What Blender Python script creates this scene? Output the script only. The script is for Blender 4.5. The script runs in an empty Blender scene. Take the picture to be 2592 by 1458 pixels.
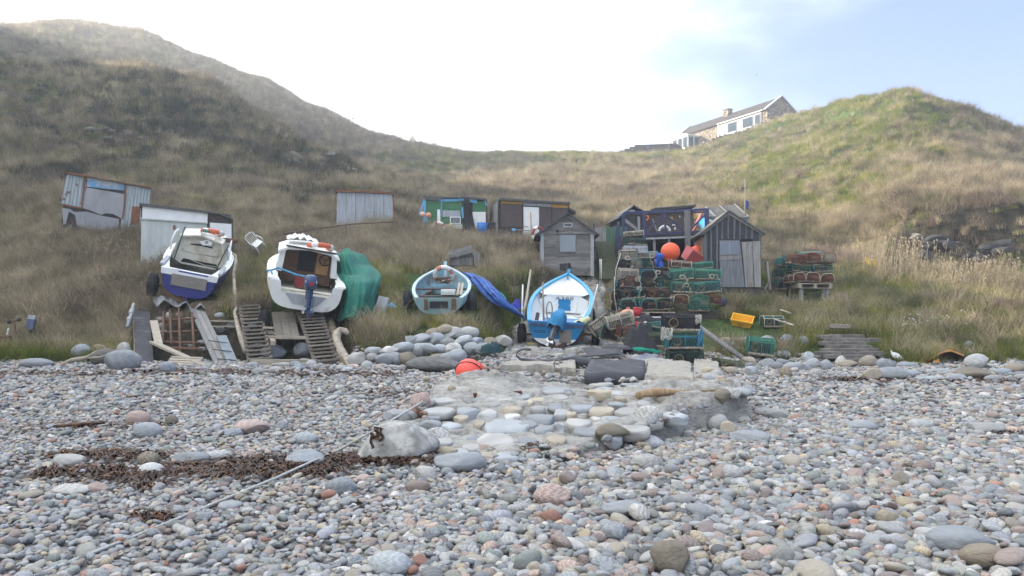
import bpy, math, random
import numpy as np
from mathutils import Vector, Matrix, Euler
R = math.radians
S = bpy.context.scene
COL = S.collection
rng = np.random.default_rng(7)
random.seed(7)

# ---------------------------------------------------------------- camera, sky, sun, exposure
F, CX, HZ, EYE = 2000.0, 1296.0, 785.0, 1.6      # focal length / centre / horizon in photo pixels, eye height in metres
cam_data = bpy.data.cameras.new('camera')
cam_data.sensor_width = 36.0
cam_data.lens = 36.0 * F / 2592.0
cam_data.shift_y = (HZ - 729.0) / 2592.0
cam_data.clip_start = 0.1
cam_data.clip_end = 4000
cam = bpy.data.objects.new('camera', cam_data)
COL.objects.link(cam)
cam.location = (0, 0, EYE)
cam.rotation_euler = (R(90), 0, 0)
S.camera = cam

SUN_AZ, SUN_EL = -72.0, 20.0                      # degrees from straight ahead (+ = right), above horizon
world = bpy.data.worlds.new("World")
S.world = world
world.use_nodes = True
wt = world.node_tree
wt.nodes.clear()
w_out = wt.nodes.new('ShaderNodeOutputWorld')
w_bg = wt.nodes.new('ShaderNodeBackground')
w_sky = wt.nodes.new('ShaderNodeTexSky')
w_sky.sky_type = 'NISHITA'
w_sky.sun_disc = False
w_sky.sun_elevation = R(SUN_EL)
w_sky.sun_rotation = R(SUN_AZ)
w_sky.air_density = 1.0
w_sky.dust_density = 1.6
w_sky.ozone_density = 2.2
w_bg.inputs['Strength'].default_value = 0.10
# bright broken cloud: thick to the left, its unseen overhead part added for fill light, thinning to clear blue on the right
def w_node(kind, **kw):
    n = wt.nodes.new(kind)
    for k_, v_ in kw.items():
        if k_ == 'op': n.operation = v_
        else: n.inputs[int(k_[1:])].default_value = v_
    return n
w_geo = wt.nodes.new('ShaderNodeTexCoord')
w_map = wt.nodes.new('ShaderNodeMapping')
w_map.inputs['Scale'].default_value = (1.5, 1.5, 3.6)
w_map.inputs['Rotation'].default_value = (0, R(32), 0)
w_map.inputs['Location'].default_value = (0.35, 0.2, 0.1)
w_n = wt.nodes.new('ShaderNodeTexNoise')
w_n.inputs['Scale'].default_value = 2.1
w_n.inputs['Detail'].default_value = 7
w_n.inputs['Roughness'].default_value = 0.5
w_sep = wt.nodes.new('ShaderNodeSeparateXYZ')
w_x = w_node('ShaderNodeMath', op='MULTIPLY_ADD', _1=-1.25, _2=-0.22)
w_z = w_node('ShaderNodeMath', op='MULTIPLY_ADD', _1=0.8)
w_nn = w_node('ShaderNodeMath', op='MULTIPLY_ADD', _1=1.15)
w_r = wt.nodes.new('ShaderNodeMapRange'); w_r.interpolation_type = 'SMOOTHSTEP'
w_r.inputs['From Min'].default_value = 0.12; w_r.inputs['From Max'].default_value = 0.78
w_mix = wt.nodes.new('ShaderNodeMixRGB')
w_mix.inputs['Color2'].default_value = (8.0, 8.4, 9.0, 1)
L_ = wt.links.new
L_(w_geo.outputs['Generated'], w_map.inputs['Vector'])
L_(w_map.outputs['Vector'], w_n.inputs['Vector'])
L_(w_geo.outputs['Generated'], w_sep.inputs[0])
L_(w_sep.outputs['X'], w_x.inputs[0])
L_(w_sep.outputs['Z'], w_z.inputs[0]); L_(w_x.outputs[0], w_z.inputs[2])
L_(w_n.outputs['Fac'], w_nn.inputs[0]); L_(w_z.outputs[0], w_nn.inputs[2])
L_(w_nn.outputs[0], w_r.inputs['Value'])
L_(w_r.outputs[0], w_mix.inputs['Fac'])
w_tint = wt.nodes.new('ShaderNodeMixRGB'); w_tint.blend_type = 'MULTIPLY'; w_tint.inputs['Fac'].default_value = 1.0
w_tint.inputs['Color2'].default_value = (0.95, 0.86, 1.0, 1)
wt.links.new(w_sky.outputs['Color'], w_tint.inputs['Color1'])
wt.links.new(w_tint.outputs['Color'], w_mix.inputs['Color1'])
wt.links.new(w_mix.outputs['Color'], w_bg.inputs['Color'])
wt.links.new(w_bg.outputs['Background'], w_out.inputs['Surface'])

sun_data = bpy.data.lights.new('sun', 'SUN')
sun_data.energy = 5.0
sun_data.angle = R(0.5)
sun_data.color = (1.0, 0.89, 0.74)
sun = bpy.data.objects.new('sun', sun_data)
COL.objects.link(sun)
_a, _e = R(SUN_AZ), R(SUN_EL)
SUN_DIR = Vector((math.sin(_a) * math.cos(_e), math.cos(_a) * math.cos(_e), math.sin(_e)))
sun.rotation_euler = SUN_DIR.to_track_quat('Z', 'Y').to_euler()
sun.location = SUN_DIR * 300

vs = S.view_settings
S.display_settings.display_device = 'sRGB'
vs.view_transform = 'Standard'
vs.look = 'None'
vs.exposure = 1.72
vs.gamma = 1.0
vs.use_curve_mapping = False
S.render.engine = 'CYCLES'
S.cycles.max_bounces = 6
S.cycles.volume_bounces = 0
S.cycles.use_denoising = True

# ---------------------------------------------------------------- helpers
def P(u, v, d):
    """the point that lies d metres ahead of the eye and shows at photo pixel (u, v)"""
    return Vector(((u - CX) / F * d, d, EYE + (HZ - v) / F * d))

def hash2(ix, iy, seed):
    n = (ix.astype(np.int64) * 374761393 + iy.astype(np.int64) * 668265263 + seed * 1442695041) & 0x7fffffff
    n = ((n ^ (n >> 13)) * 1274126177) & 0x7fffffff
    n = ((n ^ (n >> 16)) * 668265263) & 0x7fffffff
    return (n & 0xffffff) / float(0xffffff)

def vnoise(x, y, seed=0):
    x = np.asarray(x, float); y = np.asarray(y, float)
    ix = np.floor(x); iy = np.floor(y)
    fx = x - ix; fy = y - iy
    fx = fx * fx * (3 - 2 * fx); fy = fy * fy * (3 - 2 * fy)
    a = hash2(ix, iy, seed); b = hash2(ix + 1, iy, seed)
    c = hash2(ix, iy + 1, seed); d = hash2(ix + 1, iy + 1, seed)
    return (a * (1 - fx) + b * fx) * (1 - fy) + (c * (1 - fx) + d * fx) * fy

def fbm(x, y, seed=0, octaves=4):
    s = 0; a = 0.5
    for o in range(octaves):
        s = s + a * (vnoise(x, y, seed + o * 17) - 0.5) * 2
        x = x * 2.03 + 5.1; y = y * 2.03 + 3.7; a *= 0.5
    return s

def smooth(a, b, x):
    t = np.clip((x - a) / (b - a), 0, 1)
    return t * t * (3 - 2 * t)

MATS = {}
def nd(t, kind, **kw):
    n = t.nodes.new(kind)
    for k, v in kw.items():
        if hasattr(n, k): setattr(n, k, v)
        else: n.inputs[k].default_value = v
    return n

def rgba(c): return (c[0], c[1], c[2], 1)

def mat(name, c1, c2=None, scale=6.0, stretch=(1, 1, 1), rough=0.7, metal=0.0, bump=0.15, c3=None, c3_scale=3.0,
        c3_cut=(0.58, 0.66), vary=0.0, spec=0.3, trans=0.0, detail=6, world=False, alpha=1.0, sss=0.0):
    """procedural paint / timber / stone: two tones mixed by stretched noise, an optional third tone in patches, bump"""
    if name in MATS: return MATS[name]
    m = bpy.data.materials.new(name); m.use_nodes = True
    t = m.node_tree; b = t.nodes['Principled BSDF']
    c2 = c2 or tuple(x * 0.72 for x in c1)
    tc = nd(t, 'ShaderNodeTexCoord')
    src = nd(t, 'ShaderNodeNewGeometry').outputs['Position'] if world else tc.outputs['Object']
    mp = nd(t, 'ShaderNodeMapping'); mp.inputs['Scale'].default_value = stretch
    t.links.new(src, mp.inputs['Vector'])
    n1 = nd(t, 'ShaderNodeTexNoise'); n1.inputs['Scale'].default_value = scale; n1.inputs['Detail'].default_value = detail
    n1.inputs['Roughness'].default_value = 0.62
    t.links.new(mp.outputs['Vector'], n1.inputs['Vector'])
    r1 = nd(t, 'ShaderNodeValToRGB')
    r1.color_ramp.elements[0].position = 0.33; r1.color_ramp.elements[1].position = 0.67
    r1.color_ramp.elements[0].color = rgba(c2); r1.color_ramp.elements[1].color = rgba(c1)
    t.links.new(n1.outputs['Fac'], r1.inputs['Fac'])
    col = r1.outputs['Color']
    if c3:
        n2 = nd(t, 'ShaderNodeTexNoise'); n2.inputs['Scale'].default_value = c3_scale; n2.inputs['Detail'].default_value = 8
        n2.inputs['Roughness'].default_value = 0.65
        t.links.new(src, n2.inputs['Vector'])
        r2 = nd(t, 'ShaderNodeValToRGB')
        r2.color_ramp.elements[0].position = c3_cut[0]; r2.color_ramp.elements[1].position = c3_cut[1]
        t.links.new(n2.outputs['Fac'], r2.inputs['Fac'])
        mx = nd(t, 'ShaderNodeMixRGB'); mx.inputs['Color2'].default_value = rgba(c3)
        t.links.new(r2.outputs['Color'], mx.inputs['Fac']); t.links.new(col, mx.inputs['Color1'])
        col = mx.outputs['Color']
    if vary:
        oi = nd(t, 'ShaderNodeObjectInfo')
        ml = nd(t, 'ShaderNodeMath', operation='MULTIPLY_ADD')
        ml.inputs[1].default_value = 2 * vary; ml.inputs[2].default_value = 1 - vary
        t.links.new(oi.outputs['Random'], ml.inputs[0])
        hs = nd(t, 'ShaderNodeHueSaturation')
        t.links.new(ml.outputs[0], hs.inputs['Value']); t.links.new(col, hs.inputs['Color'])
        col = hs.outputs['Color']
    t.links.new(col, b.inputs['Base Color'])
    b.inputs['Roughness'].default_value = rough
    b.inputs['Metallic'].default_value = metal
    b.inputs['Specular IOR Level'].default_value = spec
    if trans: b.inputs['Transmission Weight'].default_value = trans
    if sss:
        b.inputs['Subsurface Weight'].default_value = sss
    if alpha < 1: b.inputs['Alpha'].default_value = alpha
    if bump:
        bp = nd(t, 'ShaderNodeBump'); bp.inputs['Strength'].default_value = bump; bp.inputs['Distance'].default_value = 0.03
        t.links.new(n1.outputs['Fac'], bp.inputs['Height']); t.links.new(bp.outputs['Normal'], b.inputs['Normal'])
    MATS[name] = m
    return m

def link(name, me, parent=None):
    o = bpy.data.objects.new(name, me)
    COL.objects.link(o)
    if parent is not None: o.parent = parent
    return o

def tag(o, label, cat, group=None, kind=None):
    if label: o['label'] = label
    if cat: o['category'] = cat
    if group: o['group'] = group
    if kind: o['kind'] = kind
    return o

def thing(name, label, cat, loc=(0, 0, 0), rot=(0, 0, 0), group=None):
    o = bpy.data.objects.new(name, None)
    COL.objects.link(o)
    o.empty_display_size = 0.2
    o.location = loc; o.rotation_euler = rot
    return tag(o, label, cat, group)

class MB:
    """collects boxes, bars, tubes, lofts into one mesh"""
    def __init__(s): s.v = []; s.f = []; s.mi = []; s.cur = 0; s.sm = []
    def add(s, vs_, fs, smooth_=False):
        o = len(s.v); s.v += [tuple(p) for p in vs_]
        for f in fs: s.f.append([i + o for i in f]); s.mi.append(s.cur); s.sm.append(smooth_)
        return s
    def box(s, c, size, rot=None, jit=0.0):
        hx, hy, hz = size[0] / 2, size[1] / 2, size[2] / 2
        M = Euler(rot).to_matrix() if rot else Matrix.Identity(3)
        vs_ = []
        for sx, sy, sz in ((-1,-1,-1),(1,-1,-1),(1,1,-1),(-1,1,-1),(-1,-1,1),(1,-1,1),(1,1,1),(-1,1,1)):
            p = Vector((sx * hx, sy * hy, sz * hz))
            if jit: p += Vector((random.uniform(-jit, jit), random.uniform(-jit, jit), random.uniform(-jit, jit)))
            vs_.append(M @ p + Vector(c))
        return s.add(vs_, [(0,3,2,1),(4,5,6,7),(0,1,5,4),(1,2,6,5),(2,3,7,6),(3,0,4,7)])
    def bar(s, p0, p1, w, h, up=(0, 0, 1), jit=0.0):
        p0 = Vector(p0); p1 = Vector(p1); y = (p1 - p0); L = y.length
        if tuple(up) == (0, 1, 0): w, h = h, w          # on a face: w is the thickness, h the width that shows
        if L < 1e-6: return s
        y.normalize(); x = y.cross(Vector(up))
        if x.length < 1e-4: x = y.cross(Vector((0, 1, 0)))
        if x.length < 1e-4: x = y.cross(Vector((1, 0, 0)))
        x.normalize(); z = x.cross(y)
        vs_ = []
        for p in (p0, p1):
            for a, b in ((-1,-1),(1,-1),(1,1),(-1,1)):
                j = random.uniform(-jit, jit) if jit else 0
                vs_.append(p + x * (a * w / 2 + j) + z * (b * h / 2 + j))
        return s.add(vs_, [(3,2,1,0),(4,5,6,7),(0,1,5,4),(1,2,6,5),(2,3,7,6),(3,0,4,7)])
    def tube(s, pts, r, n=6, caps=True, closed=False):
        pts = [Vector(p) for p in pts]; m = len(pts)
        rr = r if isinstance(r, (list, tuple)) else [r] * m
        rings = []; px = None
        for i, p in enumerate(pts):
            if closed: t_ = pts[(i + 1) % m] - pts[i - 1]
            else: t_ = pts[min(i + 1, m - 1)] - pts[max(i - 1, 0)]
            if t_.length < 1e-7: t_ = Vector((0, 0, 1))
            t_.normalize()
            if px is None:
                px = t_.cross(Vector((0, 0, 1)))
                if px.length < 1e-3: px = t_.cross(Vector((0, 1, 0)))
            px = (px - t_ * px.dot(t_))
            if px.length < 1e-5: px = t_.orthogonal()
            px.normalize(); py = t_.cross(px)
            rings.append([p + (px * math.cos(k / n * 6.28318) + py * math.sin(k / n * 6.28318)) * rr[i] for k in range(n)])
        vs_ = [q for rg in rings for q in rg]; fs = []
        for i in range(m if closed else m - 1):
            a = i * n; b = ((i + 1) % m) * n
            for k in range(n):
                k2 = (k + 1) % n
                fs.append((a + k, a + k2, b + k2, b + k))
        if caps and not closed:
            fs.append(tuple(range(n - 1, -1, -1))); fs.append(tuple((m - 1) * n + k for k in range(n)))
        return s.add(vs_, fs, True)
    def loft(s, secs, closed_ring=False, cap0=False, cap1=False, smooth_=True):
        n = len(secs[0]); vs_ = [p for r_ in secs for p in r_]; fs = []
        for i in range(len(secs) - 1):
            for k in range(n if closed_ring else n - 1):
                k2 = (k + 1) % n
                fs.append((i * n + k, i * n + k2, (i + 1) * n + k2, (i + 1) * n + k))
        if cap0: fs.append(tuple(range(n - 1, -1, -1)))
        if cap1: fs.append(tuple((len(secs) - 1) * n + k for k in range(n)))
        return s.add(vs_, fs, smooth_)
    def prism(s, poly, y0, y1):
        """poly in (x, z), pushed from y0 to y1"""
        n = len(poly)
        vs_ = [(x, y0, z) for x, z in poly] + [(x, y1, z) for x, z in poly]
        fs = [tuple(range(n - 1, -1, -1)), tuple(range(n, 2 * n))]
        for k in range(n): fs.append((k, (k + 1) % n, n + (k + 1) % n, n + k))
        # make outward whichever way the outline runs
        area = sum(poly[k][0] * poly[(k + 1) % n][1] - poly[(k + 1) % n][0] * poly[k][1] for k in range(n))
        if (area > 0) == (y1 > y0): fs = [tuple(reversed(f)) for f in fs]; fs = [tuple(reversed(f)) for f in fs] if False else fs
        return s.add(vs_, fs)
    def ball(s, c, r, seg=16, ring=10, sc=(1, 1, 1)):
        vs_ = []; fs = []
        for i in range(ring + 1):
            th = math.pi * i / ring
            for k in range(seg):
                ph = 2 * math.pi * k / seg
                vs_.append((c[0] + r * sc[0] * math.sin(th) * math.cos(ph), c[1] + r * sc[1] * math.sin(th) * math.sin(ph), c[2] + r * sc[2] * math.cos(th)))
        for i in range(ring):
            for k in range(seg):
                k2 = (k + 1) % seg
                if i == 0: fs.append((k, seg + k, seg + k2))
                elif i == ring - 1: fs.append((i * seg + k, (i + 1) * seg + k, i * seg + k2))
                else: fs.append((i * seg + k, (i + 1) * seg + k, (i + 1) * seg + k2, i * seg + k2))
        return s.add(vs_, fs, True)
    def torus(s, c, R_, r_, axis='y', n=28, m=10, sq=1.0, a0=0.0, a1=6.28318):
        vs_ = []; full = abs(a1 - a0 - 6.28318) < 1e-3
        N = n if full else n + 1
        for i in range(N):
            a = a0 + (a1 - a0) * i / n
            for k in range(m):
                b = 2 * math.pi * k / m
                rr = R_ + r_ * math.cos(b); h = r_ * sq * math.sin(b)
                ca, sa = math.cos(a) * rr, math.sin(a) * rr
                p = (ca, h, sa) if axis == 'y' else ((h, ca, sa) if axis == 'x' else (ca, sa, h))
                vs_.append((c[0] + p[0], c[1] + p[1], c[2] + p[2]))
        fs = []
        for i in range(n):
            for k in range(m):
                i2 = (i + 1) % N; k2 = (k + 1) % m
                fs.append((i * m + k, i * m + k2, i2 * m + k2, i2 * m + k))
        return s.add(vs_, fs, True)
    def build(s, name, mats, parent=None, bevel=0.0):
        me = bpy.data.meshes.new(name)
        me.from_pydata(s.v, [], s.f)
        if not isinstance(mats, (list, tuple)): mats = [mats]
        for m in mats: me.materials.append(m)
        me.polygons.foreach_set('material_index', s.mi)
        me.polygons.foreach_set('use_smooth', s.sm)
        me.update()
        import bmesh
        bm = bmesh.new(); bm.from_mesh(me)
        bmesh.ops.recalc_face_normals(bm, faces=bm.faces)
        bm.to_mesh(me); bm.free()
        o = link(name, me, parent)
        if bevel:
            bv = o.modifiers.new('bevel', 'BEVEL'); bv.width = bevel; bv.segments = 2; bv.limit_method = 'ANGLE'
        return o

def mesh_np(name, verts, faces, m, smooth_=True, parent=None):
    """big grid mesh from numpy arrays (quads)"""
    me = bpy.data.meshes.new(name)
    me.vertices.add(len(verts)); me.vertices.foreach_set('co', np.asarray(verts, np.float32).ravel())
    nf = len(faces); k = faces.shape[1]
    me.loops.add(nf * k); me.loops.foreach_set('vertex_index', faces.astype(np.int32).ravel())
    me.polygons.add(nf); me.polygons.foreach_set('loop_start', np.arange(0, nf * k, k, dtype=np.int32))
    me.polygons.foreach_set('loop_total', np.full(nf, k, np.int32))
    me.polygons.foreach_set('use_smooth', np.full(nf, smooth_, bool))
    me.materials.append(m)
    me.update(calc_edges=True); me.validate()
    return link(name, me, parent)

def gridfaces(nu, nv):
    i, j = np.meshgrid(np.arange(nu - 1), np.arange(nv - 1), indexing='ij')
    a = (i * nv + j).ravel()
    return np.stack([a, a + nv, a + nv + 1, a + 1], 1)

SRC = {}
def scatter(name, pts, rot, scl, idx, sources, label=None):
    """one 'stuff' object: source meshes instanced on points by geometry nodes"""
    col = bpy.data.collections.new(name + '_sources')
    for o in sources: col.objects.link(o)
    me = bpy.data.meshes.new(name)
    n = len(pts)
    me.vertices.add(n); me.vertices.foreach_set('co', np.asarray(pts, np.float32).ravel())
    for nm, arr in (('rot', rot), ('scl', scl)):
        at = me.attributes.new(nm, 'FLOAT_VECTOR', 'POINT'); at.data.foreach_set('vector', np.asarray(arr, np.float32).ravel())
    at = me.attributes.new('idx', 'INT', 'POINT'); at.data.foreach_set('value', np.asarray(idx, np.int32))
    o = link(name, me)
    g = bpy.data.node_groups.new(name + '_scatter', 'GeometryNodeTree')
    g.interface.new_socket('Geometry', in_out='INPUT', socket_type='NodeSocketGeometry')
    g.interface.new_socket('Geometry', in_out='OUTPUT', socket_type='NodeSocketGeometry')
    gi = g.nodes.new('NodeGroupInput'); go = g.nodes.new('NodeGroupOutput')
    mp = g.nodes.new('GeometryNodeMeshToPoints')
    ip = g.nodes.new('GeometryNodeInstanceOnPoints')
    ci = g.nodes.new('GeometryNodeCollectionInfo')
    ci.inputs['Collection'].default_value = col
    ci.inputs['Separate Children'].default_value = True
    ci.inputs['Reset Children'].default_value = True
    def na(nm, ty):
        a = g.nodes.new('GeometryNodeInputNamedAttribute'); a.data_type = ty; a.inputs['Name'].default_value = nm
        return a.outputs['Attribute']
    g.links.new(gi.outputs[0], mp.inputs[0]); g.links.new(mp.outputs[0], ip.inputs['Points'])
    g.links.new(ci.outputs[0], ip.inputs['Instance'])
    ip.inputs['Pick Instance'].default_value = True
    g.links.new(na('idx', 'INT'), ip.inputs['Instance Index'])
    er = g.nodes.new('FunctionNodeEulerToRotation')
    g.links.new(na('rot', 'FLOAT_VECTOR'), er.inputs[0])
    g.links.new(er.outputs[0], ip.inputs['Rotation'])
    g.links.new(na('scl', 'FLOAT_VECTOR'), ip.inputs['Scale'])
    g.links.new(ip.outputs[0], go.inputs[0])
    md = o.modifiers.new('scatter', 'NODES'); md.node_group = g
    o['kind'] = 'stuff'
    if label: o['label'] = label
    return o

def source(name, me):
    return bpy.data.objects.new(name, me)       # not linked to the scene: only the scatter shows it
# ---------------------------------------------------------------- ground: beach, hills, slipway
KU = np.array([-5000, -2500, -900, -500, -220, 0, 170, 350, 500, 650, 800, 950, 1050, 1200, 1350, 1500, 1620, 1740, 1850, 2000, 2150, 2290, 2420, 2592, 2900, 3500.])
KN = [  # for each column: (distance, photo row) from the bank's foot up to the ridge
 [(17,900),(19.5,640),(22,250),(27,-100),(33,-220),(42,-260),(55,-260),(66,-200),(95,-60)],  # columns left of view are raised to shade the beach
 [(17,900),(19.5,700),(22,330),(27,-90),(33,-240),(42,-280),(55,-270),(66,-200),(95,-60)],
 [(17,940),(19.5,850),(22,600),(27,100),(33,-190),(42,-290),(55,-280),(66,-200),(95,-60)],
 [(17,965),(19.5,910),(22,815),(27,600),(33,370),(42,170),(55,-90),(66,-80),(95,0)],
 [(17,965),(19.5,912),(22,845),(27,690),(33,540),(42,320),(56,10),(66,20),(98,40)],
 [(17,965),(19.5,915),(22,850),(27,720),(33,600),(43,400),(58,142),(70,215),(100,87)],
 [(17,965),(19.5,920),(22,850),(27,730),(33,592),(43,410),(58,176),(70,255),(102,71)],
 [(17,965),(19.5,922),(22,845),(27,725),(33,600),(43,415),(58,184),(70,262),(104,95)],
 [(17,965),(19.5,925),(22,810),(27,690),(34,570),(43,430),(58,212),(71,300),(106,159)],
 [(17,965),(19.5,930),(22.5,800),(27,690),(35,580),(43,460),(57,287),(71,352),(108,213)],
 [(17,965),(19.5,930),(22.5,800),(27,680),(36,582),(43,492),(55,390),(70,432),(110,289)],
 [(17,965),(19.5,925),(22,812),(28,680),(36,580),(43,512),(53,448),(70,446),(110,360)],
 [(17,965),(19.5,922),(21.8,825),(28,690),(37,592),(44,528),(53,488),(70,450),(105,383)],
 [(17,965),(19.5,920),(21.6,828),(28,690),(37,598),(45,535),(56,492),(72,444),(100,404)],
 [(17,965),(19.5,920),(22,830),(28,695),(37,606),(46,535),(58,485),(74,434),(98,400)],
 [(17,965),(19.5,920),(22.5,830),(28,705),(36,612),(46,535),(58,485),(74,434),(98,400)],
 [(17,965),(19.5,920),(22.5,840),(28,715),(36,618),(46,535),(58,485),(74,434),(96,404)],
 [(17,965),(19.5,922),(22.5,845),(28,722),(36,615),(44,535),(58,482),(74,424),(96,394)],
 [(17,965),(19.5,925),(22.5,845),(28,720),(34,628),(42,545),(56,474),(74,404),(96,363)],
 [(17,965),(19.5,925),(22.5,850),(28,738),(33,660),(40,560),(52,440),(70,352),(94,312)],
 [(17,965),(19.5,925),(22.5,850),(27,740),(32,668),(38,575),(48,430),(60,330),(74,266)],
 [(17,965),(19.5,925),(22.5,850),(27,745),(31.6,676),(33.4,560),(46,408),(55,295),(65,240)],
 [(17,965),(19.5,925),(22.5,850),(27,740),(30.6,688),(32.6,548),(45,420),(54,325),(63,273)],
 [(17,965),(19.5,922),(22.5,845),(27,735),(29.8,694),(32,548),(44,445),(53,385),(62,342)],
 [(17,965),(19.5,920),(22.5,840),(27,735),(30,700),(34,600),(44,520),(53,480),(60,455)],
 [(17,965),(19.5,920),(22.5,845),(27,760),(30,735),(34,700),(44,670),(53,655),(60,650)],
]
KD = np.array([[k[0] for k in c] for c in KN], float)
KZ = np.array([[EYE + (HZ - k[1]) / F * k[0] for k in c] for c in KN], float)
# beyond each ridge the land falls away and runs on far inland
KD = np.concatenate([KD, KD[:, -1:] + 30, np.full((len(KU), 1), 900.)], 1)
KZ = np.concatenate([KZ, KZ[:, -1:] - 3.5, np.full((len(KU), 1), 6.)], 1)

def blob(u, d, u0, d0, su, sd): return np.exp(-((u - u0) / su) ** 2 - ((d - d0) / sd) ** 2)
def pchip_eval(xk, yk, x):
    """monotone cubic; xk, yk: (N, K) knots for each of N queries"""
    h = np.diff(xk, axis=1); s = np.diff(yk, axis=1) / h
    m = np.zeros_like(yk)
    m[:, 1:-1] = np.where(s[:, :-1] * s[:, 1:] > 0, 2 * s[:, :-1] * s[:, 1:] / (s[:, :-1] + s[:, 1:] + 1e-12), 0)
    m[:, 0] = s[:, 0]; m[:, -1] = s[:, -1]
    k = np.clip((xk <= x[:, None]).sum(1) - 1, 0, xk.shape[1] - 2)
    i = np.arange(len(x))
    hh = h[i, k]; t = (x - xk[i, k]) / hh
    t = np.clip(t, -0.5, 1.0)
    a = yk[i, k]; b = yk[i, k + 1]; ma = m[i, k] * hh; mb = m[i, k + 1] * hh
    return (2*t**3 - 3*t**2 + 1) * a + (t**3 - 2*t**2 + t) * ma + (-2*t**3 + 3*t**2) * b + (t**3 - t**2) * mb

def beach_z(x, y):
    x = np.asarray(x, float); y = np.asarray(y, float)
    z = 0.235 * smooth(9, 19.5, y) + 0.06 * fbm(x * 0.5 + 3, y * 0.7, 5, 3) * smooth(0, 6, y)
    z = z + 0.07 * np.exp(-((y - 8.4 - 0.05 * x) / 0.7) ** 2) * smooth(1.0, -1.0, x)
    return z

# slipway: outline in plan, left and right edges and height against distance
SLY = np.array([8.3, 9.2, 10.0, 11.2, 12.5, 15.5, 18.0, 20.5, 23.0, 25.5, 28.0, 30.5, 32.0])
SLL = np.array([-0.85, -0.98, -1.15, -1.32, -1.20, -0.92, -0.62, -0.45, -0.30, -0.10, 1.5, 2.4, 2.7])
SLR = np.array([0.6, 1.35, 2.1, 3.45, 3.75, 3.75, 3.75, 3.6, 3.4, 3.3, 3.5, 3.7, 3.8])
SLZ = np.array([0.07, 0.19, 0.29, 0.42, 0.42, 0.40, 0.42, 0.44, 0.50, 1.10, 1.95, 2.85, 3.3])

def slip_in(x, y):
    x = np.asarray(x, float); y = np.asarray(y, float)
    wob = 0.26 * fbm(x * 1.2, y * 1.0, 91, 4)
    l = np.interp(y, SLY, SLL) + wob; r = np.interp(y, SLY, SLR) + wob
    return np.minimum.reduce([x - l, r - x, (y - 8.25 + wob) * 1.2, 32 - y])      # distance to the edge, > 0 inside

def hills_z(x, y, detail=True):
    x = np.asarray(x, float); y = np.asarray(y, float)
    shp = x.shape; x = x.ravel(); y = y.ravel()
    yy = np.maximum(y, 1.0)
    u = np.clip(CX + F * x / yy, KU[0], KU[-1] - 1e-3)
    k = np.clip(np.searchsorted(KU, u, side='right') - 1, 0, len(KU) - 2)
    t = ((u - KU[k]) / (KU[k + 1] - KU[k]))[:, None]
    t = t * t * (3 - 2 * t) * 0.5 + t * 0.5
    z = pchip_eval(KD[k] * (1 - t) + KD[k + 1] * t, KZ[k] * (1 - t) + KZ[k + 1] * t, y)
    if detail:
        a = smooth(19.5, 24, y) * 0.16 + smooth(30, 50, y) * 0.45
        fl = 1 - 0.75 * smooth(80, 92, y)
        z = z + a * fl * (fbm(x * 0.33, y * 0.33, 11, 5)) + a * 0.55 * fl * fbm(x * 1.1, y * 1.1, 41, 4)
        z = z + fl * smooth(28, 36, y) * 0.22 * (np.abs(np.mod(z * 0.55 + 0.9 * fbm(x * 0.12, y * 0.12, 23, 3), 1.0) - 0.5) - 0.25) * 2       # sheep terraces
        cl = blob(u, y, 2430, 32.4, 200, 1.9) + blob(u, y, 2640, 32.2, 200, 2.1)
        z = z + cl * 0.45 * fbm(x * 0.9, y * 1.3, 31, 4)
        # the knolls on the left are humped and cut by small ledges
        hm = smooth(36, 46, y) * smooth(66, 56, y) * smooth(1100, 900, u)
        z = z + hm * 0.9 * fbm(x * 0.16 + 7, y * 0.2, 3, 3)
    z = z - 0.42 * smooth(325, 360, u) * smooth(905, 870, u) * smooth(19.3, 20.2, y) * smooth(23.8, 22.4, y)   # worn hollow under the boat ramps
    s = slip_in(x, y)
    inside = smooth(-0.25, 0.25, s) * smooth(31.5, 29.5, y)
    sz = np.interp(y, SLY, SLZ)
    z = z * (1 - inside) + np.minimum(z, sz - 0.25) * inside
    # the slip's path is cut into the bank beside it
    near = smooth(0.9, 0.1, -s) * (1 - inside) * smooth(19.5, 21, y) * smooth(31, 29, y)
    z = z * (1 - near) + np.minimum(z, sz + 0.12) * near
    return z.reshape(shp)

def slip_z(x, y):
    s = slip_in(x, y)
    return np.where(s > 0, np.interp(np.asarray(y, float), SLY, SLZ), -9)

def ground(x, y):
    """height of whatever ground shows at (x, y)"""
    x = np.atleast_1d(np.asarray(x, float)); y = np.atleast_1d(np.asarray(y, float))
    z = np.maximum(beach_z(x, y), np.where(y > 17, hills_z(x, y), -9))
    return np.maximum(z, slip_z(x, y))
def gz(x, y): return float(ground(x, y)[0])
def G(u, d, dz=0.0):
    """ground point d metres ahead in photo column u"""
    x = (u - CX) / F * d
    return Vector((x, d, gz(x, d) + dz))
def GV(u, v, lo=4.0, hi=26.0, N_=420):
    """ground point that shows at photo pixel (u, v)"""
    ds = np.linspace(lo, hi, N_); xs = (u - CX) / F * ds
    z = ground(xs, ds); row = HZ - (z - EYE) / ds * F
    k = np.argmax(row <= v)
    return Vector((xs[k], ds[k], z[k]))

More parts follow.
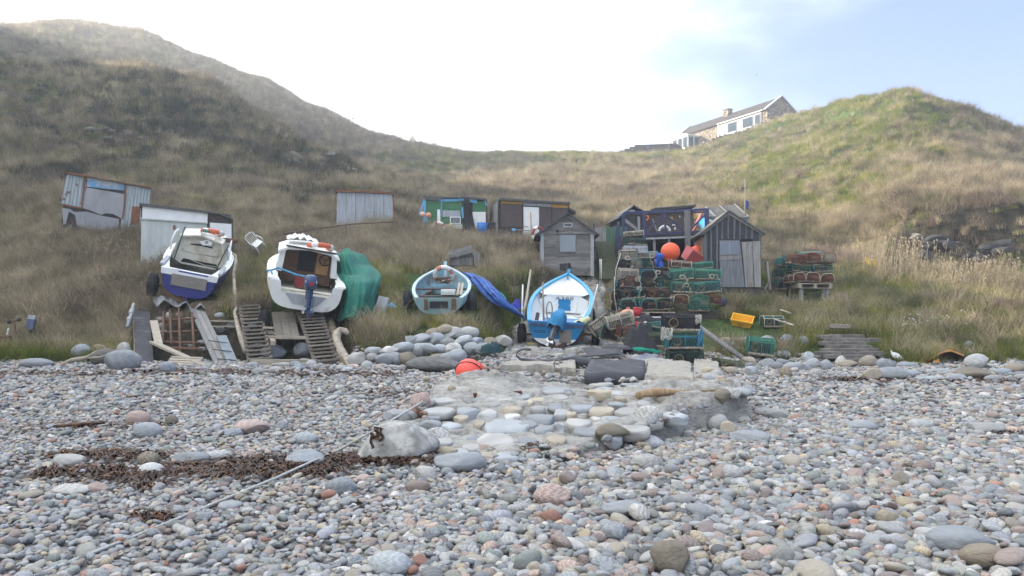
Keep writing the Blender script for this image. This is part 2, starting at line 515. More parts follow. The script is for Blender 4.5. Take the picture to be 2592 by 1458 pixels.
# --- beach sheet
def beach_material():
    m = bpy.data.materials.new('beach_shingle'); m.use_nodes = True; t = m.node_tree; b = t.nodes['Principled BSDF']
    geo = nd(t, 'ShaderNodeNewGeometry')
    vo = nd(t, 'ShaderNodeTexVoronoi'); vo.inputs['Scale'].default_value = 24
    t.links.new(geo.outputs['Position'], vo.inputs['Vector'])
    r = nd(t, 'ShaderNodeValToRGB'); cr = r.color_ramp
    cr.elements[0].color = (0.17, 0.17, 0.17, 1); cr.elements[1].color = (0.28, 0.265, 0.25, 1)
    sp = nd(t, 'ShaderNodeSeparateColor'); t.links.new(vo.outputs['Color'], sp.inputs[0])
    t.links.new(sp.outputs[0], r.inputs['Fac']); t.links.new(r.outputs['Color'], b.inputs['Base Color'])
    bp = nd(t, 'ShaderNodeBump'); bp.invert = True; bp.inputs['Strength'].default_value = 0.8; bp.inputs['Distance'].default_value = 0.03
    t.links.new(vo.outputs['Distance'], bp.inputs['Height']); t.links.new(bp.outputs['Normal'], b.inputs['Normal'])
    b.inputs['Roughness'].default_value = 0.85
    return m
bx = np.linspace(-70, 70, 281); by = np.concatenate([np.linspace(-60, 0, 25), np.linspace(0.25, 22, 140)])
X, Y = np.meshgrid(bx, by, indexing='ij')
beach = mesh_np('beach', np.stack([X, Y, beach_z(X, Y) - 0.02], 2).reshape(-1, 3), gridfaces(len(bx), len(by)), beach_material())
tag(beach, 'grey shingle beach', None, kind='structure')

# --- hills sheet: a fan of columns, rows closer together near the bank
def hills_material():
    m = bpy.data.materials.new('hillside_turf'); m.use_nodes = True; t = m.node_tree; b = t.nodes['Principled BSDF']
    geo = nd(t, 'ShaderNodeNewGeometry')
    def noise(sc, det=5, st=None):
        n = nd(t, 'ShaderNodeTexNoise'); n.inputs['Scale'].default_value = sc; n.inputs['Detail'].default_value = det
        n.inputs['Roughness'].default_value = 0.6
        if st:
            mp = nd(t, 'ShaderNodeMapping'); mp.inputs['Scale'].default_value = st
            t.links.new(geo.outputs['Position'], mp.inputs['Vector']); t.links.new(mp.outputs['Vector'], n.inputs['Vector'])
        else: t.links.new(geo.outputs['Position'], n.inputs['Vector'])
        return n
    def ramp(src, stops):
        r = nd(t, 'ShaderNodeValToRGB'); e = r.color_ramp.elements
        e[0].position, e[0].color = stops[0][0], rgba(stops[0][1]); e[1].position, e[1].color = stops[-1][0], rgba(stops[-1][1])
        for p_, c_ in stops[1:-1]:
            q = e.new(p_); q.color = rgba(c_)
        t.links.new(src, r.inputs['Fac']); return r
    at = nd(t, 'ShaderNodeAttribute'); at.attribute_name = 'cover'
    sp = nd(t, 'ShaderNodeSeparateColor'); t.links.new(at.outputs['Color'], sp.inputs[0])
    fine = noise(2.6, 8, (1, 1, 0.5)); mid = noise(0.55, 6); blades = noise(9.0, 6, (1.6, 0.5, 0.35))
    tan = ramp(blades.outputs['Fac'], [(0.3, (0.075, 0.06, 0.036)), (0.52, (0.17, 0.135, 0.085)), (0.72, (0.27, 0.215, 0.14))])
    green = ramp(fine.outputs['Fac'], [(0.3, (0.03, 0.05, 0.016)), (0.55, (0.065, 0.10, 0.028)), (0.75, (0.11, 0.145, 0.045))])
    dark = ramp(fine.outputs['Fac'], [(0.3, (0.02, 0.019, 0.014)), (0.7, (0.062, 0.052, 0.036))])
    ad = nd(t, 'ShaderNodeMath', operation='ADD'); t.links.new(sp.outputs[0], ad.inputs[0])
    sb = nd(t, 'ShaderNodeMath', operation='SUBTRACT'); t.links.new(mid.outputs['Fac'], sb.inputs[0]); sb.inputs[1].default_value = 0.5
    ml = nd(t, 'ShaderNodeMath', operation='MULTIPLY'); t.links.new(sb.outputs[0], ml.inputs[0]); ml.inputs[1].default_value = 1.4
    t.links.new(ml.outputs[0], ad.inputs[1])
    cut = nd(t, 'ShaderNodeMapRange'); cut.inputs['From Min'].default_value = 0.35; cut.inputs['From Max'].default_value = 0.65
    t.links.new(ad.outputs[0], cut.inputs['Value'])
    m1 = nd(t, 'ShaderNodeMixRGB'); t.links.new(cut.outputs[0], m1.inputs['Fac']); t.links.new(tan.outputs[0], m1.inputs['Color1']); t.links.new(green.outputs[0], m1.inputs['Color2'])
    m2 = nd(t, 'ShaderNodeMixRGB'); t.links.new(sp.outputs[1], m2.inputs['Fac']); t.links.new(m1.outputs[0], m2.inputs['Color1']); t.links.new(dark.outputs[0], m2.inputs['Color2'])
    t.links.new(m2.outputs[0], b.inputs['Base Color'])
    b.inputs['Roughness'].default_value = 0.95; b.inputs['Specular IOR Level'].default_value = 0.1
    bp = nd(t, 'ShaderNodeBump'); bp.inputs['Strength'].default_value = 0.9; bp.inputs['Distance'].default_value = 0.25
    t.links.new(blades.outputs['Fac'], bp.inputs['Height']); t.links.new(bp.outputs['Normal'], b.inputs['Normal'])
    return m

def blob(u, d, u0, d0, su, sd): return np.exp(-((u - u0) / su) ** 2 - ((d - d0) / sd) ** 2)
def cover(x, y):
    """(green, dark) shares of the ground cover; dark is bare soil plus painted shade"""
    u = CX + F * x / np.maximum(y, 1)
    n1 = fbm(x * 0.22, y * 0.22, 61, 4); n2 = fbm(x * 0.9, y * 0.9, 71, 3)
    g = 0.42 + 0.45 * n1 + 0.25 * n2
    g = g + 0.58 * smooth(1650, 2000, u) * smooth(34, 44, y) * smooth(2500, 2300, u)           # sunlit right hill
    g = g + 0.35 * smooth(1900, 2050, u) * smooth(34, 30, y)                                   # turf on the right
    g = g + 0.6 * blob(u, y, 1130, 92, 130, 26) + 1.0 * blob(u, y, 1480, 92, 330, 9)
    g = g + 1.0 * blob(u, y, 1270, 24.8, 210, 3.4) + 1.0 * blob(u, y, 640, 27, 80, 5) + 0.9 * blob(u, y, 970, 25, 120, 3.6) + 0.8 * blob(u, y, 2000, 25, 170, 4.5)
    g = g + 0.9 * blob(u, y, 150, 20.3, 260, 0.9) + 0.4 * blob(u, y, 2350, 21.3, 300, 1.6)
    g = g - 0.5 * smooth(1950, 2250, u) * smooth(60, 42, y) * smooth(33, 37, y) * 0.6
    g = g - 0.45 * blob(u, y, 1180, 32, 230, 4.5) - 0.55 * blob(u, y, 220, 27.5, 260, 4) - 0.3 * blob(u, y, 800, 38, 250, 6)
    g = g - 0.5 * smooth(1500, 1050, u) * smooth(85, 98, y) * smooth(800, 900, u) - 0.3 * blob(u, y, 760, 100, 260, 18)
    g = g - 0.4 * blob(u, y, 1400, 62, 330, 18)
    dk = 0.8 * smooth(.16, .36, fbm(x * .35 + 9, y * .55, 171, 4)) * smooth(24, 30, y) + 0.62 * blob(u, y, 400, 51, 280, 8) * (0.55 + n1 + 0.8 * n2) + 0.7 * blob(u, y, 760, 49, 170, 6) * (0.6 + n2) + 0.5 * blob(u, y, 480, 57, 150, 3)  # bare soil, knoll scrub and ledge shadows darkened into the ground colour
    dk = dk + 0.95 * blob(u, y, 2430, 32.6, 190, 1.9) + 0.9 * blob(u, y, 2600, 32.4, 200, 2.2)  # right cliff's shadow painted as dark ground
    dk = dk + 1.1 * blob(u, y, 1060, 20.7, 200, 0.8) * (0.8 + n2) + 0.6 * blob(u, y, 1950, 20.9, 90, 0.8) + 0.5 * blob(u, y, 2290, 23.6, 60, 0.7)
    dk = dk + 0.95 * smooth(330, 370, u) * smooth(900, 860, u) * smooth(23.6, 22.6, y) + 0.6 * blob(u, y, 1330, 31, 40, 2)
    return np.clip(g, 0, 1), np.clip(dk, 0, 1)

hu = np.concatenate([np.linspace(-5000, -920, 60), np.linspace(-900, -60, 70), np.linspace(-48, 2650, 450), np.linspace(2665, 3490, 60)])
hd = np.concatenate([np.linspace(17, 24, 64)[:-1], 24 * np.exp(np.linspace(0, math.log(118 / 24), 250)), np.array([123, 130, 145, 180, 240, 330, 460, 650, 900.])])
U, D = np.meshgrid(hu, hd, indexing='ij')
X = (U - CX) / F * D
Z = hills_z(X, D)
hills = mesh_np('hills', np.stack([X, D, Z], 2).reshape(-1, 3), gridfaces(len(hu), len(hd)), hills_material())
tag(hills, 'grassy hills above the beach', None, kind='structure')
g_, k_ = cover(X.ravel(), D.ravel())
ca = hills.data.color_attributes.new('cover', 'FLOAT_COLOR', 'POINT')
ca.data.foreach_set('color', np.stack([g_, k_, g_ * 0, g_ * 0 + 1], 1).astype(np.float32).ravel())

# --- unseen hill added left of the picture to keep the low sun off the shingle
hx = np.linspace(-110, -27, 60); hy = np.linspace(-60, 62, 80)
X, Y = np.meshgrid(hx, hy, indexing='ij')
Zh = -0.6 + 23.0 * smooth(-28, -43, X + 1.5 * fbm(X * 0.1, Y * 0.12, 5, 3)) * smooth(-58, -40, Y) * smooth(60, 45, Y) + 0.8 * fbm(X * 0.2, Y * 0.2, 8, 4)
head = mesh_np('added_shade_hill', np.stack([X, Y, Zh], 2).reshape(-1, 3), gridfaces(len(hx), len(hy)), hills.data.materials[0])
g_, k_ = cover(X.ravel(), np.maximum(Y.ravel(), 20))
ca = head.data.color_attributes.new('cover', 'FLOAT_COLOR', 'POINT')
ca.data.foreach_set('color', np.stack([g_, k_ * 0, g_ * 0, g_ * 0 + 1], 1).astype(np.float32).ravel())
tag(head, 'unseen grassy hill added to shade the beach', None, kind='structure')

# --- slipway: rough concrete with flat stones set in it
def slip_build():
    xs = np.arange(-2.0, 4.6, 0.03)
    ys = np.concatenate([np.arange(7.9, 14.0, 0.03), np.arange(14.0, 32.3, 0.07)])
    X, Y = np.meshgrid(xs, ys, indexing='ij'); sh = X.shape
    x = X.ravel(); y = Y.ravel()
    s = slip_in(x, y)
    top = np.interp(y, SLY, SLZ)
    # stones: jittered cells wider than deep, coursed narrow slabs further up the slip
    def cells(x, y, ax, ay, seed, keep):
        gx = x / ax + 0.25 * fbm(x * 1.1, y * 1.1, seed + 5, 2); gy = y / ay + 0.25 * fbm(x, y, seed + 9, 2)
        bx_ = np.floor(gx); by_ = np.floor(gy)
        best = np.full(x.shape, 9.); sec = np.full(x.shape, 9.); idv = np.zeros(x.shape)
        for i in (-1, 0, 1):
            for j in (-1, 0, 1):
                cx = bx_ + i; cy = by_ + j
                px = cx + 0.2 + 0.6 * hash2(cx, cy, seed); py = cy + 0.2 + 0.6 * hash2(cx, cy, seed + 1)
                d = np.hypot(gx - px, gy - py)
                h = hash2(cx, cy, seed + 2)
                sec = np.where(d < best, best, np.minimum(sec, d)); idv = np.where(d < best, h, idv); best = np.minimum(best, d)
        edge = sec - best
        return edge, idv, idv < keep
    e1, i1, k1 = cells(x, y, 0.56, 0.36, 201, 0.62)
    e3, i3, k3 = cells(x + 3.1, y + 1.7, 0.27, 0.16, 251, 0.55)
    e2, i2, k2 = cells(x, y, 0.36, 0.20, 301, 1.0)
    far = smooth(20, 21.5, y)
    small = vnoise(x * 1.3, y * 1.6, 19) > 0.55
    e1 = np.where(small, e3, e1); i1 = np.where(small, i3, i1); k1 = np.where(small, k3, k1)
    edge = np.where(far > 0.5, e2, e1); idv = np.where(far > 0.5, i2, i1); keep = np.where(far > 0.5, k2, k1)
    plateau = smooth(11.8, 12.8, y) * (1 - far)
    keep = keep & (hash2(np.floor(idv * 997), np.floor(idv * 577), 3) > plateau * 0.85)
    tall = hash2(np.floor(idv * 771), np.floor(idv * 331), 8)
    keep = keep & (far > 0.5)
    dome = np.where(keep, smooth(0.0, 0.22, edge) * (0.012 + 0.075 * tall ** 1.6) + (0.5 - tall) * 0.03 * smooth(0.0, 0.1, edge), 0)
    rough = (0.07 + 0.05 * smooth(12, 13, y)) * fbm(x * 1.6, y * 1.9, 77, 5) + 0.022 * fbm(x * 9, y * 11, 99, 3)
    holes = -0.16 * smooth(0.22, 0.5, fbm(x * 0.9 + 4, y * 1.3, 123, 4)) * smooth(9, 11, y) * (1 - far)
    cracks = -0.10 * smooth(0.045, 0.0, np.abs(fbm(x * 0.7 + 2, y * 0.8 + 8, 145, 4))) * (1 - far)
    ledge = np.floor(fbm(x * 0.45 + 1, y * 0.8, 55, 3) * 4) * 0.055
    z = top + dome * (1 + 0.6 * far) + rough * (1 + 0.5 * far) + holes + cracks + ledge * (1 - far) * smooth(9.3, 10.5, y)
    z = z + smooth(1.7, 2.3, x) * smooth(14, 12.5, y) * (0.10 * fbm(x * 2.6, y * 2.8, 87, 4) + 0.06 * np.floor(2.5 * fbm(x * 1.1, y * 1.6, 88, 3)))
    z = z + 0.12 * smooth(1.9, 2.4, x + 0.3 * fbm(x * 2, y * 2, 12, 2)) * smooth(13.4, 12.6, y)
    z = z + 0.10 * smooth(0.2, -0.1, x + 0.3 * fbm(x * 2, y * 2, 14, 2)) * smooth(10.4, 11.2, y) * smooth(16, 14.5, y)
    drop = 0.16 + 0.10 * vnoise(x * 2.2, y * 2.2, 66)
    z = z - smooth(drop, -0.10, s) * (0.55 + 0.3 * vnoise(x * 1.4, y * 1.4, 68))
    at = np.stack([np.where(keep, idv, 0), smooth(0.02, 0.14, edge) * keep, far, np.ones_like(x)], 1)
    return xs, ys, np.stack([x, y, z], 1), at
def slip_material():
    m = bpy.data.materials.new('slip_concrete'); m.use_nodes = True; t = m.node_tree; b = t.nodes['Principled BSDF']
    geo = nd(t, 'ShaderNodeNewGeometry')
    n = nd(t, 'ShaderNodeTexNoise'); n.inputs['Scale'].default_value = 7; n.inputs['Detail'].default_value = 10; n.inputs['Roughness'].default_value = 0.7
    t.links.new(geo.outputs['Position'], n.inputs['Vector'])
    r = nd(t, 'ShaderNodeValToRGB'); e = r.color_ramp.elements
    e[0].position = 0.28; e[0].color = (0.15, 0.135, 0.115, 1); e[1].position = 0.66; e[1].color = (0.40, 0.385, 0.35, 1)
    q = e.new(0.5); q.color = (0.32, 0.305, 0.275, 1)
    t.links.new(n.outputs['Fac'], r.inputs['Fac'])
    at = nd(t, 'ShaderNodeAttribute'); at.attribute_name = 'stones'
    sp = nd(t, 'ShaderNodeSeparateColor'); t.links.new(at.outputs['Color'], sp.inputs[0])
    st = nd(t, 'ShaderNodeValToRGB'); e = st.color_ramp.elements
    e[0].position = 0.0; e[0].color = (0.18, 0.185, 0.18, 1); e[1].position = 1.0; e[1].color = (0.30, 0.31, 0.32, 1)
    for p_, c_ in ((0.2, (0.33, 0.30, 0.25)), (0.4, (0.21, 0.22, 0.215)), (0.6, (0.40, 0.38, 0.34)), (0.72, (0.25, 0.205, 0.16)), (0.86, (0.20, 0.215, 0.235))):
        q = e.new(p_); q.color = rgba(c_)
    t.links.new(sp.outputs[0], st.inputs['Fac'])
    n2 = nd(t, 'ShaderNodeTexNoise'); n2.inputs['Scale'].default_value = 16; n2.inputs['Detail'].default_value = 8
    mp = nd(t, 'ShaderNodeMapping'); mp.inputs['Scale'].default_value = (0.5, 2.0, 2.5)
    t.links.new(geo.outputs['Position'], mp.inputs['Vector']); t.links.new(mp.outputs['Vector'], n2.inputs['Vector'])
    hv = nd(t, 'ShaderNodeMath', operation='MULTIPLY_ADD'); hv.inputs[1].default_value = 0.9; hv.inputs[2].default_value = 0.55
    t.links.new(n2.outputs['Fac'], hv.inputs[0])
    hs = nd(t, 'ShaderNodeHueSaturation'); t.links.new(hv.outputs[0], hs.inputs['Value']); t.links.new(st.outputs[0], hs.inputs['Color'])
    mx = nd(t, 'ShaderNodeMixRGB'); t.links.new(sp.outputs[1], mx.inputs['Fac']); t.links.new(r.outputs[0], mx.inputs['Color1']); t.links.new(hs.outputs[0], mx.inputs['Color2'])
    gp = nd(t, 'ShaderNodeMath', operation='SUBTRACT'); gp.inputs[0].default_value = 1.0; t.links.new(sp.outputs[1], gp.inputs[1])
    gf = nd(t, 'ShaderNodeMath', operation='MULTIPLY'); t.links.new(gp.outputs[0], gf.inputs[0]); t.links.new(sp.outputs[2], gf.inputs[1])
    mg = nd(t, 'ShaderNodeMixRGB'); mg.inputs['Color2'].default_value = (0.07, 0.06, 0.048, 1); t.links.new(gf.outputs[0], mg.inputs['Fac']); t.links.new(mx.outputs[0], mg.inputs['Color1'])
    n5 = nd(t, 'ShaderNodeTexNoise'); n5.inputs['Scale'].default_value = 1.1; n5.inputs['Detail'].default_value = 6; t.links.new(geo.outputs['Position'], n5.inputs['Vector'])
    v5 = nd(t, 'ShaderNodeMath', operation='MULTIPLY_ADD'); v5.inputs[1].default_value = 1.1; v5.inputs[2].default_value = 0.45; t.links.new(n5.outputs['Fac'], v5.inputs[0])
    h5 = nd(t, 'ShaderNodeHueSaturation'); t.links.new(v5.outputs[0], h5.inputs['Value']); t.links.new(mg.outputs[0], h5.inputs['Color'])
    t.links.new(h5.outputs[0], b.inputs['Base Color']); b.inputs['Roughness'].default_value = 0.85
    bp = nd(t, 'ShaderNodeBump'); bp.inputs['Strength'].default_value = 0.9; bp.inputs['Distance'].default_value = 0.06
    ad = nd(t, 'ShaderNodeMath', operation='ADD'); t.links.new(n.outputs['Fac'], ad.inputs[0]); t.links.new(n2.outputs['Fac'], ad.inputs[1])
    t.links.new(ad.outputs[0], bp.inputs['Height']); t.links.new(bp.outputs['Normal'], b.inputs['Normal'])
    return m
xs, ys, sv, sa = slip_build()
slip = mesh_np('slipway', sv, gridfaces(len(xs), len(ys)), slip_material())
ca = slip.data.color_attributes.new('stones', 'FLOAT_COLOR', 'POINT'); ca.data.foreach_set('color', sa.astype(np.float32).ravel())
tag(slip, 'rough stone and concrete slipway', None, kind='structure')
# ---------------------------------------------------------------- stones
def ico(sub):
    import bmesh
    bm = bmesh.new(); bmesh.ops.create_icosphere(bm, subdivisions=sub, radius=1.0)
    v = np.array([q.co[:] for q in bm.verts]); f = [[q.index for q in fc.verts] for fc in bm.faces]; bm.free()
    return v, f
ICO3 = ico(3); ICO4 = ico(4)
def n3(p, seed, fr):
    return (vnoise(p[:, 0] * fr + 9 + seed, p[:, 1] * fr + 4, seed) + vnoise(p[:, 1] * fr + 2, p[:, 2] * fr + 7 + seed, seed + 3) + vnoise(p[:, 2] * fr + 5, p[:, 0] * fr + 1 + seed, seed + 6)) / 1.5 - 1

def stone_mesh(name, seed, dims, angular=0.0, lump=0.14, base=ICO3, mats=None):
    v = base[0].copy()
    rs = np.random.default_rng(seed)
    r = 1 + lump * n3(v, seed, 1.3) + lump * 0.4 * n3(v, seed + 50, 3.1) + (lump * 0.22 * n3(v, seed + 80, 7.3) if len(v) > 700 else 0)
    v = v * r[:, None]
    for _ in range(int(angular)):
        n = rs.normal(size=3); n /= np.linalg.norm(n); k = rs.uniform(0.55, 0.85)
        d = v @ n - k
        v = v - np.outer(np.maximum(d, 0) * 0.88, n)
    v = v * np.array(dims)
    me = bpy.data.meshes.new(name)
    me.from_pydata(v.tolist(), [], base[1])
    me.polygons.foreach_set('use_smooth', np.ones(len(base[1]), bool))
    if mats: me.materials.append(mats)
    me.update()
    return me

def pebble_material(name, palette, scale=1.0):
    m = bpy.data.materials.new(name); m.use_nodes = True; t = m.node_tree; b = t.nodes['Principled BSDF']
    oi = nd(t, 'ShaderNodeObjectInfo'); tc = nd(t, 'ShaderNodeTexCoord')
    r = nd(t, 'ShaderNodeValToRGB'); r.color_ramp.interpolation = 'CONSTANT'; e = r.color_ramp.elements
    tot = sum(w for w, c in palette); acc = 0
    for i, (w, c) in enumerate(palette):
        if i < 2: q = e[i]; q.position = acc / tot
        else: q = e.new(min(acc / tot, 0.9999))
        q.color = rgba(c); acc += w
    t.links.new(oi.outputs['Random'], r.inputs['Fac'])
    ofs = nd(t, 'ShaderNodeVectorMath', operation='ADD')
    ml = nd(t, 'ShaderNodeMath', operation='MULTIPLY'); ml.inputs[1].default_value = 57.0
    t.links.new(oi.outputs['Random'], ml.inputs[0]); t.links.new(tc.outputs['Object'], ofs.inputs[0]); t.links.new(ml.outputs[0], ofs.inputs[1])
    n = nd(t, 'ShaderNodeTexNoise'); n.inputs['Scale'].default_value = 1.6 * scale; n.inputs['Detail'].default_value = 8; n.inputs['Roughness'].default_value = 0.65
    t.links.new(ofs.outputs[0], n.inputs['Vector'])
    # fine banding in some stones
    wv = nd(t, 'ShaderNodeTexWave'); wv.inputs['Scale'].default_value = 1.5 * scale; wv.inputs['Distortion'].default_value = 9; wv.inputs['Detail'].default_value = 4
    mpw = nd(t, 'ShaderNodeMapping'); mpw.inputs['Scale'].default_value = (0.5, 0.7, 2.2)
    t.links.new(ofs.outputs[0], mpw.inputs['Vector']); t.links.new(mpw.outputs[0], wv.inputs['Vector'])
    fr = nd(t, 'ShaderNodeMath', operation='FRACT'); m7 = nd(t, 'ShaderNodeMath', operation='MULTIPLY'); m7.inputs[1].default_value = 13.7
    t.links.new(oi.outputs['Random'], m7.inputs[0]); t.links.new(m7.outputs[0], fr.inputs[0])
    pw = nd(t, 'ShaderNodeMath', operation='POWER'); pw.inputs[1].default_value = 2.0; t.links.new(fr.outputs[0], pw.inputs[0])
    wm = nd(t, 'ShaderNodeMath', operation='MULTIPLY'); t.links.new(wv.outputs['Fac'], wm.inputs[0]); t.links.new(pw.outputs[0], wm.inputs[1])
    a1 = nd(t, 'ShaderNodeMath', operation='MULTIPLY_ADD'); a1.inputs[1].default_value = 0.55; a1.inputs[2].default_value = 0.72
    t.links.new(n.outputs['Fac'], a1.inputs[0])
    a2 = nd(t, 'ShaderNodeMath', operation='MULTIPLY_ADD'); a2.inputs[1].default_value = 0.42
    t.links.new(wm.outputs[0], a2.inputs[0]); t.links.new(a1.outputs[0], a2.inputs[2])
    # brightness differs from stone to stone
    f2 = nd(t, 'ShaderNodeMath', operation='FRACT'); m8 = nd(t, 'ShaderNodeMath', operation='MULTIPLY'); m8.inputs[1].default_value = 91.3
    t.links.new(oi.outputs['Random'], m8.inputs[0]); t.links.new(m8.outputs[0], f2.inputs[0])
    b2 = nd(t, 'ShaderNodeMath', operation='MULTIPLY_ADD'); b2.inputs[1].default_value = 0.42; b2.inputs[2].default_value = 0.80
    t.links.new(f2.outputs[0], b2.inputs[0])
    vv = nd(t, 'ShaderNodeMath', operation='MULTIPLY'); t.links.new(a2.outputs[0], vv.inputs[0]); t.links.new(b2.outputs[0], vv.inputs[1])
    hs = nd(t, 'ShaderNodeHueSaturation'); t.links.new(vv.outputs[0], hs.inputs['Value']); t.links.new(r.outputs[0], hs.inputs['Color'])
    t.links.new(hs.outputs[0], b.inputs['Base Color'])
    b.inputs['Roughness'].default_value = 0.72; b.inputs['Specular IOR Level'].default_value = 0.3
    bp = nd(t, 'ShaderNodeBump'); bp.inputs['Strength'].default_value = 0.35; bp.inputs['Distance'].default_value = 0.15
    ab = nd(t, 'ShaderNodeMath', operation='MULTIPLY_ADD'); ab.inputs[1].default_value = 0.6
    t.links.new(wm.outputs[0], ab.inputs[0]); t.links.new(n.outputs['Fac'], ab.inputs[2])
    t.links.new(ab.outputs[0], bp.inputs['Height']); t.links.new(bp.outputs['Normal'], b.inputs['Normal'])
    return m
PAL = [(14, (0.248, 0.254, 0.255)), (12, (0.187, 0.196, 0.204)), (13, (0.308, 0.302, 0.291)), (9, (0.259, 0.254, 0.224)), (11, (0.308, 0.276, 0.224)),
       (7, (0.237, 0.191, 0.168)), (5, (0.325, 0.249, 0.209)), (4, (0.204, 0.170, 0.163)), (5, (0.407, 0.387, 0.352)), (1.2, (0.297, 0.164, 0.117)), (5, (0.132, 0.133, 0.133)), (5, (0.209, 0.223, 0.204)), (3, (0.330, 0.276, 0.194)), (4, (0.286, 0.286, 0.301))]
M_PEB = pebble_material('pebble_stone', PAL)
kinds = [(1, .78, .55, 0), (1, .62, .45, 0), (1, .85, .7, 0), (1, .7, .33, 0), (1, .9, .5, 0), (1, .6, .6, 0), (1, .75, .42, 2), (1, .7, .6, 4), (1, .8, .38, 3), (1, .55, .4, 0), (1, .82, .6, 3), (1, .68, .5, 1), (1, .9, .35, 0), (1, .75, .5, 5)]
PEB = [stone_mesh('pebble_shape_%02d' % i, 100 + i * 7, (a, b, c), ang, 0.13 + 0.04 * (i % 3), ICO3, M_PEB) for i, (a, b, c, ang) in enumerate(kinds)]

def hexpts(s, x0, x1, y0, y1, j=0.32):
    nx = int((x1 - x0) / s); ny = int((y1 - y0) / (s * 0.866))
    i, k = np.meshgrid(np.arange(nx), np.arange(ny), indexing='ij')
    x = x0 + (i + 0.5 * (k % 2)) * s; y = y0 + k * s * 0.866
    x = x + rng.uniform(-j, j, x.shape) * s; y = y + rng.uniform(-j, j, x.shape) * s
    return x.ravel(), y.ravel()

def in_view(x, y, pad=2.0):
    return (np.abs(x) < y * 0.66 + pad) & (y > 4.1)

BIG = []    # big stones placed one by one: (x, y, radius)
def pebble_layers():
    P_, R_, S_, I_ = [], [], [], []
    def coarse(x, y):   # 1 where the stones are cobbles, 0 where they are small shingle
        u = CX + F * x / y
        c = smooth(-1.2, 0.9, x - (y - 7.0) * 0.28 + 0.9 * fbm(x * 0.6, y * 0.6, 15, 3)) * smooth(14, 9, y)
        return c
    for (s, lo, hi, y0, y1, lift) in ((0.055, 0.0, 0.5, 4.2, 12.0, 0.0), (0.078, 0.0, 2.0, 12.0, 20.8, 0.0), (0.079, 0.5, 1.1, 4.2, 15.0, 0.0)):
        for layer in range(2):
            x, y = hexpts(s, -15.8, 15.8, y0, y1)
            ok = in_view(x, y)
            c = coarse(x, y) + rng.uniform(-0.12, 0.12, x.shape)
            ok &= (c >= lo) & (c < hi)
            if layer: ok &= rng.uniform(size=x.shape) < 0.42
            sl = slip_in(x, y)
            ok &= (sl < 0.05) | (slip_z(x, y) < 0.09 + 0.05 * fbm(x * 1.4, y * 1.4, 53, 3)) | ((rng.uniform(size=x.shape) < 0.55 * smooth(0.06, -0.12, np.sin(x * 1.9) * 0.12 + fbm(x * 1.1, y * 1.1, 33, 3)) * smooth(12.2, 13.0, y) * smooth(21.5, 20.5, y)))
            for (bx_, by_, br) in BIG: ok &= (np.hypot(x - bx_, (y - by_)) > br * 0.82)
            x, y = x[ok], y[ok]
            r = s * 0.56 * np.exp(rng.normal(0, 0.26, x.shape)) * (1.15 if not layer else 1.0)
            z = ground(x, y) + r * (0.10 if not layer else 0.62) + rng.uniform(-0.15, 0.15, x.shape) * r
            n = len(x)
            P_.append(np.stack([x, y, z], 1)); S_.append(np.stack([r, r, r], 1))
            R_.append(np.stack([rng.normal(0, 0.30, n), rng.normal(0, 0.30, n), rng.uniform(0, 6.28, n)], 1))
            I_.append(rng.integers(0, len(PEB), n))
            # a few outsized stones
    x, y = hexpts(0.42, -14.5, 14.5, 4.3, 19.5, 0.45)
    ok = in_view(x, y) & (rng.uniform(size=x.shape) < 0.30) & (slip_in(x, y) < -0.1)
    for (bx_, by_, br) in BIG: ok &= (np.hypot(x - bx_, (y - by_)) > br * 1.2)
    x, y = x[ok], y[ok]; n = len(x)
    r = 0.062 * np.exp(rng.normal(0, 0.30, n)) * (1 + 0.25 * coarse(x, y))
    P_.append(np.stack([x, y, ground(x, y) + r * 0.42], 1)); S_.append(np.stack([r, r, r], 1))
    R_.append(np.stack([rng.normal(0, 0.25, n), rng.normal(0, 0.25, n), rng.uniform(0, 6.28, n)], 1)); I_.append(rng.integers(0, len(PEB), n))
    return [np.concatenate(a) for a in (P_, R_, S_, I_)]

# --- stones one can pick out on the beach: (u, v of the base, width px, height px, tone, angular, label)
TONES = {'grey': [(1, (0.27, 0.285, 0.29)), (1, (0.24, 0.25, 0.26))], 'blue': [(1, (0.215, 0.235, 0.255)), (1, (0.245, 0.26, 0.272))], 'pale': [(1, (0.315, 0.305, 0.285)), (1, (0.285, 0.283, 0.272))],
         'tan': [(1, (0.31, 0.27, 0.20)), (1, (0.28, 0.245, 0.19))], 'pink': [(1, (0.34, 0.255, 0.225)), (1, (0.31, 0.24, 0.215))], 'red': [(1, (0.27, 0.145, 0.11)), (1, (0.24, 0.14, 0.115))],
         'dark': [(1, (0.095, 0.095, 0.09)), (1, (0.12, 0.11, 0.10))], 'brown': [(1, (0.19, 0.165, 0.125)), (1, (0.215, 0.18, 0.135))], 'white': [(1, (0.42, 0.415, 0.39)), (1, (0.39, 0.39, 0.375))]}
M_TONE = {k: pebble_material(k + '_stone', v, 1.0) for k, v in TONES.items()}
STONE = {}
